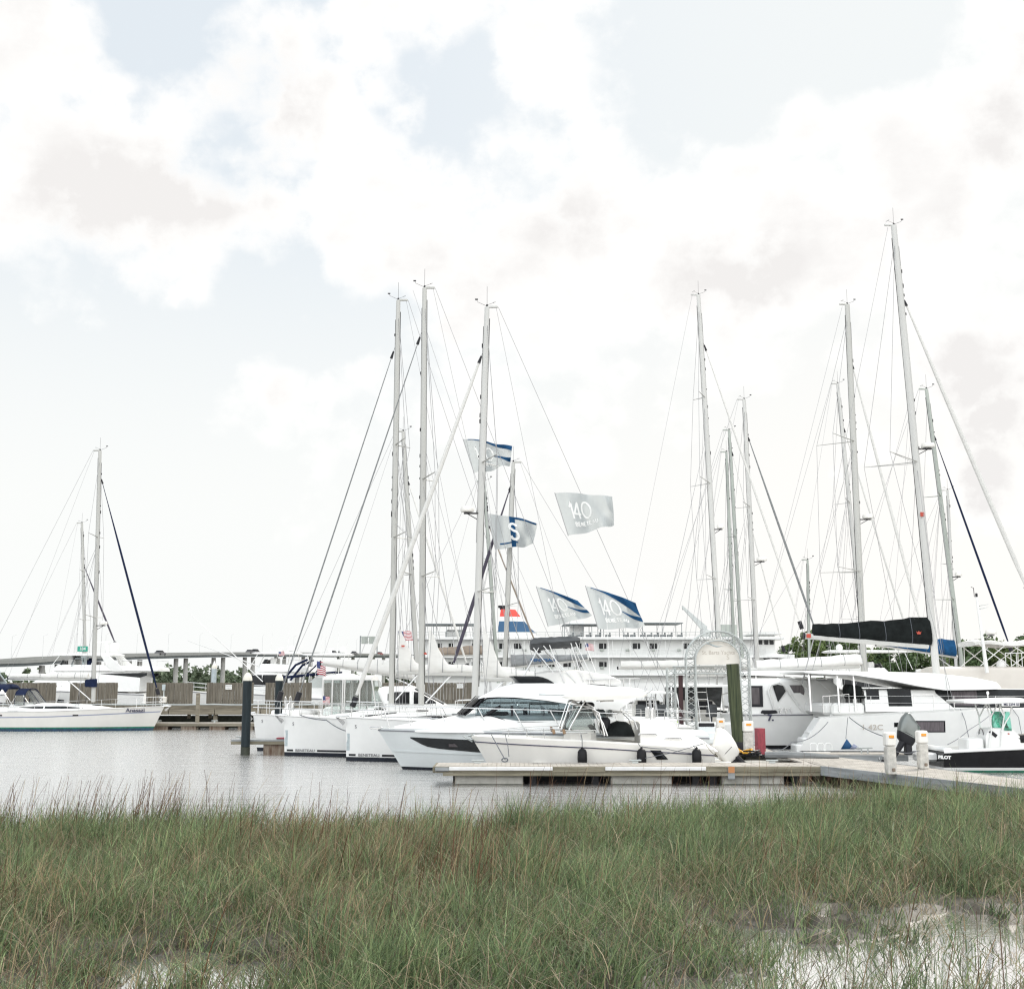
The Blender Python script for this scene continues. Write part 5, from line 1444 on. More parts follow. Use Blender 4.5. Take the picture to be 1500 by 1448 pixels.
mb = MB(); truss(mb, [(-hw - .75 + (2 * hw + .75) * k / 14, 0.3, zb) for k in range(15)], .32); mb.build('cross_truss', M['galv'], r)
mb = MB(); truss(mb, [(-hw - .85, .3, (zb + .1) * k / 14) for k in range(15)], .36); mb.build('leg_truss', M['galv'], r)
for sx in (-hw, hw, -hw - .85):
    mb = MB(); mb.box((sx, .1 if sx != -hw - .85 else .3, .02), (.66, .66, .03)); mb.build('base_plate', M['galv'], r)
mb = MB(); mb.box((-hw - .42, .3, zb * .5), (.20, .06, zb * .86), 0, 0, .01); mb.build('dark_banner', mat('dark_maroon_banner', (.055, .025, .028), .7), r)
mb = MB(); hs, rs_ = hw * .82, rise * .86; zb2 = zat(973, DA) - DZ
mb.prism([(-hs, zb2), (hs, zb2)] + [(hs * math.cos(PI * k / 20), z0 + .02 + rs_ * math.sin(PI * k / 20)) for k in range(21)], -.04, .04)
sg = mb.build('sign_panel', M['signp'], r, 30)
tx('lettering', 'St. Barts Yachts', .255, (0.05, -.046, z0 + .32), ROT_S, M['letterpale'], sg, sx=.92, ext=.003)
tx('lettering', 'S', .30, (.48, -.046, z0 + .10), ROT_S, M['letterpale'], sg, ext=.003)
mb = MB()
mb.grid([[Vector((-.72 + 1.0 * i / 12, -.046, z0 + .66 + .06 * math.sin(i * .55) - .05 * (i / 12))), Vector((-.72 + 1.0 * i / 12, -.046, z0 + .66 + .06 * math.sin(i * .55) - .05 * (i / 12) + .07 * math.sin(PI * i / 12)))] for i in range(13)])
mb.build('wave_emblem', M['paleblue'], sg, thick=.004)

# ------------------------------------------------------------------ river cruise ship
DS = 200.0
def sx_(px): return P(px, HOR, DS).x
def sz_(py): return zat(py, DS)
xl, xr_ = sx_(606), sx_(1166); sc = (xl + xr_) / 2
r = thing('river_cruise_ship', 'long white multi-deck river cruise ship moored behind the sailboats', 'cruise ship', (sc, DS, 0))
def X(px): return sx_(px) - sc
mb = MB(); mb.prism([(X(600), .2), (X(1172), .2), (X(1182), 3.2), (X(596), 3.2)], 0, 15); mb.build('hull', M['ship'], r)
mb = MB(); mb.box(((X(606) + X(1130)) / 2, 7.8, (3.2 + sz_(936)) / 2), (X(1130) - X(606), 12.5, sz_(936) - 3.2)); mb.build('superstructure', M['ship2'], r)
for py, t, ov in ((934.5, .42, 1.5), (961.5, .35, 1.5), (988, .3, 1.5)):
    mb = MB(); mb.box(((X(602) + X(1150)) / 2, 7.5, sz_(py)), (X(1150) - X(602), 12.5 + ov * 2, t), 0, 0, .05); mb.build('deck_slab', M['ship'], r)
for k, px in enumerate(range(612, 1130, 26)):
    mb = MB()
    for z0_, z1_ in ((sz_(961), sz_(935.5)), (sz_(987.5), sz_(962.5))): mb.tube([(X(px), .2, z0_), (X(px), .2, z1_)], .07, 6)
    mb.build('deck_post', M['ship'], r)
WIN = [(640, 646), (656, 663), (690, 696), (731, 739), (753, 764), (788, 796), (802, 813), (826, 837), (846, 853), (879, 890), (929, 940), (954, 965), (1004, 1013), (1088, 1094)]
for py in (945.5, 972.5):
    for a, b in WIN:
        if py > 960 and a in (640, 929, 954): continue
        mb = MB(); mb.box(((X(a) + X(b)) / 2, 1.50, sz_(py)), (X(b) - X(a), .12, .88 if py < 960 else .8), 0, 0, .03); w_ = mb.build('window', M['smoke'], r)
        mb = MB(); mb.box((X(lerp(a, b, .62)), 1.42, sz_(py)), (.09, .06, .86)); mb.build('mullion', M['ship'], w_)
for py in (952, 978):
    for k in range(12):
        px = 655 + 38 * k; mb = MB(); mb.box((X(px), 1.3, sz_(py) + .05), (.55, .4, .42), 0, 0, .04); mb.build('air_conditioner', M['alug'], r)
for py in (951, 925.5):
    mb = MB()
    for zz_ in (0, .4): mb.tube([(X(604), -.02, sz_(py) - zz_), (X(1145), -.02, sz_(py) - zz_)], .035, 5)
    for px in range(604, 1146, 13): mb.tube([(X(px), -.02, sz_(py) - .95), (X(px), -.02, sz_(py))], .028, 4)
    mb.build('railing', M['galv'] if py < 940 else M['ship'], r)
# sun deck awnings and furniture
for a, b, py in ((612, 694, 913), (826, 884, 913.5), (884, 1004, 911.5)):
    mb = MB(); mb.box(((X(a) + X(b)) / 2, 5, sz_(py)), (X(b) - X(a), 8, .10)); 
    for px in np.linspace(a + 2, b - 2, 5):
        for yy in (1.4, 8.6): mb.tube([(X(px), yy, sz_(934)), (X(px), yy, sz_(py))], .05, 5)
    mb.build('sun_awning', M['bridge'], r)
mb = MB(); mb.box((X(848), 6, sz_(919)), (X(857) - X(836), 3, sz_(908) - sz_(931)), 0, 0, .05); mb.build('deck_house', M['ship'], r)
mb = MB(); mb.box((X(665), 6, sz_(927)), (X(686) - X(654), 3, 1.5), 0, 0, .4); mb.build('deck_locker', M['ship'], r)
for k, px in enumerate((838, 850, 864, 878, 893, 920, 930, 945, 955, 965, 975, 985, 1000)):
    mb = MB(); mb.box((X(px), 2.2, sz_(931)), (.9, .8, .5), 0, 0, .08); mb.box((X(px) + .3, 2.2, sz_(928.5)), (.2, .8, .7), 0, 0, .05); mb.build('deck_chair', M['graycanvas'], r)
# funnel shaped like a tail fin
def fin(py, k): return k
lo, hi = 924, 889
def fx(py): return lerp(X(728), X(733), (lo - py) / 35), lerp(X(787), X(755), ((lo - py) / 35) ** .8)
for y0, y1, m_, nm in ((924, 907, 'shipnavy', 'funnel_navy_band'), (907, 900, 'ship', 'funnel_white_band'), (900, 889, 'shipred', 'funnel_red_band')):
    mb = MB(); rings = []
    for k in range(6):
        py = lerp(y0, y1, k / 5); a, b = fx(py); z = sz_(py); w_ = 1.5
        rings.append([(a, 7 - w_, z), (lerp(a, b, .5), 7 - w_ * 1.1, z), (b, 7 - .3, z), (b, 7 + .3, z), (lerp(a, b, .5), 7 + w_ * 1.1, z), (a, 7 + w_, z)])
    mb.loft(rings, True, True, True); mb.build(nm, M[m_], r, 30)
mb = MB(); mb.prism([(X(718), sz_(933)), (X(792), sz_(933)), (X(780), sz_(924)), (X(728), sz_(924))], 5, 9); mb.build('funnel_base', M['ship2'], r)
mb = MB(); mb.tube([(X(736), 7, sz_(889)), (X(736), 7, sz_(885))], .5, 8); mb.box((X(736), 7, sz_(884.5)), (1.6, 1.2, .4), 0, 0, .1); mb.build('exhaust_stack', M['dark'], r)
# crane
mb = MB(); a, b = Vector((X(1040), 2, sz_(922))), Vector((X(1004), 2, sz_(887)))
mb.loft([[a + Vector((0, -.5, -.9)), a + Vector((0, .5, -.9)), a + Vector((0, .5, .6)), a + Vector((0, -.5, .6))], [b + Vector((0, -.2, -.25)), b + Vector((0, .2, -.25)), b + Vector((0, .2, .2)), b + Vector((0, -.2, .2))]], True, True, True)
mb.box((X(1038), 2, sz_(928)), (1.6, 1.4, 1.6), 0, 0, .1); mb.tube([(X(1004), 2, sz_(886)), (X(1004.5), 2, sz_(892))], .05, 4); mb.build('crane', M['galv'], r)
mb = MB(); mb.box((X(1073), 5, sz_(922)), (X(1087) - X(1060), 4, sz_(915) - sz_(933)), 0, 0, .05); mb.build('deck_cabin', M['alug'], r)
# pilothouse
mb = MB(); mb.prism([(X(1112), sz_(990)), (X(1166), sz_(990)), (X(1168), sz_(958)), (X(1140), sz_(957)), (X(1112), sz_(957))], 1.2, 12); mb.build('forward_house', M['ship'], r)
mb = MB(); mb.box((X(1126), 6, sz_(943)), (X(1140) - X(1112), 9, sz_(927) - sz_(957)), 0, 0, .1); ph = mb.build('pilothouse', M['ship'], r)
mb = MB(); mb.box((X(1127), 6, sz_(927)), (X(1150) - X(1108), 11, .35), 0, 0, .08); mb.build('pilothouse_roof', M['ship'], r)
for a, b in ((1115, 1121), (1124, 1130), (1132, 1138)):
    mb = MB(); mb.box(((X(a) + X(b)) / 2, 1.44, sz_(939)), (X(b) - X(a), .12, .9), 0, 0, .03); mb.build('window', M['smoke'], ph)
for a, b in ((1122, 1131), (1135, 1143)):
    mb = MB(); mb.box(((X(a) + X(b)) / 2, 1.14, sz_(966)), (X(b) - X(a), .14, .8), 0, 0, .03); mb.build('window', M['smoke'], r)
mb = MB()
for k in range(5): mb.tube([(X(1110), .6, sz_(957) + .25 * k), (X(1124), .6, sz_(957) + .25 * k)], .03, 4)
for px in (1110, 1117, 1124): mb.tube([(X(px), .6, sz_(957)), (X(px), .6, sz_(957) + 1.05)], .03, 4)
mb.build('bridge_wing_rail', M['ship'], r)
mb = MB(); mb.lathe([(.5, 0), (.62, .3), (.5, .9), (.1, 1.1)], (X(1120), 6, sz_(925)), 12); mb.tube([(X(1130), 6, sz_(926)), (X(1130), 6, sz_(912))], .06, 5); mb.build('radar_mast', M['ship'], r)
# ------------------------------------------------------------------ sailboats on the left of the docks (bows to the left)
GS = 'white sloops moored side by side with their bows to the left'
def pale_bow(h, root, parent=None):
    h.patch(root, M['paleblue'], list(np.linspace(h.L / 2 - .19, h.L / 2 - .05, 4)), [.42] * 4, [1.12] * 4, 1, .008, 'bow_edge_strip')  # narrow pale blue strip down the stem edge
def bow_lettering(root, h, x0, z, size, word, side=1):
    a = h.at(x0, z, side); b = h.at(x0 - 1.4, z, side); ang = math.atan2(b.y - a.y, b.x - a.x)
    return a, ang
bow_y = 1001
sa, ha, _ = sailboat('sailboat', 'rearmost white sloop of the left group, its bow hidden behind the near black pile', GS, 371, 1040, 60, -1, 14.2, 4.3, (1.72, 1.5, 1.42), (573, 1030), (583.5, 440), (700, 986), 983,
    dict(peak=1.9, peak_len=.24, h0=.42, h1=.24, furl='graycanvas', furl_r=(.018, .036), spread=((.40, 1.55), (.43, .01), (.63, 1.3)), r=.15, mast='alu', dbl=1.4, stay_px=(404, 1038), sfrac=.90, hood=None, boom_r=.13, bagw=.24))
sb, hb, _ = sailboat('sailboat', 'white sloop with a black waterline band, plumb bow just right of the near pile', GS, 416.5, 1050, 56, -1, 14.4, 4.4, (1.75, 1.52, 1.42), (617, 1034), (622, 422), (758, 986), 985,
    dict(peak=1.7, peak_len=.22, h0=.42, h1=.25, furl='graycanvas', furl_r=(.018, .038), spread=((.30, 1.5), (.53, 1.4)), r=.15, mast='alu', dbl=1.4, rake=.05, stay_px=(430, 1040), sfrac=.91, hood=None, boom_r=.13, bagw=.24))
sc_, hc_, _ = sailboat('sailboat', 'white sloop with a thick pale furled headsail, nearest of the three at the left', GS, 506.5, 1058, 52.4, -1, 14.3, 4.3, (1.78, 1.55, 1.42), (695, 1036), (713.5, 450), (836, 994), 993,
    dict(peak=2.0, peak_len=.24, h0=.40, h1=.22, furl='sail', furl_r=(.05, .115), spread=((.28, 1.6), (.60, 1.45)), r=.16, mast='aluw', dbl=1.4, rake=.05, stay_px=(512, 1046), sfrac=.905, radar=(.475, .29, 1), hood=None, boom_r=.13, bagw=.22))
for root, h, inset in ((sb, hb, .6), (sc_, hc_, .5)):
    n = 16
    z0, z1 = .22, .31
    # dark band near the waterline with the maker's name in a gap
    def band(xa, xb): h.patch(root, M['dark'], list(np.linspace(xb, xa, 10)), [.20] * 10, [.285] * 10, 1, .010, 'name_band', 1)
    xb0 = h.L / 2
    band(xb0 - .16, xb0 - .46)
    band(xb0 - 1.60, h.L / 2 - 8.5)
    p = h.at(xb0 - 1.03, .243, 1, .025); q = h.at(xb0 - 1.55, .243, 1, .02); s_ = h.at(xb0 - .5, .243, 1, .02)
    ang = math.atan2(q.y - s_.y, q.x - s_.x)
    tx('name_lettering', 'BENETEAU', .165, p, (PI / 2, 0, ang), M['lettergray'], root, sx=1.25)
    p = h.at(xb0 - .45, 1.40, 1, .02); tx('emblem', 'S', .20, p, (PI / 2, 0, ang), M['lettergray'], root)
    pale_bow(h, root)
p = ha.at(ha.L / 2 - .5, 1.40, 1, .02); tx('emblem', 'S', .20, p, (PI / 2, 0, PI - .12), M['lettergray'], sa)
# maker's mark on the sail peaks
for root, px, py, d in ((sa, 591, 946, 60), (sb, 624, 957, 56)):
    q = loc(root, P(px, py, d)); mb = MB()
    mb.prism([(q.x + .55 * a_, q.z + .55 * b_) for a_, b_ in ((-.12, -.08), (.12, -.08), (.17, .10), (.07, .02), (0, .13), (-.07, .02), (-.17, .10))], .235, .255); mb.build('sail_emblem', M['logo'], root)

# navy canvas sloop far left
s1, h1, _ = sailboat('sailboat', 'white sloop with navy sprayhood and a dark furled headsail at the far left', None, 241, 1036, 86, 1, 14.2, 4.2, (1.62, 1.34, 1.22), (136.5, 1028), (146.5, 660), (12, 992), 994,
    dict(rake=.75, hm=('gelw', 'bootgreen', 'bootnavy'), stripe=.26, stripe0=.16, furl='navy', furl_r=(.02, .085), h0=.42, h1=.22, spread=((.33, 1.9), (.65, 1.6)), sweep=.05, r=.16, hood=None, radar=(.30, .27, 1), roof=.46, bagw=.24, boom_r=.14, bag='sail', stay_px=(234, 1024), sfrac=.915))
h1.line(s1, M['blueline'], lambda t: h1.sheer(t) - .36, .07)
d1 = dodger(s1, loc(s1, P(34, HOR, 86)).x, loc(s1, P(66, HOR, 86)).x, 1.75, 2.85, 1.35, M['navy'])
mb = MB(); mb.tube([loc(s1, P(136.5, 1006, 86)), loc(s1, P(136.8, 994, 86))], [.26, .26], 12); mb.box(loc(s1, P(130, 1000, 86)), (.5, .34, .55), 0, 0, .08); mb.build('mast_collar_cover', M['navy'], s1)
mb = MB(); z = zat(1009, 86); xa, xb = loc(s1, P(-14, HOR, 86)).x, loc(s1, P(22, HOR, 86)).x
rows = [[Vector((lerp(xa, xb, i / 8), y, z + .35 * (1 - (y / 1.5) ** 2) ** .5 - (.25 if i in (0, 8) else 0))) for y in np.linspace(-1.5, 1.5, 9)] for i in range(9)]
mb.grid(rows); bi = mb.build('bimini', M['navy'], s1, 60, thick=.03)
mb = MB()
for sd in (1, -1):
    for x0, x1 in ((xa + .3, xa + .9), (xb - .2, xb - 1.0), (xb - .3, xb + .8)): mb.tube([(x0, sd * 1.45, z), (x1, sd * 1.5, 1.35)], .02, 5)
mb.build('bimini_frame', M['steel'], bi)
a = h1.at(h1.L / 2 - 2.25, 1.36, -1, .02); b = h1.at(h1.L / 2 - 1.2, 1.36, -1, .02)
tx('name_lettering', 'Anasazi', .36, h1.at(h1.L / 2 - 1.75, 1.36, -1, .03), (PI / 2, 0, math.atan2(b.y - a.y, b.x - a.x)), M['letternavy'], s1, sx=1.15, bold=.006)
for px in (112, 2): h1.patch(s1, M['dark'], list(np.linspace(loc(s1, P(px - 4, HOR, 84)).x, loc(s1, P(px + 4, HOR, 84)).x, 4)), [1.0] * 4, [1.1] * 4, -1, .012, 'hull_port', 1)

# sailboats whose hulls are mostly hidden
sailboat('sailboat', 'shorter white mast rising behind the flybridge yacht at far left, with its own sloop', None, 175, 1010, 114, 1, 12, 3.8, (1.6, 1.3, 1.2), (126, 1005), (120, 766), (70, 996), 994, dict(furl='purple', furl_r=(.03, .09), r=.15, spread=((.40, 1.7), (.7, .9)), sweep=0, sfrac=.75, stay_px=(170, 945), hood=None), detail=False)
p = P(121, 950, 113)
r = thing('slip_number_sign', 'small green number sign by the mast behind the left yacht', 'sign', p)
mb = MB(); mb.box((0, 0, 0), (.95, .05, .48), 0, 0, .02); mb.build('board', M['signgreen'], r)
tx('lettering', '184', .40, (0, -.032, 0), ROT_S, M['gel'], r)
mb = MB(); mb.tube([(0, .08, .2), (0, .08, -4.0)], .05, 6); mb.build('pole', M['galv'], r)
sailboat('sailboat', 'sloop facing right behind the left group, its white boom pointing left past the clear enclosure', None, 705, 1010, 75.5, 1, 13, 4, (1.6, 1.35, 1.25), (613, 1010), (590.5, 632), (470, 972), 994, dict(furl='sail', furl_r=(.03, .075), r=.15, spread=((.44, 1.5),), sfrac=.83, h0=1.2, h1=.3, bagw=.28, back=True, hood=None, stay_px=(688, 985)), detail=False)
sailboat('sailboat', 'sloop under the short thin mast with the tan boom cover', None, 815, 1010, 81, 1, 12.5, 3.9, (1.5, 1.3, 1.2), (730, 1000), (709, 705), (634, 960), 958, dict(furl='brown', furl_r=(.025, .06), bag='brown', r=.12, mast='alug', spread=((.44, 1.3), (.60, .9)), h0=.62, h1=.5, bagw=.3, sfrac=.80, hood=None, stay_px=(792, 960)), detail=False)
s6, h6, _ = sailboat('sailboat', 'sloop with a dark furled headsail and grey boom cover behind the flybridge yacht', None, 655, 1010, 71, -1, 13, 4, (1.6, 1.35, 1.25), (738, 1008), (752, 677), (864, 965), 977, dict(furl='purple', furl_r=(.03, .11), bag='graycanvas', r=.15, spread=((.36, 1.4), (.66, 1.0)), h0=.72, h1=.28, bagw=.26, sfrac=.92, hood=None, stay_px=(660, 985), radar=None), detail=False)
q = loc(s6, P(795, 966.5, 71 - .26)); tx('cover_lettering', 'BENETEAU', .22, q, (PI / 2, 0, PI - .06), M['bluepaint'], s6, sx=1.3, bold=.008)
p = P(731, 887, 71)

# right half masts
RT = [
 ('tall white sloop mast with two furled headsails left of the arch top', 1185, 76, 13.5, (1056, 985), (1023, 432), (905, 978), 978, dict(mast='aluw', r=.17, furl='sail', furl_r=(.03, .075), spread=((.24, 1.9), (.49, 2.0), (.72, 1.2)), radar=(.37, .22, 1), h0=.5, h1=.4, bagw=.3, sfrac=.89, stay_px=(1178, 930), back=False, furl2=None)),
 ('shorter mast left of a taller one just right of the arch', 1170, 92, 12, (1089, 990), (1068, 630), (1010, 985), 985, dict(mast='alug', r=.14, furl='sail', furl_r=(.02, .05), spread=((.3, 1.2), (.56, 1.0)), sfrac=.94, stay_px=(1150, 960))),
 ('thin lower mast close against another, right of the arch', 1160, 97, 11, (1077, 990), (1064, 662), (1010, 990), 988, dict(mast='alug', r=.13, furl=None, spread=((.38, 1.0),))),
 ('medium white mast with a small radar over the white motor cruiser', 1200, 84, 13, (1110, 985), (1090, 585), (1000, 978), 980, dict(mast='aluw', r=.17, furl='graycanvas', furl_r=(.03, .085), spread=((.26, 1.6), (.60, 1.6)), radar=(.40, .36, 1), h0=.8, h1=.5, bagw=.3, sfrac=.885, stay_px=(1197, 930))),
 ('slender mast leaning beside a thicker one behind the black boom cover', 1345, 88.5, 13, (1269, 985), (1227, 562), (1150, 990), 988, dict(mast='aluw', r=.16, furl='sail', furl_r=(.03, .08), spread=((.18, 1.9), (.34, 1.7), (.58, 1.7)), sfrac=.87, stay_px=(1335, 945))),
 ('sloop under the leaning green-grey mast with the blue sail cover', 1490, 76, 13, (1411, 990), (1357, 570), (1283, 944), 962, dict(mast='alug', bag='bluecanvas', boom='aluw', r=.15, furl='navy', furl_r=(.022, .075), spread=((.26, 1.5), (.62, 1.3)), radar=(.34, .22, 1), h0=1.05, h1=.6, bagw=.34, sfrac=.86, stay_px=(1484, 960))),
 ('short far mast just right of the tallest mast', 1440, 98, 11, (1401, 990), (1388, 718), (1340, 985), 985, dict(mast='aluw', r=.13, furl=None, spread=((.6, 1.0),))),
 ('short thin far mast right of the arch headsails', 1230, 99, 10, (1186, 990), (1183, 820), (1150, 985), 985, dict(mast='alug', r=.12, furl=None, spread=())),
]
for lb, bx, d, L, mbse, mtop, be, by, o in RT:
    o.setdefault('hood', None)
    sailboat('sailboat', lb, None, bx, 1010, d, 1, L, 3.9, (1.6, 1.35, 1.25), mbse, mtop, be, by, o, detail=False)
# slim radar pole of the boat at the right edge is part of the cruiser below

# ------------------------------------------------------------------ motor yachts at the back
y1, yh1, yc1 = cruiser('motor_yacht', 'white flybridge yacht with hardtop and dome behind the navy-canvas sloop', None, 96, 105, -1, 14.5, 4.4, (2.9, 2.6, 2.3), dict(house=(-.47, .20), roof=4.25, fly_h=.42, hard=(5.50, -.31, .06), arch=False, dome=False, win=False))
def yl(px, py, dd=103): return loc(y1, P(px, py, dd))
a, b = yl(214, 985).x, yl(146, 985).x
yc1.window('side_window', M['smoke'], y1, [a, lerp(a, b, .15), lerp(a, b, .6), b], [zat(989, 103), zat(992, 103), zat(989, 103), zat(986.6, 103)], [zat(985, 103), zat(985, 103), zat(985.6, 103), zat(986.2, 103)])
for sd in (1, -1):
    mb = MB(); mb.loft([[Vector((yl(px + k, 0 or py).x, sd * (1.85 + .06 * w_), zat(py, 104))) for k, w_ in ((-9 if py > 970 else -6, -1), (9 if py > 970 else 6, -1), (9 if py > 970 else 6, 1), (-9 if py > 970 else -6, 1))] for px, py in ((173, 983), (163, 972), (153, 960))], True, True, True); mb.build('radar_arch', M['gel'], y1)
mb = MB(); mb.grid([[Vector((lerp(yl(87, 976).x, yl(94, 960).x, k / 3) - abs(q) * .9, q * 1.75, lerp(zat(976, 104), zat(960, 104), k / 3))) for k in range(4)] for q in np.linspace(-1, 1, 9)]); mb.build('flybridge_windshield', M['glass'], y1, 60, thick=.02)
mb = MB(); mb.box((yl(124, 972).x, .6, zat(972, 105)), (.5, .7, .95), 0, 0, .2); mb.build('covered_helm_seat', M['navy'], y1)
mb = MB(); mb.lathe([(.30, 0), (.36, .15), (.36, .5), (.28, .68), (.05, .76)], loc(y1, P(168, 953.5, 105)), 14); mb.build('satellite_dome', M['gel'], y1)
mb = MB(); mb.box(loc(y1, P(152, 940.5, 105)), (1.1, .2, .14), .2, 0, .04); mb.tube([loc(y1, P(156, 941, 105)), loc(y1, P(158, 955, 105))], .16, 8); mb.build('radar_scanner', M['gel'], y1)
cruiser('motor_yacht', 'white cabin yacht cut by the left edge of the picture', None, -36, 101, 1, 14, 4.4, (2.6, 2.2, 2.0), dict(house=(-.30, .20), roof=5.0, fly=False, arch=False, hard=None, wm='glass'))
cruiser('sport_fishing_boat', 'white sport fishing boat with enclosed bridge behind the first black pile', None, 385, 108, -1, 13.5, 4.4, (2.6, 2.0, 1.6), dict(house=(-.22, .18), roof=4.2, fly_h=.6, hard=(5.7, -.24, .06), cat='fishing boat', arch=False))
p = P(385, 998, 106); q = P(280, 900, 106)
o_ = bpy.data.objects['sport_fishing_boat']
mb = MB(); mb.tube([loc(o_, p), loc(o_, q)], [.05, .025], 5); mb.tube([loc(o_, P(378, 975, 110)), loc(o_, P(275, 938, 110))], [.05, .02], 5); mb.build('outrigger', M['steel'], o_, split='each')
cruiser('sport_boat', 'white sport cruiser with navy framed windscreen and black side stripe', None, 470, 104, -1, 13, 4.2, (2.4, 2.0, 1.7), dict(house=(-.22, .16), roof=3.9, fly=False, hard=(5.5, -.20, .12), arch=False, cat='motor yacht', wm='clear'))
o_ = bpy.data.objects['sport_boat']
mb = MB()
for sd in (1, -1):
    mb.tube([loc(o_, P(420, 996, 104)) + Vector((0, sd * 1.7, 0)), loc(o_, P(438, 974, 104)) + Vector((0, sd * 1.6, 0)), loc(o_, P(455, 966, 104)) + Vector((0, sd * 1.5, 0))], .10, 6)
    mb.tube([loc(o_, P(415, 992, 104)) + Vector((0, sd * 1.7, 0)), loc(o_, P(497, 984, 104)) + Vector((0, sd * 1.75, 0))], .08, 6)
    mb.tube([loc(o_, P(452, 990, 104)) + Vector((0, sd * 1.7, 0)), loc(o_, P(474, 968, 104)) + Vector((0, sd * 1.5, 0))], .06, 6)
mb.build('windscreen_frame', M['navy'], o_, split='y')

# cruiser with clear canvas enclosure behind the left group
k1, kh, _ = cruiser('motor_cruiser', 'white cruiser with a clear canvas cockpit enclosure among the left sloops', None, 600, 66, 1, 12.5, 3.9, (1.75, 1.5, 1.4), dict(house=(-.12, .18), roof=2.95, fly=False, hard=None, arch=False, hullwin=False, wm='smoke', cat='motor yacht'))
def kx(px): return loc(k1, P(px, HOR, 64.6)).x
mb = MB(); zt = zat(991, 64.6)
kc = Cabin([kx(474), kx(478), kx(530), kx(548)], [1.3] * 4, [zt - .1, zt, zt, zt - .25], [1.75] * 4, [1.5] * 4, .12, .2)
rt = MB(); rt.loft([[Vector((x, y, z + zt - .16)) for y, z in ((-1.55, 0), (-1.5, .14), (0, .26), (1.5, .14), (1.55, 0), (1.4, -.02), (-1.4, -.02))] for x in (kx(474), kx(500), kx(545))], True, True, True); tp = rt.build('enclosure_top', M['canvasw'], k1)
mb = MB()
for sd in (1, -1):
    for pxa in (474, 488, 503, 506, 528, 545): mb.tube([(kx(pxa), sd * 1.58, zt - .15), (kx(pxa + (10 if pxa > 530 else 0)), sd * 1.72, 1.35)], .045, 5)
mb.build('enclosure_frame', M['canvasw'], k1, split='y')
for sd in (1, -1):
    for a, b in ((476, 487), (489, 502), (507, 527)):
        mb = MB(); mb.grid([[Vector((kx(px), sd * lerp(1.71, 1.57, k / 4) + .02 * math.sin(px + k * 2.2), lerp(1.4, zt - .18, k / 4))) for k in range(5)] for px in np.linspace(a, b, 6)]); mb.build('clear_panel', M['clear'], k1, 60, thick=.01)
    mb = MB(); mb.grid([[Vector((lerp(kx(529), kx(555 if k_ == 0 else 546), .0) + (kx(565 - k_ * 9) - kx(529)) * i / 4, sd * lerp(1.71, 1.57, k_ / 2), lerp(1.9, zt - .18, k_ / 2))) for k_ in range(3)] for i in range(5)]); mb.build('clear_panel', M['clear'], k1, 60, thick=.01)

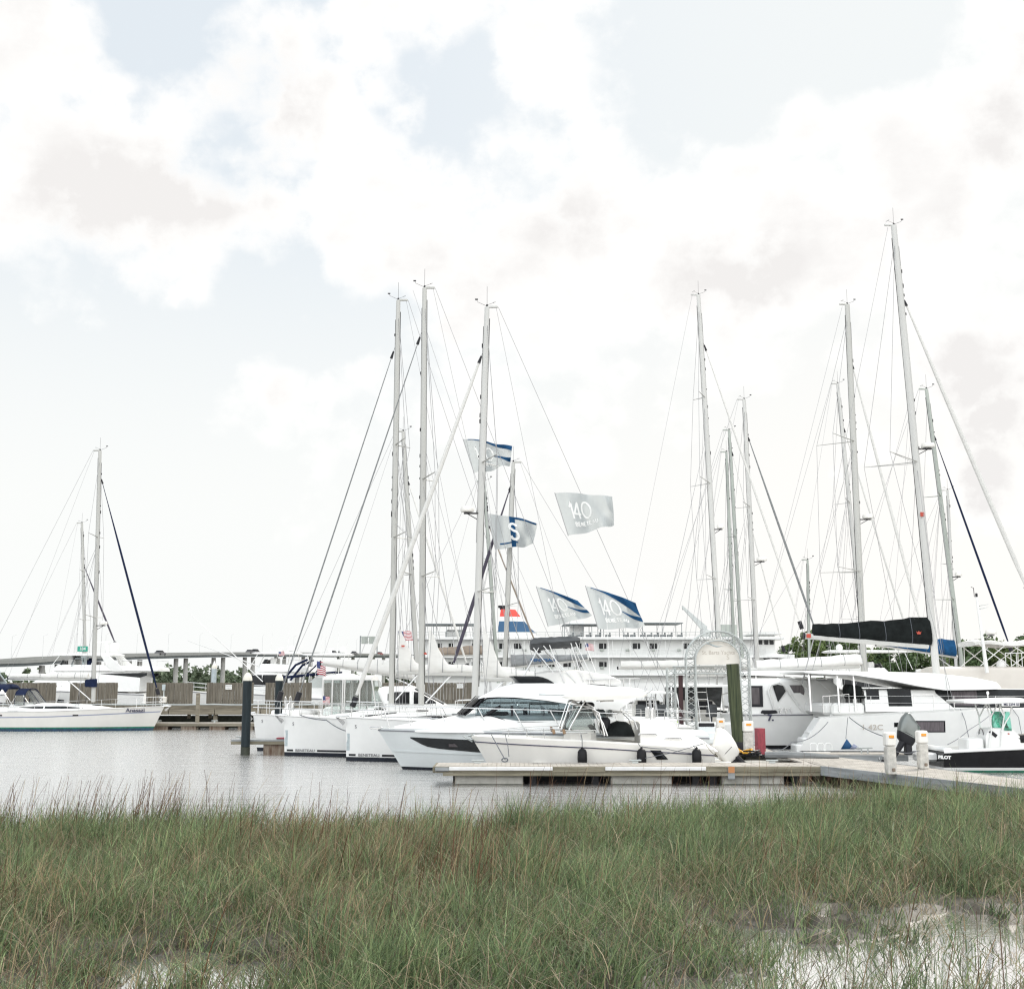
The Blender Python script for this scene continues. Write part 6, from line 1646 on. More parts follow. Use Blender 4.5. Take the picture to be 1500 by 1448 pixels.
# boats around and behind the arch, sterns to the viewer
def stern_boat(label, px, d, B, L, top_y, m_top, opts=None):
    q = dict(tower=True, canopy=True, motors=2, dark=False)
    q.update(opts or {})
    r = thing('sport_fishing_boat', label, 'fishing boat', (P(px, HOR, d).x, d + L / 2, 0), PI / 2)
    h = Hull(L, B, 1.9, 1.4, 1.15, rake=.9, stern=.93, wl=.88, tm=.35, flare=.4); h.build([M['gel'], M['gel'], M['boot']], r); h.deck(r, M['deck'], .35)
    xs = -L / 2; zt = zat(top_y, d + 2)
    mb = MB(); mb.box((xs + .25, 0, .95), (.4, B * .86, .7), 0, 0, .12); mb.build('transom_seat', M['gel'], r)
    mb = MB(); mb.box((xs + 4.6, 0, 1.55), (1.5, B * .46, 1.5), 0, 0, .2); c = mb.build('console', M['gelw'], r)
    mb = MB(); mb.box((xs + 3.84, 0, 2.05), (.04, B * .36, .45), 0, 0, .02); mb.build('instrument_panel', M['dark'], c)
    mb = MB()
    for y in (-.5, .5): mb.box((xs + 3.0, y, 1.55), (.5, .55, .16), 0, 0, .05); mb.box((xs + 2.8, y, 1.85), (.12, .55, .55), 0, 0, .05); mb.tube([(xs + 3.0, y, .8), (xs + 3.0, y, 1.5)], .06, 6)
    mb.build('helm_seat', M['chcanvas'], r, split='y')
    tc = Cabin([xs + 2.2, xs + 2.5, xs + 5.6, xs + 6.0], [zt - .1] * 4, [zt - .02, zt, zt + .02, zt - .04], [B * .36, B * .42, B * .42, B * .34], [B * .34, B * .40, B * .40, B * .32], .05, .05)
    t_ = tc.build('hardtop', M[m_top], r)
    mb = MB()
    for sy in (1, -1):
        mb.tube([(xs + 2.4, sy * B * .40, zt - .08), (xs + 1.2, sy * B * .44, 1.2)], .035, 6); mb.tube([(xs + 3.2, sy * B * .38, zt - .08), (xs + 4.0, sy * B * .44, 1.3)], .035, 6); mb.tube([(xs + 5.6, sy * B * .38, zt - .08), (xs + 5.9, sy * B * .42, 1.4)], .035, 6)
        mb.tube([(xs + 2.4, sy * B * .40, zt - .3), (xs + 5.8, sy * B * .40, zt - .5)], .025, 6)
    mb.build('hardtop_frame', M['gel'], r, split='each')
    if q['canopy']:
        mb = MB(); mb.grid([[Vector((xs + lerp(5.4, 6.1, k / 3), y, lerp(zt - .1, 1.9, k / 3))) for k in range(4)] for y in np.linspace(-B * .38, B * .38, 7)]); mb.build('dark_spray_curtain', M['chcanvas'], r, 60, thick=.02)
    if q['tower']:
        mb = MB()
        for sy in (1, -1): mb.tube([(xs + 1.6, sy * .25, 1.1), (xs + 3.0, sy * .25, zt + .1)], .025, 6)
        for k in range(6): z = lerp(1.3, zt, k / 5); x = lerp(xs + 1.75, xs + 2.95, k / 5); mb.tube([(x, -.25, z), (x, .25, z)], .02, 5)
        mb.build('ladder', M['steel'], r)
    mb = MB(); 
    for sy in (1, -1):
        mb.tube([(xs + .1, sy * B * .44, 1.2), (xs + .1, sy * B * .44, 1.75), (xs + 2.2, sy * B * .46, 1.85), (xs + 2.2, sy * B * .46, 1.2)], .02, 5)
    mb.tube([(xs + .1, -B * .44, 1.72), (xs + .1, B * .44, 1.72)], .02, 5); mb.build('cockpit_rail', M['steel'], r)
    for k in range(q['motors']):
        outboard(r, (xs - .05, (k - (q['motors'] - 1) / 2) * .8, .75), M[q.get('mm', 'chcanvas')], 1.0)
    return r, h
qb, _ = stern_boat('fishing boat with dark spray curtains and a ladder, seen through the arch', 1040, 61.5, 4.0, 10.5, 1003, 'gel', dict(motors=0))
q2, _ = stern_boat('white fishing boat with grey covered outboards left of the arch', 962, 61.5, 3.2, 9.0, 1013, 'gel', dict(motors=2, canopy=False, mm='chcanvas'))
# a few goods on the dock under the arch
p = G(982, 1078, DZ)
r = thing('dock_box', 'pale blue-grey dock box with a lime towel, left of the arch legs', 'box', (P(984, 1000, 57).x, 57.2, DZ))
mb = MB(); mb.box((0, 0, .36), (.62, .55, .72), 0, 0, .05); mb.build('box', M['gelb'], r); mb = MB(); mb.box((0, 0, .76), (.68, .6, .08), 0, 0, .03); mb.build('lid', M['gelb'], r)
p = P(983, 1043, 57.2)
o_ = tag((lambda b: (b.box((0, 0, 0), (.46, .4, .10), .3, 0, .04), b.build('towel', M['lime'], None, loc=(r.location.x, 57.2, DZ + .86)))[1])(MB()), 'folded lime green towel lying on the pale dock box', 'towel')
o_ = tag((lambda b: (b.tube([(.28 * math.cos(t), 0, .45 * math.sin(t)) for t in np.linspace(-1.4, 1.5, 14)], .085, 8), b.build('kayak_fender', M['yellow'], None, loc=(P(972, 1000, 57).x - .1, 57.0, DZ + .46)))[1])(MB()), 'curved yellow fender leaning on the pale dock box', 'fender')
r = thing('dock_steps', 'white moulded boarding steps standing on the dock under the arch', 'steps', (P(1034, 1000, 55).x, 55.0, DZ))
mb = MB()
for k in range(3): mb.box((0, -.3 + .26 * k, .12 + .12 * k), (.75, .26, .24 + .24 * k), 0, 0, .03)
mb.build('treads', M['gelb'], r); mb = MB(); mb.box((0, .12, .8), (.7, .06, .16), 0, 0, .02); mb.build('handle_bar', M['dark'], r)

# boats further right
u1, uh, _ = cruiser('motor_yacht', 'white yacht with a long flybridge hardtop seen under the black boom cover', None, 1290, 104, 1, 15, 4.6, (2.4, 2.1, 1.9), dict(house=(-.28, .18), roof=3.9, fly_h=.5, hard=(5.75, -.30, .18), arch=False, dome=True))
t1, th, _ = cruiser('trawler_yacht', 'cream trawler with a slim radar pole and folded white awning at the right edge', None, 1475, 70.5, 1, 12, 4.2, (2.3, 2.0, 1.8), dict(house=(-.36, .30), roof=4.05, fly=False, arch=False, hard=None, rail=True, win=False, housem='creamhouse'))
mb = MB(); zr = 4.1
xA, xB = loc(t1, P(1428, HOR, 69.5)).x, loc(t1, P(1530, HOR, 69.5)).x; zt = zat(943, 69.5)
mb.loft([[Vector((lerp(xA, xB, i / 10), y * lerp(.9, 1, math.sin(PI * i / 10)), zt - .06 + z * (1 + .2 * math.sin(i * 2.3)) + .06 * math.sin(i * .9))) for y, z in ((-1.5, 0), (-1.45, .16), (-.7, .24), (.7, .24), (1.45, .16), (1.5, 0), (.8, -.06), (-.8, -.06))] for i in range(11)], True, True, True); aw = mb.build('folded_awning', M['canvasw'], t1)
mb = MB()
for sd in (1, -1):
    for f0, f1 in ((0.05, .45), (.45, .05), (.5, .95), (.95, .5), (.1, .1), (.9, .9)): mb.tube([(lerp(xA, xB, f0), sd * 1.4, zt), (lerp(xA, xB, f1), sd * 1.5, zr + .05)], .028, 5)
mb.build('awning_frame', M['gel'], t1, split='y')
mb = MB(); a = loc(t1, P(1446, 985, 68.5)); b = loc(t1, P(1430.5, 874, 68.5)); mb.tube([a, b], [.11, .07], 8); pl_ = mb.build('radar_pole', M['gel'], t1)
mb = MB(); mb.box(b + Vector((0, 0, .1)), (.12, .12, .22), 0, 0, .03); mb.tube([b + Vector((-.12, 0, 0)), b + Vector((-.14, 0, .5)), b + Vector((-.28, 0, .55))], .02, 5); mb.build('mast_light', M['dark'], pl_)
for f, l in ((.88, .55), (.84, .5)): c = a.lerp(b, f); mb = MB(); mb.loft([[c + Vector((.08, y, z)) for y, z in ((-.08, -.03), (.08, -.03), (.08, .03), (-.08, .03))], [c + Vector((.08 + l, y, z + .1)) for y, z in ((-.03, -.01), (.03, -.01), (.03, .01), (-.03, .01))]], True, True, True); mb.build('antenna_arm', M['galv'], pl_)
radome(pl_, a.lerp(b, .50) + Vector((.52, 0, 0)), .30, 1, m=M['gelw'])
mb = MB(); mb.lathe([(.24, 0), (.27, .15), (.25, .34), (.14, .47), (.02, .51)], loc(t1, P(1467, 979, 69.5)), 14); mb.build('satellite_dome', M['gel'], t1)
mb = MB()
for k in range(8): x = loc(t1, P(1472 + 8 * k, HOR, 69.2)).x; mb.tube([(x, -1.6, zr), (x, -1.6, zr + .75)], .02, 5)
mb.tube([(loc(t1, P(1472, HOR, 69.2)).x, -1.6, zr + .75), (loc(t1, P(1530, HOR, 69.2)).x, -1.6, zr + .75)], .025, 5); mb.build('roof_rail', M['gel'], t1)

# ------------------------------------------------------------------ stars and stripes
flag_us('national_flag', 'small stars and stripes flying above the white sail peak, left group', P(583, 924, 63), .72, .46, .02, 1, (-.2, 0, -2.6), .1)
flag_us('national_flag', 'faded stars and stripes on the dark staff behind the flybridge', P(857, 942, 49.5), .34, .26, .12, 4, (.55, 0, -1.5), .1)
flag_us('national_flag', 'limp stars and stripes hanging beside the navy framed windscreen', P(464, 968, 101), .75, 1.05, .25, 2, (-.1, 0, -1.6), .05)
flag_us('national_flag', 'small stars and stripes low beside the clear enclosure', P(473, 1019, 63), .36, .40, .16, 6, (-.05, 0, -.9), .0)
flag_us('national_flag', 'tiny stars and stripes above the sport boat rooftops, near the bridge', P(408, 954, 103), .5, .34, -.1, 8, (-.3, 0, -1.4), .1)
# ------------------------------------------------------------------ flybridge yacht in front (bow to the left)
DD = 47.3
bx = P(553, 1000, DD).x; LD = 12.3
yd = thing('flybridge_yacht', 'white flybridge yacht with a black hull window and a folded charcoal bimini', 'motor yacht', (bx + LD / 2, DD, 0), PI)
hd = Hull(LD, 3.9, 1.53, 1.46, 1.30, rake=1.0, stern=.92, wl=.84, p=2.35, tm=.40, draft=.5, flare=.42, powr=5, stripe=.10, stripe0=.03)
hd.build([M['gelb'], M['boot'], M['boot']], yd, 40)
hd.deck(yd, M['gel'], .02, .18)
hd.rail(yd, M['grayline'], .022, -.09)
DN = DD - 1.9                                      # near side of the topsides
def dl(px, py, d=DN): return loc(yd, P(px, py or HOR, d))
# spray knuckle low on the bow
hd.line(yd, M['gelb'], lambda t: .50 + .18 * t, .05, .35, .99, 'spray_knuckle', .03)
xs = [hd.L / 2 - v for v in np.linspace(1.32, 5.9, 22)]
def zl(x): return interp(hd.L / 2 - x, (1.32, 1.9, 2.4, 5.9), (1.17, .88, .80, .55))
def zh(x): return interp(hd.L / 2 - x, (1.32, 5.9), (1.21, 1.08))
for sd in (1, -1):
    w_ = hd.patch(yd, M['smoke'], xs, [zl(x) for x in xs], [zh(x) for x in xs], sd, .012, 'hull_window', 4)
p = hd.at(hd.L / 2 - 3.0, .93, 1, .02)
mb = MB(); mb.box(p, (.42, .03, .12), -.05, 0, .05); mb.build('portlight', M['smokeg'], yd)
# fore deck trunk
xf = [dl(903, 0).x, dl(700, 0).x, dl(655, 0).x, dl(610, 0).x, dl(572, 0).x][::1]
zt_ = [1.98, 1.98, 1.86, 1.70, 1.56]
tr = Cabin(xf, [1.40] * 4 + [1.48], zt_, [1.72, 1.66, 1.40, .9, .25], [1.60, 1.5, 1.2, .7, .15], .10, .22)
trunk = tr.build('trunk_cabin', M['gel'], yd, 16)
# deckhouse
X_ = lambda px: dl(px, 0).x
hx = [X_(905), X_(890), X_(830), X_(760), X_(712), X_(683)]
hz = [zat(1040, 45.9), zat(1026, 45.9), zat(1022, 45.9), zat(1017, 45.9), zat(1021, 45.9), zat(1046, 45.9)]
hh = Cabin(hx, [1.55] * 6, hz, [1.62, 1.62, 1.62, 1.60, 1.52, 1.35], [1.36, 1.38, 1.38, 1.34, 1.20, 1.0], .10, .16)
# deckhouse is open glazing: floor, inner walls, corner posts
mb = MB()
glz = {}
house = thing  # keep name free
def dz(y): return zat(y, 45.75)
for sd in (1, -1):
    # side glass
    Xg = [X_(v) for v in np.linspace(888, 696, 26)]
    lo = [interp(-x, [-X_(683), -X_(722), -X_(738), -X_(748), -X_(895)][::1], [dz(1047.5), dz(1048.5), dz(1054), dz(1057.5), dz(1056.5)]) for x in Xg]
    hi = [interp(-x, [-X_(685), -X_(708), -X_(735), -X_(770), -X_(815), -X_(850), -X_(893)], [dz(1047), dz(1023.5), dz(1021.5), dz(1023), dz(1027.5), dz(1033.5), dz(1047)]) for x in Xg]
    mg = MB(); mg.grid([[Vector((x, sd * (hh.side(x, lerp(a, b, k / 4))), lerp(a, b, k / 4))) for k in range(5)] for x, a, b in zip(Xg, lo, hi)])
    gl = mg.build('side_window', M['glass'], yd, 60, thick=.012)
    # lower blank wall under the glass
    mw = MB(); mw.grid([[Vector((x, sd * (hh.side(x, z)), z)) for z in (1.5, lerp(1.5, a, .5), a - .01)] for x, a in zip(Xg, lo)]); mw.build('house_side', M['gel'], yd, 60, thick=.03)
    # black edging and pillars
    me_ = MB(); e = [Vector((x, sd * (hh.side(x, b) + .008), b)) for x, b in zip(Xg, hi)] ; me_.tube(e, .022, 5)
    e2 = [Vector((x, sd * (hh.side(x, a) + .008), a)) for x, a in zip(Xg, lo)]; me_.tube(e2, .018, 5)
    for px, dpx, r_ in ((704, 28, .055), (750, 0, .055), (847, 2, .02), (797, 0, .02)):
        xt, xb_ = X_(px + dpx), X_(px - (0 if dpx < 20 else 8)); 
        zt2 = interp(-xt, [-v for v in Xg], hi); zb2 = interp(-xb_, [-v for v in Xg], lo)
        me_.tube([Vector((xb_, sd * (hh.side(xb_, zb2) + .005), zb2)), Vector((xt, sd * (hh.side(xt, zt2) + .005), zt2))], r_, 6)
    me_.build('window_frame', M['dark'], yd)
# windshield
mw = MB(); g = []
for i in range(6):
    f = i / 5; x = lerp(X_(681), X_(709), f); zz = lerp(dz(1047.5), dz(1021.5), f)
    g.append([Vector((x + .35 * (1 - q * q), q * lerp(1.36, 1.22, f), zz + .04 * (1 - q * q))) for q in np.linspace(-1, 1, 11)])
mw.grid(g); ws = mw.build('windshield', M['glass'], yd, 60, thick=.012)
mb = MB(); mb.tube(g[0], .016, 5); mb.tube([r_[5] + Vector((0, 0, .01)) for r_ in g], .014, 5)
for k in (0, -1): mb.tube([r_[k] for r_ in g], .022, 5)
mb.tube([g[0][2] + Vector((.02, 0, .03)), g[3][4] + Vector((.04, 0, .05))], .012, 4); mb.tube([g[0][8] + Vector((.02, 0, .03)), g[3][6] + Vector((.04, 0, .05))], .012, 4)
mb.build('windshield_frame', M['dark'], yd)
# cabin inside: floor, dash, sofa, galley door frame
mb = MB(); mb.box(((X_(700) + X_(900)) / 2, 0, 1.62), (X_(700) - X_(900), 3.0, .06)); mb.build('saloon_floor', M['interior'], yd)
mb = MB(); mb.box((X_(728), 0, 1.86), (1.0, 2.3, .5), 0, 0, .15); mb.build('dashboard', M['sofa'], yd)
mb = MB(); mb.box((X_(764), .55, 1.84), (.65, .9, .42), 0, 0, .1); mb.box((X_(770), .55, 2.02), (.16, .9, .5), 0, 0, .06); mb.build('helm_bench', M['sofa'], yd)
mb = MB(); mb.box((X_(850), -.9, 1.9), (2.2, .6, .6), 0, 0, .08); mb.build('galley', M['interior'], yd)
mb = MB(); mb.box((X_(897), 0, 2.05), (.05, 2.6, .9), 0, 0, .01); mb.build('aft_bulkhead', M['clear'], yd)
mb = MB(); xx0, xx1 = X_(820), X_(776); mb.tube([(xx0, .9, 1.66), (xx0, .9, 2.42), (xx1, .9, 2.42), (xx1, .9, 1.66)], .02, 5); mb.build('inner_door_frame', M['dark'], yd)
# roof and flybridge mouldings
rx = [X_(v) for v in (948, 940, 905, 860, 800, 755, 730, 708, 700)]
rzb = [dz(1016), dz(1018), dz(1040), dz(1035), dz(1025.5), dz(1021), dz(1020.5), dz(1021.5), dz(1023.5)]
rzt = [dz(1011), dz(1008.5), dz(1005.5), dz(1001.5), dz(1000), dz(1000.5), dz(1007.5), dz(1017.5), dz(1021.8)]
roof = Cabin(rx, rzb, rzt, [1.25, 1.52, 1.60, 1.62, 1.60, 1.55, 1.46, 1.30, 1.22], [1.1, 1.36, 1.42, 1.45, 1.42, 1.34, 1.2, 1.1, 1.05], .03, .12)
fly = roof.build('flybridge', M['gel'], yd, 26)
mb = MB(); g = []
for sd in (1, -1): mb.grid([[Vector((X_(px), sd * (roof.side(X_(px), dz(1016) - .02) + .012), dz(1016.5) + dz_ - .001 * (px - 800) * .3)) for dz_ in (-.035, .035)] for px in np.linspace(790, 900, 8)])
mb.build('moulded_groove', M['gelb'], fly, thick=.006)
# flybridge wind screen
mb = MB(); rows = []
for i in range(4):
    f = i / 3; row = []
    for k in range(25):
        q = k / 24 * 2 - 1; a = abs(q)
        if a < .42: x = X_(757) - .22 * (a / .42) ** 2; y = q / .42 * 1.12
        else: x = lerp(X_(757) - .22, X_(812), (a - .42) / .58); y = math.copysign(lerp(1.12, 1.30, (a - .42) / .58), q)
        hgt = dz(989.5) - dz(1001)
        hgt *= 1 - max(0, (a - .72) / .28) ** 2 * .85
        row.append(Vector((x + f * .30 * (1 if a < .42 else (1 - (a - .42) / .58)), y * (1 + .03 * f), dz(1001.2) + hgt * f)))
    rows.append(row)
mb.grid(rows); mb.build('flybridge_windscreen', M['smoke'], fly, 60, thick=.014)
# covered seats
mb = MB(); rnd = random.Random(9); rings = []
for i, px in enumerate(np.linspace(786, 912, 15)):
    x = X_(px); zt2 = dz(interp(px, (768, 775, 800, 838, 846, 880, 900, 912), (992, 986, 982.5, 981, 981.5, 985.5, 989, 996))) + rnd.uniform(-.02, .02)
    zb2 = dz(1001.5); w_ = interp(px, (786, 806, 822), (.8, .98, 1.24))
    rings.append([Vector((x, y * w_ * (1 + rnd.uniform(-.01, .01)), lerp(zb2, zt2, k))) for y, k in ((-1, 0), (-.99, .5), (-.94, .88), (-.6, 1.0), (0, 1.05), (.6, 1.0), (.94, .88), (.99, .5), (1, 0))])
mb.loft(rings, True, True, True); mb.build('covered_seating', M['canvasw'], fly, 50)
# folded bimini on poles
mb = MB(); rings = []
for i, px in enumerate(np.linspace(778, 852, 15)):
    f = i / 14; zc = lerp(dz(942.5), dz(937), f ** .8); ry = interp(f, (0, .04, .12, .5, .95, 1), (.16, .235, .24, .22, .20, .10)); rnd_ = 1 + .05 * math.sin(i * 2.4)
    rings.append([Vector((X_(px), 1.25 * c_ * .96, zc + ry * rnd_ * s2)) for c_, s2 in ((-1, 0), (-.9, .8), (-.3, 1.05), (.3, 1.0), (.9, .8), (1, 0), (.9, -.8), (.3, -1), (-.3, -1), (-.9, -.8))])
mb.loft(rings, True, True, True); bm_ = mb.build('folded_bimini', M['chcanvas'], fly, 50)
mb = MB()
for sd in (1, -1):
    for a, b, ya, yb in ((797, 845, 945, 1000), (782, 812, 948, 985), (806, 828, 944, 1000), (838, 856, 941, 998), (845, 872, 940, 999), (790, 768, 948, 990)):
        mb.tube([Vector((X_(a), sd * 1.18, dz(ya))), Vector((X_(b), sd * 1.25, dz(yb)))], .017, 5)
mb.build('bimini_pole', M['steel'], fly, split='y')
# low rail round the aft end of the flybridge, aerials
mb = MB()
for sd in (1, -1):
    mb.tube([Vector((X_(860), sd * 1.3, dz(995))), Vector((X_(925), sd * 1.3, dz(993))), Vector((X_(942), sd * .9, dz(993)))], .018, 5)
    for px in (865, 895, 925): mb.tube([Vector((X_(px), sd * 1.3, dz(1008))), Vector((X_(px), sd * 1.3, dz(994)))], .015, 5)
mb.build('flybridge_rail', M['steel'], fly)
mb = MB(); mb.tube([Vector((X_(898), .6, dz(1003))), Vector((X_(893), .6, dz(880)))], [.014, .006], 4); mb.build('whip_antenna', M['gel'], fly)
# bow rail
mb = MB()
def rp(px, z, sd): 
    x = X_(px) if px > 575 else dl(px, 0, DD).x
    return hd.at(min(x, hd.L / 2 - .02), hd.sheer(hd.tx(min(x, hd.L / 2))), sd, -.10) + Vector((0, 0, z))
top = []
for sd in (1, -1):
    run = [rp(v, interp(v, (545, 570, 640, 900), (.78, .80, .82, .70)), sd) for v in (556, 575, 610, 660, 720, 780, 840, 905)]
    mb.tube(run, .020, 6); top.append(run[0])
    mid = [rp(v, .40, sd) for v in (560, 580, 620, 640)]; mb.tube(mid, .014, 5)
    for v, dx in ((562, -.25), (588, -.30), (640, -.42), (700, -.45), (752, -.45), (806, -.42), (860, -.40), (900, -.2)):
        a = rp(v, interp(v, (545, 570, 640, 900), (.78, .80, .82, .70)), sd); b = rp(v, -.02, sd) + Vector((dx, 0, 0)); mb.tube([a, b], .016, 5)
mb.tube([top[0], top[0].lerp(top[1], .5) + Vector((.18, 0, .0)), top[1]], .020, 6)
mb.build('bow_rail', M['steel'], yd)
mb = MB(); mb.box((hd.L / 2 + .02, 0, 1.52), (.5, .2, .09), 0, 0, .03); mb.build('anchor_roller', M['steel'], yd)
mb = MB(); 
for px in (645, 690): 
    c = rp(px, .02, 1); mb.tube([c + Vector((-.14, -.06, .05)), c + Vector((.14, -.06, .05))], .02, 5)
mb.build('deck_cleat', M['steel'], yd, split='each')
mb = MB(); mb.box((X_(640), 0, tr.top(X_(640), 0) + .03), (.6, .6, .05), 0, 0, .02); mb.build('deck_hatch', M['smoke'], yd)
mb = MB(); mb.box((-LD / 2 - .45, 0, .3), (1.0, 3.2, .12), 0, 0, .05); mb.build('swim_platform', M['gel'], yd)
mb = MB(); mb.box((X_(960), 0, 1.5), (1.6, 3.2, .55), 0, 0, .15); mb.build('cockpit_seat', M['canvasw'], yd)
mb = MB(); 
for sd in (1, -1):
    mb.loft([[Vector((X_(px) , sd * y, z)) for y, z in ((1.42, dz(1036) - .1), (1.52, dz(1036) - .1), (1.55, 1.4), (1.45, 1.4))] for px in (898, 915)], True, True, True)
mb.build('aft_pillar', M['gel'], yd, split='y')

# ------------------------------------------------------------------ open sport boat alongside the finger dock
DE = 43.7; BE = 2.75
ex0 = P(690, 1000, DE).x; ex1 = P(1036, 1000, DE).x; LE = ex1 - ex0
ye = thing('open_sport_boat', 'white open sport boat with hard top, lying along the finger dock', 'motor boat', ((ex0 + ex1) / 2, DE, 0), PI)
he = Hull(LE, BE, 1.38, 1.22, .98, rake=.85, stern=.93, wl=.80, p=2.5, tm=.38, draft=.4, flare=.35, powr=5, stripe=.05, stripe0=.02)
he.build([M['gelw'], M['gelw'], M['boot']], ye, 40)
EN = DE - BE / 2
def el(px, py, d=EN): return loc(ye, P(px, py or HOR, d))
EX = lambda px: el(px, 0).x
def ez(y): return zat(y, EN)
he.rail(ye, M['letternavy'], .020, -.20)
# gunwale, cockpit floor and inner liner
mb = MB(); floor_ = MB()
for sd in (1, -1):
    rows = []
    for i in range(31):
        t = i / 30; b = he.half(t); z = he.sheer(t); x = -LE / 2 + LE * t; inn = max(.0, b - .30) if t < .74 else 0.0
        rows.append([(x, sd * (b - .006), z), (x, sd * (b - .08), z + .05), (x, sd * lerp(b, inn, .6), z + .055), (x, sd * inn, z + .05), (x, sd * inn * .98, .45 if t < .74 else z + .05 + .06 * (1 - t))])
    mb.grid(rows)
mb.build('gunwale_deck', M['gelw'], ye, 40)
mb = MB(); mb.box((-LE * .12, 0, .44), (LE * .72, BE * .74, .06)); mb.build('cockpit_floor', M['deck'], ye)
hw_ = [[Vector((LE * .235, y, z)) for z in (.45, 1.28)] for y in (-1.0, 1.0)]
mb = MB(); mb.box((LE * .24, 0, .95), (.06, 1.25, .7)); mb.build('cockpit_bulkhead', M['gelw'], ye)
# raised aft quarter moulding
aq = Cabin([EX(1050), EX(1030), EX(1012), EX(985), EX(965), EX(938)], [.9] * 6, [ez(1099), ez(1085), ez(1077), ez(1064), ez(1061.5), ez(1060)], [1.2] * 6, [1.05] * 6, .05, .15)
aq.build('aft_seat_moulding', M['gelw'], ye, 12)
mb = MB()
for a, b, yy in ((935, 962, 1075), (973, 998, 1081)):
    for sd in (1, -1): mb.tube([(EX(a), sd * 1.22, ez(yy + 1.5)), (EX(a + 2), sd * 1.22, ez(yy - 1)), (EX(b - 2), sd * 1.22, ez(yy - .3)), (EX(b), sd * 1.22, ez(yy + 2))], .022, 5)
mb.build('grab_rail', M['steel'], ye, split='each')
# bow rail strip with two teak pads
mb = MB()
for sd in (1, -1):
    r_ = [he.at(EX(px), 1.2, sd, -.05) + Vector((0, 0, ez(yy) - 1.2)) for px, yy in ((735, 1074), (780, 1073), (820, 1072.6), (860, 1073))]
    mb.tube(r_, .016, 5)
    r_ = [he.at(EX(px), 1.2, sd, -.10) + Vector((0, 0, ez(yy) - 1.2)) for px, yy in ((716, 1072), (760, 1068.5), (790, 1067), (824, 1067))]
    mb.tube(r_, .014, 5)
    for px in (745, 772, 798, 850): q = he.at(EX(px), 1.2, sd, -.07); mb.tube([q, q + Vector((0, 0, ez(1071) - 1.2))], .012, 4)
mb.build('side_rail', M['steel'], ye, split='y')
mb = MB()
for px in (811, 826):
    for sd in (1, -1): q = he.at(EX(px), 1.2, sd, .0); mb.box(q + Vector((0, 0, ez(1071.5) - 1.2)), (.10, .06, .17), 0, 0, .02, .25)
mb.build('teak_pad', M['teak'], ye, split='each')
# console, windscreen, frame, hard top
mb = MB(); mb.box((EX(852), 0, 1.15), (1.1, 1.15, 1.1), 0, 0, .2); cns = mb.build('console', M['gelw'], ye)
mb = MB(); mb.box((EX(868), 0, 1.62), (.25, .8, .3), 0, 0, .08, -.5); mb.tube([Vector((EX(873), .3 + .17 * math.cos(t), 1.66 + .17 * math.sin(t))) for t in np.linspace(0, 2 * PI, 16)], .015, 4); mb.build('helm', M['dark'], cns)
mb = MB(); g = []
for i in range(5):
    f = i / 4; row = []
    for q in np.linspace(-1, 1, 15):
        a = abs(q); x = lerp(EX(825), EX(843), f) if a < .5 else lerp(lerp(EX(825), EX(843), f), lerp(EX(874), EX(868), f), (a - .5) / .5)
        row.append(Vector((x, math.copysign(min(1, a / .5) * lerp(.72, .60, f) + max(0, a - .5) * .35, q), lerp(ez(1070), ez(1034), f))))
    g.append(row)
mb.grid(g); wsn = mb.build('windscreen', M['clear'], ye, 60, thick=.012)
mb = MB(); mb.tube(g[-1], .018, 5); mb.tube(g[0], .02, 5); mb.build('windscreen_trim', M['steel'], wsn)
hz1, hz2 = ez(1023.5), ez(1016)
ht = Cabin([EX(950), EX(944), EX(900), EX(845), EX(831), EX(826)], [ez(1018), ez(1021), ez(1025), ez(1026), ez(1023), ez(1021.5)], [ez(1016), ez(1015), ez(1014.8), ez(1017), ez(1018.8), ez(1020.5)], [.9, 1.08, 1.15, 1.12, 1.0, .8], [.9, 1.08, 1.15, 1.12, 1.0, .8], .06, .05)
top_ = ht.build('hardtop', M['gelw'], ye, 14)
mb = MB()
for sd in (1, -1):
    for pts in (((822, 1070), (834, 1034), (838, 1027), (850, 1026)), ((834, 1069), (852, 1036), (858, 1026)), ((838, 1028), (868, 1038), (878, 1044), (886, 1078)), ((860, 1030), (870, 1036), (884, 1060), (890, 1078)), ((880, 1027), (888, 1026), (900, 1026))):
        mb.tube([Vector((EX(a), sd * (.98 if b > 1040 else .95), ez(b))) for a, b in pts], .030, 6)
    mb.tube([Vector((EX(832), sd * .96, ez(1040))), Vector((EX(870), sd * .96, ez(1037)))], .018, 5)
    mb.tube([Vector((EX(944), sd * .9, ez(1019))), Vector((EX(957), sd * .9, ez(1010))), Vector((EX(958), sd * .9, ez(1006)))], .02, 5)
mb.build('hardtop_frame', M['steel'], ye, split='each')
mb = MB(); mb.grid([[Vector((EX(lerp(a, b, k / 3)), y, ez(lerp(1028, 1042, k / 3)))) for k in range(4)] for y, a, b in ((-.8, 846, 868), (0, 843, 866), (.8, 846, 868))]); mb.box((EX(862), 0, ez(1033)), (.5, 1.3, .18), 0, 0, .06); mb.build('overhead_locker', M['dark'], ye, 60)
mb = MB(); rings = []
for px, a, b in ((891, 1070, 1079), (894, 1066, 1079), (902, 1060, 1079), (908, 1057.5, 1079), (922, 1059, 1079), (926, 1062, 1079), (931, 1074, 1079)):
    rings.append([Vector((EX(px), y * .85, lerp(ez(b), ez(a), k))) for y, k in ((-1, 0), (-.97, .6), (-.8, .95), (0, 1.02), (.8, .95), (.97, .6), (1, 0))])
mb.loft(rings, True, True, True); mb.build('seat_cover', M['blackcanvas'], ye, 45)
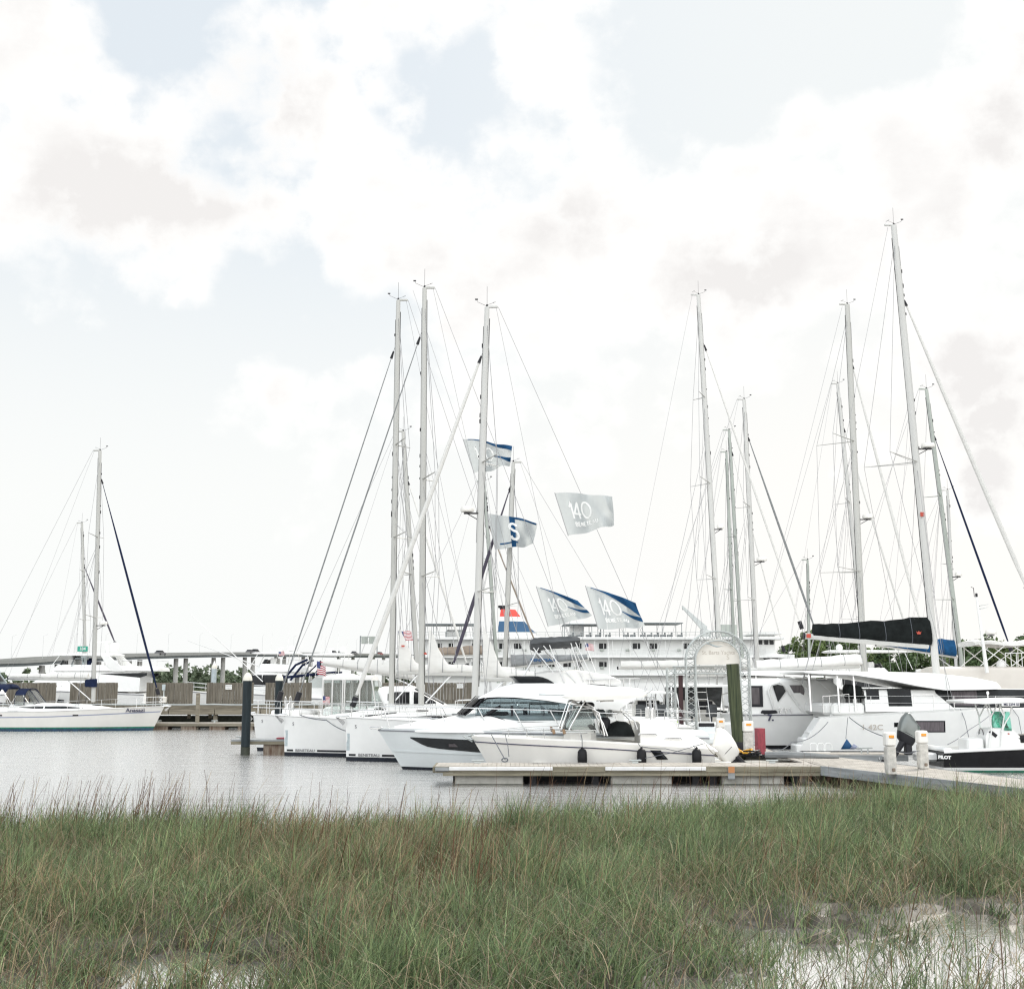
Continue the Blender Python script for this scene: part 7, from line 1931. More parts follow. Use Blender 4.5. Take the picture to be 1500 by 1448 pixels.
mb = MB(); mb.tube([(EX(888), .7, ez(1066)), (EX(888), .7, ez(1080))], .05, 6); mb.box((EX(889), .3, ez(1062)), (.35, .5, .5), 0, 0, .1); mb.build('helm_seat', M['dark'], ye)
mb = MB()
for sd in (1, -1): mb.tube([(EX(905), sd * .95, ez(1045)), (EX(918), sd * .95, ez(1044)), (EX(930), sd * 1.0, ez(1056)), (EX(934), sd * 1.05, ez(1068))], .022, 5)
mb.build('aft_grab_hoop', M['steel'], ye, split='each')
# black slashed vent on the quarter
for sd in (1, -1):
    mb = MB(); g = []
    for f in np.linspace(0, 1, 6):
        g.append([he.at(EX(lerp(lerp(951, 961, f), lerp(966, 977, f), k)), lerp(ez(1098.5), ez(1112), f), sd, .014) for k in (0, .5, 1)])
    mb.grid(g); mb.build('quarter_vent', M['smoke'], ye, 60, thick=.02)
outboard(ye, (EX(1077), .0, .26), M['gelw'], 1.22, .80, 'outboard_motor')
mb = MB(); mb.box((EX(1055), 0, .36), (EX(1034) - EX(1076), 1.3, .34), 0, 0, .08); mb.build('engine_bracket', M['gelw'], ye)
mb = MB(); c = Vector((LE / 2, 0, 1.36)); mb.tube([c + Vector((-.15, 0, .05)), c + Vector((.10, 0, .02))], .04, 6)
mb.add([c + Vector(v) for v in ((.10, 0, .07), (-.05, .16, -.06), (-.22, .12, -.20), (-.30, 0, -.26), (-.22, -.12, -.20), (-.05, -.16, -.06), (-.08, 0, -.12))], [(0, 1, 6), (1, 2, 6), (2, 3, 6), (3, 4, 6), (4, 5, 6), (5, 0, 6), (0, 5, 4, 3, 2, 1)])
mb.tube([c + Vector((.28, 0, .02)), c + Vector((-.06, 0, -.18))], .025, 5); mb.build('anchor', M['galv'], ye)
# fenders and lines of the sport boat
for px, lb in ((852, 'leftmost round-topped black fender on the sport boat side, below the windscreen'), (938, 'black fender hanging just left of the slanted black vent'), (1018, 'black fender near the stern of the white sport boat')):
    q = P(px, 1000, EN - .17); r = thing('fender', lb, 'fender', (q.x, EN - .2, ez(1110)), 0, 'black fenders along the white sport boat')
    mb = MB(); mb.lathe([(.02, -.33), (.11, -.31), (.155, -.24), (.165, 0), (.155, .22), (.11, .30), (.05, .33), (.03, .38), (.01, .39)], (0, 0, 0), 14); mb.build('body', M['rubber'], r)
    yt = {852: 1075, 938: 1088, 1018: 1091}[px]; mb = MB(); mb.tube([(0, 0, .37), (.0, .06, ez(yt) - ez(1110) - .15), (-.03 if px == 852 else -.1, .12, ez(yt) - ez(1110))], .013, 4); mb.build('lanyard', M['rope'], r)
def rope(label, pts, r_=.014, m='rope', sag=0.0, n=16, name='mooring_line'):
    pts = [Vector(p) for p in pts]; out = []
    for a, b in zip(pts[:-1], pts[1:]):
        for i in range(n): f = i / n; out.append(a.lerp(b, f) - Vector((0, 0, sag * 4 * f * (1 - f))))
    out.append(pts[-1]); o0 = out[0].copy(); mb = MB(); mb.tube([p - o0 for p in out], r_, 5)
    return tag(mb.build(name, M[m], None, loc=o0), label, 'rope')
rope('dark bow line looped down the side of the white sport boat', [P(720, 1076, EN + .3), P(733, 1100, EN - .06), P(740, 1112, EN - .2)], .017)
o_ = bpy.data.objects['mooring_line']
rope('second thin bow line beside the looped one on the sport boat', [P(740, 1075, EN + .25), P(744, 1092, EN - .04), P(745.5, 1108, EN - .1)], .013)
r = tag((lambda b: (b.tube([(.10 * math.cos(t), -.02, .06 * math.sin(t)) for t in np.linspace(0, 2 * PI, 14)], .022, 5), b.build('rope_loop', M['rope'], None, loc=P(739.5, 1112.5, EN - .25)))[1])(MB()), 'small coil of dark line resting against the sport boat by the dock edge', 'rope')
rope('dark line running along the sport boat side to its stern fender', [P(940, 1093, EN + .02), P(975, 1096, EN - .1), P(1016, 1103, EN - .2)], .012, sag=.02)
rope('thin dark line from the mid dock cleat to the sport boat stern', [P(934, 1112, EN - .35), P(985, 1102, EN - .2), P(1033, 1088, EN + .05)], .011, sag=.0)
rope('tan line from the sport boat stern down to the dock', [P(1034, 1090, EN), P(1046, 1104, EN - .15), P(1058, 1113, EN - .45)], .012, 'beam', .03)
rope('dark mooring line sagging from the left sloop bow towards its neighbour', [P(440, 1047, 55.2), P(478, 1054, 53.6), P(506, 1070, 52.6)], .022, sag=.05)

# ------------------------------------------------------------------ sailing catamarans
def catamaran(name, label, stern_px, d, L, beam, roof_y, mast_base, mast_top, boom_end, boom_y, o):
    q = dict(bag='blackcanvas', full=True); q.update(o)
    xs = P(stern_px, HOR, d - beam / 2).x
    r = thing(name, label, 'catamaran', (xs + L / 2, d, 0), 0)
    dn = d - beam / 2
    def cl(px, py, dd=None): return loc(r, P(px, py or HOR, dd or dn))
    def CX(px): return cl(px, 0).x
    bh = 1.75; hulls = []
    for sd in (-1, 1):
        h = Hull(L, bh, 2.0, 1.96, 1.62, rake=-.12, stern=.72, wl=.80, p=2.2, tm=.5, draft=.4, flare=.12, trake=-1.15, stripe=.14, stripe0=.04)
        # shift the hull sideways by parenting it to an offset
        nb = len(bpy.data.objects)
        o1 = h.build([M[q.get('hull', 'gel')], M['boot'], M['boot']], r); o2 = h.deck(r, M['deck'], .02, .08)
        for ob in (o1, o2): ob.location = (0, sd * (beam / 2 - bh / 2), 0)
        hulls.append(h)
        # stern steps
        mb = MB()
        for k in range(4): mb.box((-L / 2 - .95 + .32 * k, sd * (beam / 2 - bh / 2), .22 + .2 * k), (.42, bh * .60, .40 + .40 * k - .2 * k), 0, 0, .05)
        mb.build('stern_steps', M['gel'], r)
    h = hulls[0]; yo = -(beam / 2 - bh / 2)
    def hp(obj): obj.location = (0, yo, 0); return obj
    if q.get('ports'):
        for a, b, z0, z1, m_ in q['ports']:
            xx = [CX(v) for v in np.linspace(a, b, 8)]
            hp(h.patch(r, M['smoke'], xx, [z0] * 8, [z1] * 8, -1, .010, 'hull_window'))
            if m_: hp(h.patch(r, M['curtain'], [lerp(xx[0], xx[-1], k / 7 * .92 + .04) for k in range(8)], [z0 + .05] * 8, [z1 - .05] * 8, -1, .016, 'window_pane'))
    # bridge deck
    mb = MB(); mb.box((-.02 * L, 0, 1.35), (L * .86, beam - bh * 1.3, 1.1), 0, 0, .15); mb.build('bridge_deck', M['gel'], r)
    # saloon
    zr = zat(roof_y, dn + 1.2)
    a0, a1 = -.16 * L, .30 * L
    if 'saloon' in q: a0, a1 = CX(q['saloon'][0]), CX(q['saloon'][1])
    w0 = beam * .36
    sal = Cabin([a0, a0 + .1, lerp(a0, a1, .7), a1, a1 + 1.1], [1.88] * 5, [zr - .12, zr - .1, zr - .1, zr - .12, 2.2], [w0, w0, w0 * .97, w0 * .85, w0 * .7], [w0 * .93, w0 * .93, w0 * .9, w0 * .74, w0 * .5], .06, .12)
    s_ = sal.build('saloon', M['gel'], r, 14)
    zl0, zl1 = lerp(1.9, zr, q.get('wz', (.36, .86))[0]), lerp(1.9, zr, q.get('wz', (.36, .86))[1])
    b0 = q.get('win0', a0 + .12 * (a1 - a0)); b0 = CX(b0) if b0 > 100 else b0
    xsw = [b0, b0 + .75, lerp(b0, a1, .6), a1 - .2]
    sal.window('saloon_window', M['smoke'], s_, xsw, [zl1 - .16, zl0, zl0 - .02, zl0], [zl1, zl1, zl1, zl1 - .02], (-1, 1), .012)
    sal.window('window_blind', M['curtain'], s_, [b0 + .75, lerp(b0, a1, .33)], [zl0 + .10, zl0 + .08], [zl1 - .08, zl1 - .08], (-1,), .02)
    mb = MB(); mb.box((a0 - .02, -w0 * .25, lerp(1.9, zr, .48)), (.05, w0 * 1.0, (zr - 1.9) * .72), 0, 0, .02); mb.build('saloon_door', M['smoke'], s_)
    for a_, b_, y0_, y1_ in q.get('extra', ()):
        sal.window('side_door', M['smoke'], s_, [CX(a_), CX(b_)], [zat(y0_, dn + .9)] * 2, [min(zat(y1_, dn + .9), zr - .06)] * 2, (-1,), .016)
    # long hard top over cockpit and saloon
    t0, t1 = q['top']; x0, x1 = CX(t0), CX(t1)
    yy = beam * .40
    if 'prof' in q:
        pr = q['prof'][::1]; zz = lambda y_: zat(y_, dn + .9)
        tc = Cabin([CX(a) for a, _, _ in pr], [zz(b) for _, b, _ in pr], [zz(c_) for _, _, c_ in pr], [yy * v for v in np.interp(np.linspace(0, 1, len(pr)), (0, .1, .7, .9, 1), (.92, 1, 1, .86, .62))], [yy * v for v in np.interp(np.linspace(0, 1, len(pr)), (0, .1, .7, .9, 1), (.90, .97, .95, .80, .56))], .05, .16)
    else: tc = Cabin([x0, x0 + .6, lerp(x0, x1, .45), lerp(x0, x1, .75), x1 - .5, x1], [zr + .02, zr - .02, zr - .10, zr - .16, zr - .14, zr - .10], [zr + .08, zr + .16, zr + .22, zr + .20, zr + .10, zr - .02], [yy * .92, yy, yy, yy * .97, yy * .78, yy * .6], [yy * .92, yy, yy, yy * .95, yy * .74, yy * .55], .05, .10)
    tc.build('hardtop', M['gel'], r, 18)
    mb = MB()
    for sd in (1, -1):
        for fx in (.02, .16, .24): x = lerp(x0, x1, fx); mb.tube([(x, sd * yy * .96, 1.9), (x, sd * yy * .90, (zat(987 + 6 * fx, dn + .9) if 'prof' in q else zr + .02))], .045, 8)
    mb.build('hardtop_post', M['steel'], r, split='each')
    # cockpit: coaming, seats, helm seat, table
    mb = MB(); xq = lerp(-L / 2, a0, .35)
    for sd in (1, -1): mb.box((lerp(-L / 2 + .6, a0, .5), sd * beam * .36, 2.0), (a0 + L / 2 - .8, .3, .55), 0, 0, .1)
    mb.box((-L / 2 + .7, 0, 2.0), (.6, beam * .66, .55), 0, 0, .12); mb.build('cockpit_seat', M['gel'], r)
    hsx = CX(1261) if 'prof' in q else lerp(-L / 2, a0, .70)
    mb = MB(); mb.box((hsx, -beam * .30, 2.85), (.72, .95, .50), 0, 0, .10, .18); mb.box((hsx + .1, -beam * .30, 2.56), (.8, .9, .14), 0, 0, .05); hs_ = mb.build('helm_seat', M['blackcanvas'], r)
    mb = MB(); mb.tube([(hsx, -beam * .30 - .2, 1.8), (hsx, -beam * .30 - .2, 2.5)], .05, 6); mb.tube([(hsx + .25, -beam * .30 + .2, 1.8), (hsx + .25, -beam * .30 + .2, 2.5)], .05, 6); mb.build('seat_pedestal', M['steel'], hs_)
    # guard rails
    for sd in (1, -1):
        mb = MB(); yv = sd * (beam / 2 - .10); zz = 1.96
        t_ = []; m_ = []
        for k in range(8): x = lerp(-L / 2 + .4, L / 2 - .5, k / 7); mb.tube([(x, yv, zz), (x, yv, zz + .65)], .014, 5); t_.append((x, yv, zz + .65)); m_.append((x, yv, zz + .34))
        mb.tube(t_, .008, 4); mb.tube(m_, .008, 4); mb.build('lifeline', M['steel'], r)
        mb = MB(); xg = lerp(-L / 2, L / 2, .30); mb.tube([(xg, yv, zz), (xg, yv, zz + .72), (xg + .9, yv, zz + .72), (xg + .9, yv, zz)], .018, 5); mb.build('boarding_gate', M['steel'], r)
        mb = MB(); mb.tube([(-L / 2 + .1, yv, 1.85), (-L / 2 + .1, yv, 2.6), (-L / 2 + 1.3, yv, 2.7), (-L / 2 + 1.3, yv, 1.9)], .02, 5); mb.build('pushpit', M['steel'], r)
    mb = MB(); x = CX(t1) + .9; mb.box((x, 0, 1.9), (.3, beam - bh, .25), 0, 0, .05); mb.build('crossbeam', M['alu'], r)
    b = cl(*mast_base, d); t = cl(*mast_top, d); b.y = t.y = 0
    mast_rig(r, b, t, -1, q.get('r', .2), M[q.get('mast', 'aluw')], q.get('spread', ((.46, 1.9),)), sweep=.75, shroud_b=beam * .45, chain_z=1.9, stay_bow=cl(*q['stay'], d) if 'stay' in q else None, stay_frac=q.get('sfrac', .885), furl=q.get('furl', (.035, .10)), furl_m=M[q.get('furlm', 'sail')], radar=q.get('radar'), backstay=None)
    e = cl(*boom_end, d); e.y = 0; zz = cl(mast_base[0], boom_y, d).z; f = (zz - b.z) / (t.z - b.z); g = b.lerp(t, f) + Vector((-.28, 0, 0))
    boom_sail(r, g, e, M['aluw'], M[q['bag']], q.get('h0', 1.35), q.get('h1', .5), .36, q.get('boom_r', .17), q.get('peak', 0), bag0=-.02, bag1=.93)
    mb = MB(); mb.tube([g.lerp(e, .92), Vector((x0 + .5, 0, zr + .2))], .03, 5); mb.tube([g.lerp(e, .86), Vector((x0 + .9, .4, zr + .2))], .02, 5); mb.tube([g.lerp(e, .98), t + Vector((-.3, 0, -.1))], .008, 4)
    for f_ in (.30, .66): mb.tube([g.lerp(e, f_), b.lerp(t, .6)], .007, 4)
    mb.build('running_rigging', M['wire'], r)
    return r, h, cl, CX, g, e
g_, gh, gcl, GX, gg, ge = catamaran('sailing_catamaran', 'big white sailing catamaran with a black boom cover, carrying the tallest mast', 1202, 60.6, 14.2, 7.4, 1007, (1372, 988), (1309, 330), (1178, 931), 945,
    dict(top=(1187, 1489), saloon=(1276, 1570), extra=((1279, 1298, 1024, 996), (1311, 1346, 1034, 1001)), win0=1383, wz=(.17, .93), prof=((1187, 985, 983), (1205, 986.5, 982.5), (1260, 988.5, 983), (1310, 996, 984), (1350, 1004, 984.5), (1392, 1010.5, 986.5), (1440, 1010, 991.5), (1476, 1009, 998), (1490, 1007.5, 1003)), ports=((1308, 1320, 1.22, 1.42, 0), (1334, 1382, .98, 1.50, 1)), stay=(1512, 880), r=.2, spread=((.46, 2.2),), radar=(.49, .34, 1), h0=1.42, h1=.56, sfrac=.85, furl=(.05, .13)))
mb = MB(); q = gg.lerp(ge, .14) + Vector((0, -.375, .62)); q = gcl(1346, 926.5, 60.6 - .42)
mb.prism([(q.x + .65 * a_, q.z + .65 * b_) for a_, b_ in ((-.12, -.10), (.12, -.10), (.18, .12), (.08, .02), (0, .15), (-.08, .02), (-.18, .12))], q.y - .012, q.y + .012); mb.build('sail_emblem', M['logo'], g_)
mb = MB(); q = gcl(1351, 753, 60.6 - .23); mb.box(q, (.20, .03, .22), 0, 0, .01); mb.build('mast_label', M['logo'], g_)
mb = MB(); q = ge + Vector((.18, -.18, .0)); mb.box(q, (.22, .02, .2), 0, 0, .01); mb.build('boom_label', M['logo'], g_)
a = gh.at(GX(1276), 1.15, -1, .02); tx('name_lettering', '1 42C', .34, (a.x, a.y - (7.4 / 2 - 1.75 / 2) - .03, 1.2), ROT_S, M['letterpale'], g_, sx=1.2)
hm_, hh_, hcl, HX, _, _ = catamaran('sailing_catamaran', 'white catamaran behind the red post, with a long pale boom over its roof', 1118, 71.5, 12.4, 6.6, 988, (1266, 988), (1241, 446), (1097, 981), 974,
    dict(top=(1072, 1240), saloon=(1085, 1205), win0=1093, bag='canvasw', h0=.62, h1=.5, r=.2, mast='alu', stay=(1352, 925), sfrac=.86, furl=(.04, .10), spread=((.27, 2.0), (.62, 1.9)), radar=(.41, .33, 1)))

# white cruiser with dark cabin door right of the arch
h2, h2h, h2c = cruiser('motor_cruiser', 'white aft-cabin cruiser with dark door windows, right of the green-stained pile', None, 1185, 63.2, 1, 8.6, 3.3, (1.9, 1.75, 1.7), dict(house=(-.44, .26), roof=3.35, fly=False, arch=False, hullwin=False, rail=False, cat='motor yacht', win=False))
def ax(px): return loc(h2, P(px, HOR, 61.6)).x
def az(y): return zat(y, 61.6)
def side_plate(name, m, poly, off=.02):
    mb = MB(); mb.prism([(ax(a), az(b)) for a, b in poly], 0, .03); o_ = mb.build(name, m, h2, 30); o_.location = (0, -(h2c.side(ax(poly[0][0]), az(poly[0][1])) + off), 0); return o_
side_plate('cabin_door', M['dark'], [(1097, 1035), (1118, 1035), (1118, 1004), (1097, 1004)], .03)
side_plate('door_glass', M['smokeg'], [(1099, 1031), (1113, 1031), (1113, 1007), (1099, 1007)], .045)
side_plate('side_window', M['smoke'], [(1140, 1028), (1152, 1012), (1148, 1004), (1140, 1002), (1133, 1004)], .03)
side_plate('side_window', M['smokeg'], [(1158, 1003), (1178, 1003), (1180, 1012), (1176, 1034), (1172, 1030)], .03)
mb = MB()
for sd in (-1, 1):
    y = sd * 1.5
    mb.tube([Vector((ax(a), y, az(b))) for a, b in ((1134, 1042), (1126, 1012), (1130, 1003), (1142, 999), (1150, 1004), (1176, 1044), (1184, 1062))], .05, 6)
    mb.tube([Vector((ax(a), y, az(b))) for a, b in ((1158, 992), (1172, 998), (1182, 1010), (1186, 1020))], .025, 5); mb.tube([Vector((ax(a), y, az(b))) for a, b in ((1178, 990), (1200, 998), (1216, 1012), (1220, 1024))], .025, 5)
mb.build('cockpit_arch', M['gel'], h2)
mb = MB()
for x0, x1 in ((1132, 1142), (1142, 1150), (1150, 1158)): mb.tube([Vector((ax(a), -1.55, az(b))) for a, b in ((x0, 1045), (x0 + 2, 1038), (x1 - 1, 1036), (x1, 1044))], .025, 5)
mb.build('cockpit_rail', M['steel'], h2)
mb = MB(); mb.box((ax(1126), -1.5, az(1043)), (.8, .3, .22), 0, 0, .08); mb.build('rolled_cover', M['dark'], h2)
tx('hull_marking', '7.', .42, (ax(1127), -1.66, az(1051)), ROT_S, M['letternavy'], h2, bold=.02)
rope('grey mooring line sagging from the catamaran stern across to the red post', [P(1213, 1057, 56), P(1160, 1086, 53), P(1119, 1093, 47)], .016, sag=.25)
rope('grey line from the catamaran quarter to the front pedestal', [P(1244, 1050, 56.5), P(1295, 1078, 44)], .02, sag=.1)
rope('short grey line hanging at the catamaran stern above its blue triangle emblem', [P(1242, 1050, 56.6), P(1239, 1082, 56.4)], .012)
mb = MB()
q = P(1256, 1090, 56.4); 
r = thing('dinghy_fender_rack', 'white rack with three loops on the dock at the catamaran stern', 'rack', G(1195, 1098, DZ)); r.location.y = 50.5; r.location.x = P(1195, HOR, 50.5).x; r.location.z = .5
for k in range(3):
    mb.tube([(-.32 + .3 * k, 0, 0), (-.32 + .3 * k, 0, .22), (-.26 + .3 * k, 0, .30), (-.12 + .3 * k, 0, .30), (-.06 + .3 * k, 0, .22), (-.06 + .3 * k, 0, 0)], .03, 6)
mb.build('loops', M['gel'], r); mb = MB(); mb.box((-.05, 0, -.1), (1.1, .4, .12), 0, 0, .03); mb.build('base', M['gel'], r)
p = gh.at(GX(1258), .6, -1, .02)
for k, m_ in enumerate(('bluepaint', 'blueline')):
    mb = MB(); c = [gh.at(GX(px), zat(py, 57), -1, .012 + .006 * k) for px, py in (((1230, 1097), (1239, 1082), (1250, 1097)), ((1243, 1096), (1249, 1089), (1260, 1097)))[k]]
    mb.add(c, [(0, 1, 2)]); o_ = mb.build('stern_emblem', M[m_], g_, thick=.006); o_.location = (0, -(7.4 / 2 - 1.75 / 2), 0)

# ------------------------------------------------------------------ black hulled centre console boat at the right
DF_ = 46.6; BF = 2.5; LF = 8.6
fx0 = P(1362, HOR, DF_).x
yf_ = thing('centre_console_boat', 'black hulled centre console boat with a white T-top and teal windscreen', 'motor boat', (fx0 + LF / 2, DF_, 0), 0)
hf = Hull(LF, BF, 1.45, .98, .74, rake=.8, stern=.93, wl=.84, p=2.4, tm=.40, draft=.4, flare=.4, stripe=.17, stripe0=.07)
hf.build([M['black'], M['gel'], M['bootgreen']], yf_, 36)
FN = DF_ - BF / 2
def fl(px, py, d=FN): return loc(yf_, P(px, py or HOR, d))
FX = lambda px: fl(px, 0, DF_).x
def fz(y): return zat(y, DF_ - .5)
hf.rail(yf_, M['gel'], .035, -.03)
mb = MB()
for sd in (1, -1):
    rows = []
    for i in range(31):
        t = i / 30; b = hf.half(t); z = hf.sheer(t); x = -LF / 2 + LF * t; inn = max(0.0, b - .26) if t < .8 else 0.0
        rows.append([(x, sd * (b + .004), z - .02), (x, sd * (b - .04), z + .04), (x, sd * inn, z + .045), (x, sd * inn * .97, .45 if t < .8 else z + .05)])
    mb.grid(rows)
mb.build('gunwale_deck', M['gel'], yf_, 40)
mb = MB(); mb.box((-.4, 0, .42), (LF * .78, BF * .76, .06)); mb.build('cockpit_floor', M['deck'], yf_)
mb = MB(); mb.box((-LF / 2 + .18, 0, .62), (.34, BF * .88, .5), 0, 0, .06); mb.build('transom', M['gel'], yf_)
mb = MB(); mb.box((FX(1417), 0, fz(1091)), (.62, 1.0, .5), 0, 0, .06); mb.build('cooler_seat', M['gel'], yf_)
mb = MB(); mb.loft([[Vector((FX(a), y, fz(b))) for y in (-.5, .5)] + [Vector((FX(c), y, fz(b))) for y in (.5, -.5)] for a, c, b in ((1432, 1482, 1098), (1432, 1481, 1078), (1437, 1472, 1068), (1441, 1466, 1066))], True, True, True); cs_ = mb.build('console', M['gel'], yf_, 40)
mb = MB(); mb.box((FX(1437) - .05, 0, fz(1082)), (.06, .8, .3), 0, 0, .02); mb.tube([Vector((FX(1433), .22 * math.cos(t), fz(1076) + .22 * math.sin(t))) for t in np.linspace(0, 2 * PI, 16)], .016, 4); mb.build('helm', M['dark'], cs_)
mb = MB(); y = -.507
mb.prism([(FX(1436), fz(1071)), (FX(1441), fz(1069.5)), (FX(1449), fz(1076)), (FX(1446), fz(1080)), (FX(1443), fz(1077.5))], y - .012, y); mb.build('console_graphic', M['dark'], cs_)
mb = MB(); mb.prism([(FX(1464), fz(1075.5)), (FX(1464), fz(1073)), (FX(1467.5), fz(1074.2))], y - .012, y); mb.build('red_arrow', M['logo'], cs_)
# teal vinyl windscreen
mb = MB(); g = [[Vector((FX(lerp(1441, 1450, f)), q * .5, fz(lerp(1066, 1042, f)))) for q in np.linspace(-1, 1, 5)] for f in np.linspace(0, 1, 4)]
mb.grid([[Vector((FX(px), -.52, lerp(fz(1069.5 if px > 1460 else 1065), fz(1042), k / 3))) for k in range(4)] for px in (1442, 1449, 1453)] ); mb.build('windscreen', M['tealv'], yf_, 60, thick=.01)
mb = MB(); mb.grid([[Vector((FX(lerp(px, px2, k / 3)), -.52, lerp(fz(1069.5), fz(1042), k / 3))) for k in range(4)] for px, px2 in ((1459, 1461), (1464, 1464), (1470, 1468))]); mb.build('windscreen', M['tealv'], yf_, 60, thick=.01)
mb = MB(); mb.grid([[Vector((FX(lerp(1466, 1456, k / 3)), q * .5, lerp(fz(1066), fz(1042), k / 3))) for k in range(4)] for q in (-1, 0, 1)]); mb.build('windscreen', M['tealv'], yf_, 60, thick=.01)
tt = Cabin([FX(1394), FX(1398), FX(1425), FX(1470), FX(1484), FX(1488)], [fz(1027.5), fz(1029), fz(1030.5), fz(1029), fz(1028), fz(1026)], [fz(1025.5), fz(1025), fz(1024.3), fz(1022.3), fz(1022.3), fz(1024.5)], [.7, .9, 1.0, 1.0, .9, .7], [.7, .9, 1.0, 1.0, .9, .7], .05, .04)
ttop = tt.build('t_top', M['gel'], yf_, 12)
mb = MB()
for sd in (1, -1):
    for pts in (((1434, 1029), (1439, 1048), (1440, 1070), (1434, 1098)), ((1453, 1029), (1460, 1046), (1456, 1066), (1452, 1098)), ((1472, 1028), (1469, 1046), (1462, 1056), (1454, 1072)), ((1440, 1050), (1448, 1036), (1452, 1029))):
        mb.tube([Vector((FX(a), sd * .55, fz(b))) for a, b in pts], .026, 6)
mb.build('t_top_frame', M['gel'], yf_, split='y')
mb = MB(); mb.box((FX(1463), -.98, fz(1031)), (FX(1476) - FX(1450), .03, .14), 0, 0, .01); rb = mb.build('registration_board', M['gel'], yf_)
tx('registration_lettering', 'MS 2294 SS', .12, (FX(1464), -1.0, fz(1031)), ROT_S, M['letternavy'], rb, bold=.003)
mb = MB(); mb.tube([(FX(1446), 0, fz(1023)), (FX(1446), 0, fz(1017))], .02, 5); mb.lathe([(.02, 0), (.05, .02), (.05, .10), (.01, .12)], (FX(1446), 0, fz(1017)), 8); mb.build('anchor_light', M['gel'], ttop)
p = hf.at(fl(1383, 1105).x, .54, -1, .025); tx('name_lettering', 'PILOT', .155, (p.x, p.y - .03, .54), (PI / 2, .05, -.02), M['gel'], yf_, sx=1.1, bold=.01)
mb = MB(); mb.box((FX(1350), 0, .5), (FX(1366) - FX(1336), .7, .3), 0, 0, .06); mb.build('engine_bracket', M['gel'], yf_)
outboard(yf_, (FX(1329), 0, .72), [M['motorsil'], M['dark']], 1.18, .50, 'outboard_motor')
mb = MB()
for a, b in ((-LF / 2 + .3, .45), (.8, .35)):
    pass
mb.tube([(-LF / 2 + .35, -1.0, .82), (-LF / 2 + .35, -.75, .82)], .03, 5); mb.build('stern_cleat', M['steel'], yf_)
o_ = tag((lambda b: (b.lathe([(.02, -.4), (.14, -.36), (.17, 0), (.14, .36), (.02, .4)], (0, 0, 0), 12, 0, 'x'), b.build('fender', M['rubber'], None, loc=P(1498, 1081, FN + .9)))[1])(MB()), 'black fender lying along the gunwale of the black hulled boat', 'fender')
rope('thin line dropping from the catamaran rail, left of the T-top', [P(1407, 1038, 57.0), P(1414, 1056, 56.7), P(1420, 1084, 56.6)], .014)
rope('thin line dropping from the catamaran rail, right of the T-top', [P(1482, 1036, 57.0), P(1492, 1050, 56.7), P(1497, 1078, 56.6)], .014)
rope('long dark line from the black boat stern up to the catamaran', [P(1388, 1090, 47), P(1420, 1068, 50), P(1458, 1040, 56.5)], .013, sag=.05)
rope('thin line stretched between the two right-hand pedestals', [P(1312, 1100, 36.4), P(1346, 1099, 38.7)], .010, sag=.06)

# ------------------------------------------------------------------ feather flags on the backstays
STROKES = {
 '1': [[(.05, .70), (.25, .72), (.45, .96), (.45, 0)], ], '4': [[(.62, 0), (.62, .95), (.05, .35), (.05, .28), (.85, .28)]],
 '0': [[(.5 + .42 * math.cos(a), .5 + .48 * math.sin(a)) for a in np.linspace(0, 2 * PI, 25)]],
 'B': [[(0, 0), (0, 1), (.5, 1), (.62, .85), (.5, .54), (0, .52)], [(.5, .53), (.68, .3), (.52, 0), (0, 0)]], 'E': [[(.6, 1), (0, 1), (0, 0), (.6, 0)], [(0, .5), (.5, .5)]],
 'N': [[(0, 0), (0, 1), (.62, 0), (.62, 1)]], 'T': [[(0, 1), (.7, 1)], [(.35, 1), (.35, 0)]], 'A': [[(0, 0), (.35, 1), (.7, 0)], [(.12, .35), (.58, .35)]], 'U': [[(0, 1), (0, .25), (.15, 0), (.5, 0), (.64, .25), (.64, 1)]]}
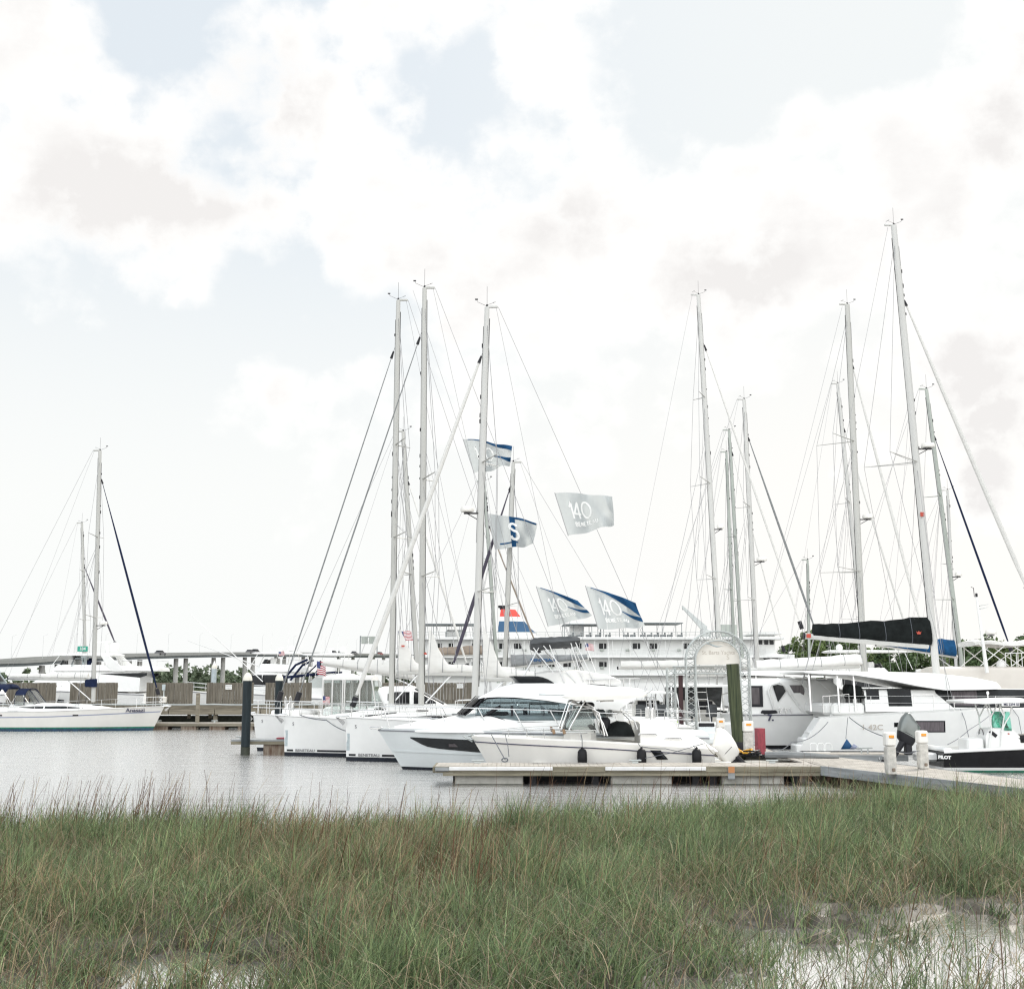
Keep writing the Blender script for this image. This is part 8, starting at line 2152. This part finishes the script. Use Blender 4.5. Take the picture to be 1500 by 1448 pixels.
def banner(label, pix, d, seed, emblem='140', fold=.55, depth=.5, blue=1.0):
    """pix: photo pixels of the four corners (luff top, fly top, fly bottom, luff bottom)"""
    a, b, c, e = [P(x, y, d) for x, y in pix]
    r = thing('banner_flag', label, 'flag', a, 0, 'pale blue banner flags flown from the rigging')
    rnd = random.Random(seed); ph = rnd.uniform(0, 6)
    wl_ = (b - a).length
    def S(u, v, off=0.0):
        # u from luff to fly, v from bottom to top
        p = a.lerp(b, u).lerp(e.lerp(c, u), 1 - v) - a
        up = (a - e).normalized(); along = (b - a).normalized(); nrm = along.cross(up).normalized()
        w_ = .16 * wl_ * math.sin(u * 8.5 - v * 1.6 + ph) * min(1, u * 1.8) + .05 * wl_ * math.sin(u * 17 + v * 5 + ph) * u
        bell = math.sin(PI * u) * .055 * wl_
        wig = .02 * wl_ * math.sin(u * 11 + ph) * u
        return p + nrm * (w_ + off) + up * (bell * (v - .35) + wig)
    mb = MB(); nu, nv_ = 44, 24
    mb.grid([[S(i / nu, j / nv_) for j in range(nv_ + 1)] for i in range(nu + 1)])
    base = mb.build('cloth', M['flag'], r, 60)
    # blue panel along the head and fly
    for off in ((.022, -.022) if blue else ()):
        mb = MB()
        if emblem == '140':
            g = []
            for i in range(31):
                u = lerp(lerp(.80, .10, blue), 1.0, i / 30); vt = 1.0; vb = 1.0 - fold * max(0, u - .12) ** 2.2 * 1.0 - .02
                g.append([S(u, lerp(vb, vt, k / 6), off) for k in range(7)])
            mb.grid(g)
            g = []
            for i in range(17):
                u = lerp(lerp(.86, .55, blue), 1.0, i / 16); q = (u - .55) / .45
                g.append([S(u, lerp(.52 - .25 * q - .10 * q, .52 - .25 * q + .10 * q, k / 4), off * .95) for k in range(5)])
            mb.grid(g)
        else:
            mb.grid([[S(lerp(.44, .55, i / 6), k / 12, off) for k in range(13)] for i in range(7)])
            mb.grid([[S(lerp(.45, .98, i / 20), lerp(.93, 1.0, k / 3), off) for k in range(4)] for i in range(21)])
            mb.grid([[S(lerp(.15, .60, i / 20), lerp(.13, .17, k / 2), off) for k in range(3)] for i in range(21)])
        mb.build('blue_panel', M['bluepaint2'], base, 60)
    def stroke(mb, pts, w_, off):
        P2 = []
        for (x0, y0), (x1, y1) in zip(pts[:-1], pts[1:]):
            k = max(2, int(math.hypot(x1 - x0, y1 - y0) / .012))
            for i in range(k): P2.append((lerp(x0, x1, i / k), lerp(y0, y1, i / k)))
        P2.append(pts[-1]); g = []
        for i, (x, y) in enumerate(P2):
            x0, y0 = P2[max(0, i - 1)]; x1, y1 = P2[min(len(P2) - 1, i + 1)]; l = math.hypot(x1 - x0, y1 - y0) or 1
            nx, ny = -(y1 - y0) / l * w_, (x1 - x0) / l * w_
            g.append([S(x + nx * .72, y + ny, off), S(x - nx * .72, y - ny, off)])
        mb.grid(g)
    for off in (.034,):
        mb = MB()
        if emblem == '140':
            xx = .17
            for ch, w_ in (('1', .11), ('4', .15), ('0', .19)):
                for st in STROKES[ch]: stroke(mb, [(xx + x * w_ * 1.05, .36 + y * .42) for x, y in st], .023, off)
                xx += w_ * (1.02 if ch != '1' else .72)
            xx = .22
            for ch in 'BENETEAU':
                for st in STROKES[ch]: stroke(mb, [(xx + x * .055, .18 + y * .09) for x, y in st], .013, off)
                xx += .058
        else:
            pts = [(.50 + .07 * math.cos(t), .66 + .10 * math.sin(t)) for t in np.linspace(.3, 4.2, 16)] + [(.53 + .085 * math.cos(t), .38 + .14 * math.sin(t)) for t in np.linspace(1.7, -3.0, 20)]
            stroke(mb, pts, .040, off)
        mb.build('white_print', M['flagprint'], base, 60)
    mb = MB(); mb.tube([S(0, 0) + Vector((0, 0, -.02)), S(0, 1) + Vector((0, 0, .02))], .018, 5); mb.build('luff_rope', M['wire'], r)
    return r
banner('uppermost pale banner flag with a blue head, crossing the thick-sail mast', [(678, 643), (750, 654), (747, 681), (694.5, 692)], 58.6, 1, fold=.34)
banner('banner flag with a round white emblem on a blue band, between the masts', [(713.5, 752), (788, 767), (781, 797), (725.5, 804)], 70, 5, 'S')
banner('palest grey banner flag flying alone to the right of the masts', [(812.5, 722), (896, 728), (900, 768), (832.5, 784)], 51.8, 3, fold=.10, blue=0.0)
banner('lower banner flag with a dark blue twisted tip, left of its larger neighbour', [(785.5, 859), (846, 880), (868, 901), (803, 917)], 56.4, 7, fold=.62)
banner('lowest right banner flag with a broad dark blue fly corner', [(857.5, 858), (932, 884), (946, 917), (876.5, 921)], 51.5, 9, fold=.78)
rope('thin halyard carrying the uppermost banner flag', [P(605, 425, 58.6), P(678, 643, 58.6), P(694.5, 692, 58.6), P(742, 836, 58.6)], .010, 'wire', name='flag_halyard')
rope('thin halyard carrying the emblem banner flag', [P(709, 706, 70), P(713.5, 752, 70), P(725.5, 804, 70), P(731, 960, 70)], .010, 'wire', name='flag_halyard')

# ------------------------------------------------------------------ lettering becomes plain mesh
dg = bpy.context.evaluated_depsgraph_get()
for o in [o for o in SC.objects if o.type == 'FONT']:
    me = bpy.data.meshes.new_from_object(o.evaluated_get(dg))
    me.materials.clear(); me.materials.append(o.data.materials[0])
    n = bpy.data.objects.new('tmp', me); COL.objects.link(n)
    n.parent = o.parent; n.location = o.location; n.rotation_euler = o.rotation_euler; n.scale = o.scale
    nm = o.name; bpy.data.objects.remove(o); n.name = nm; me.name = nm
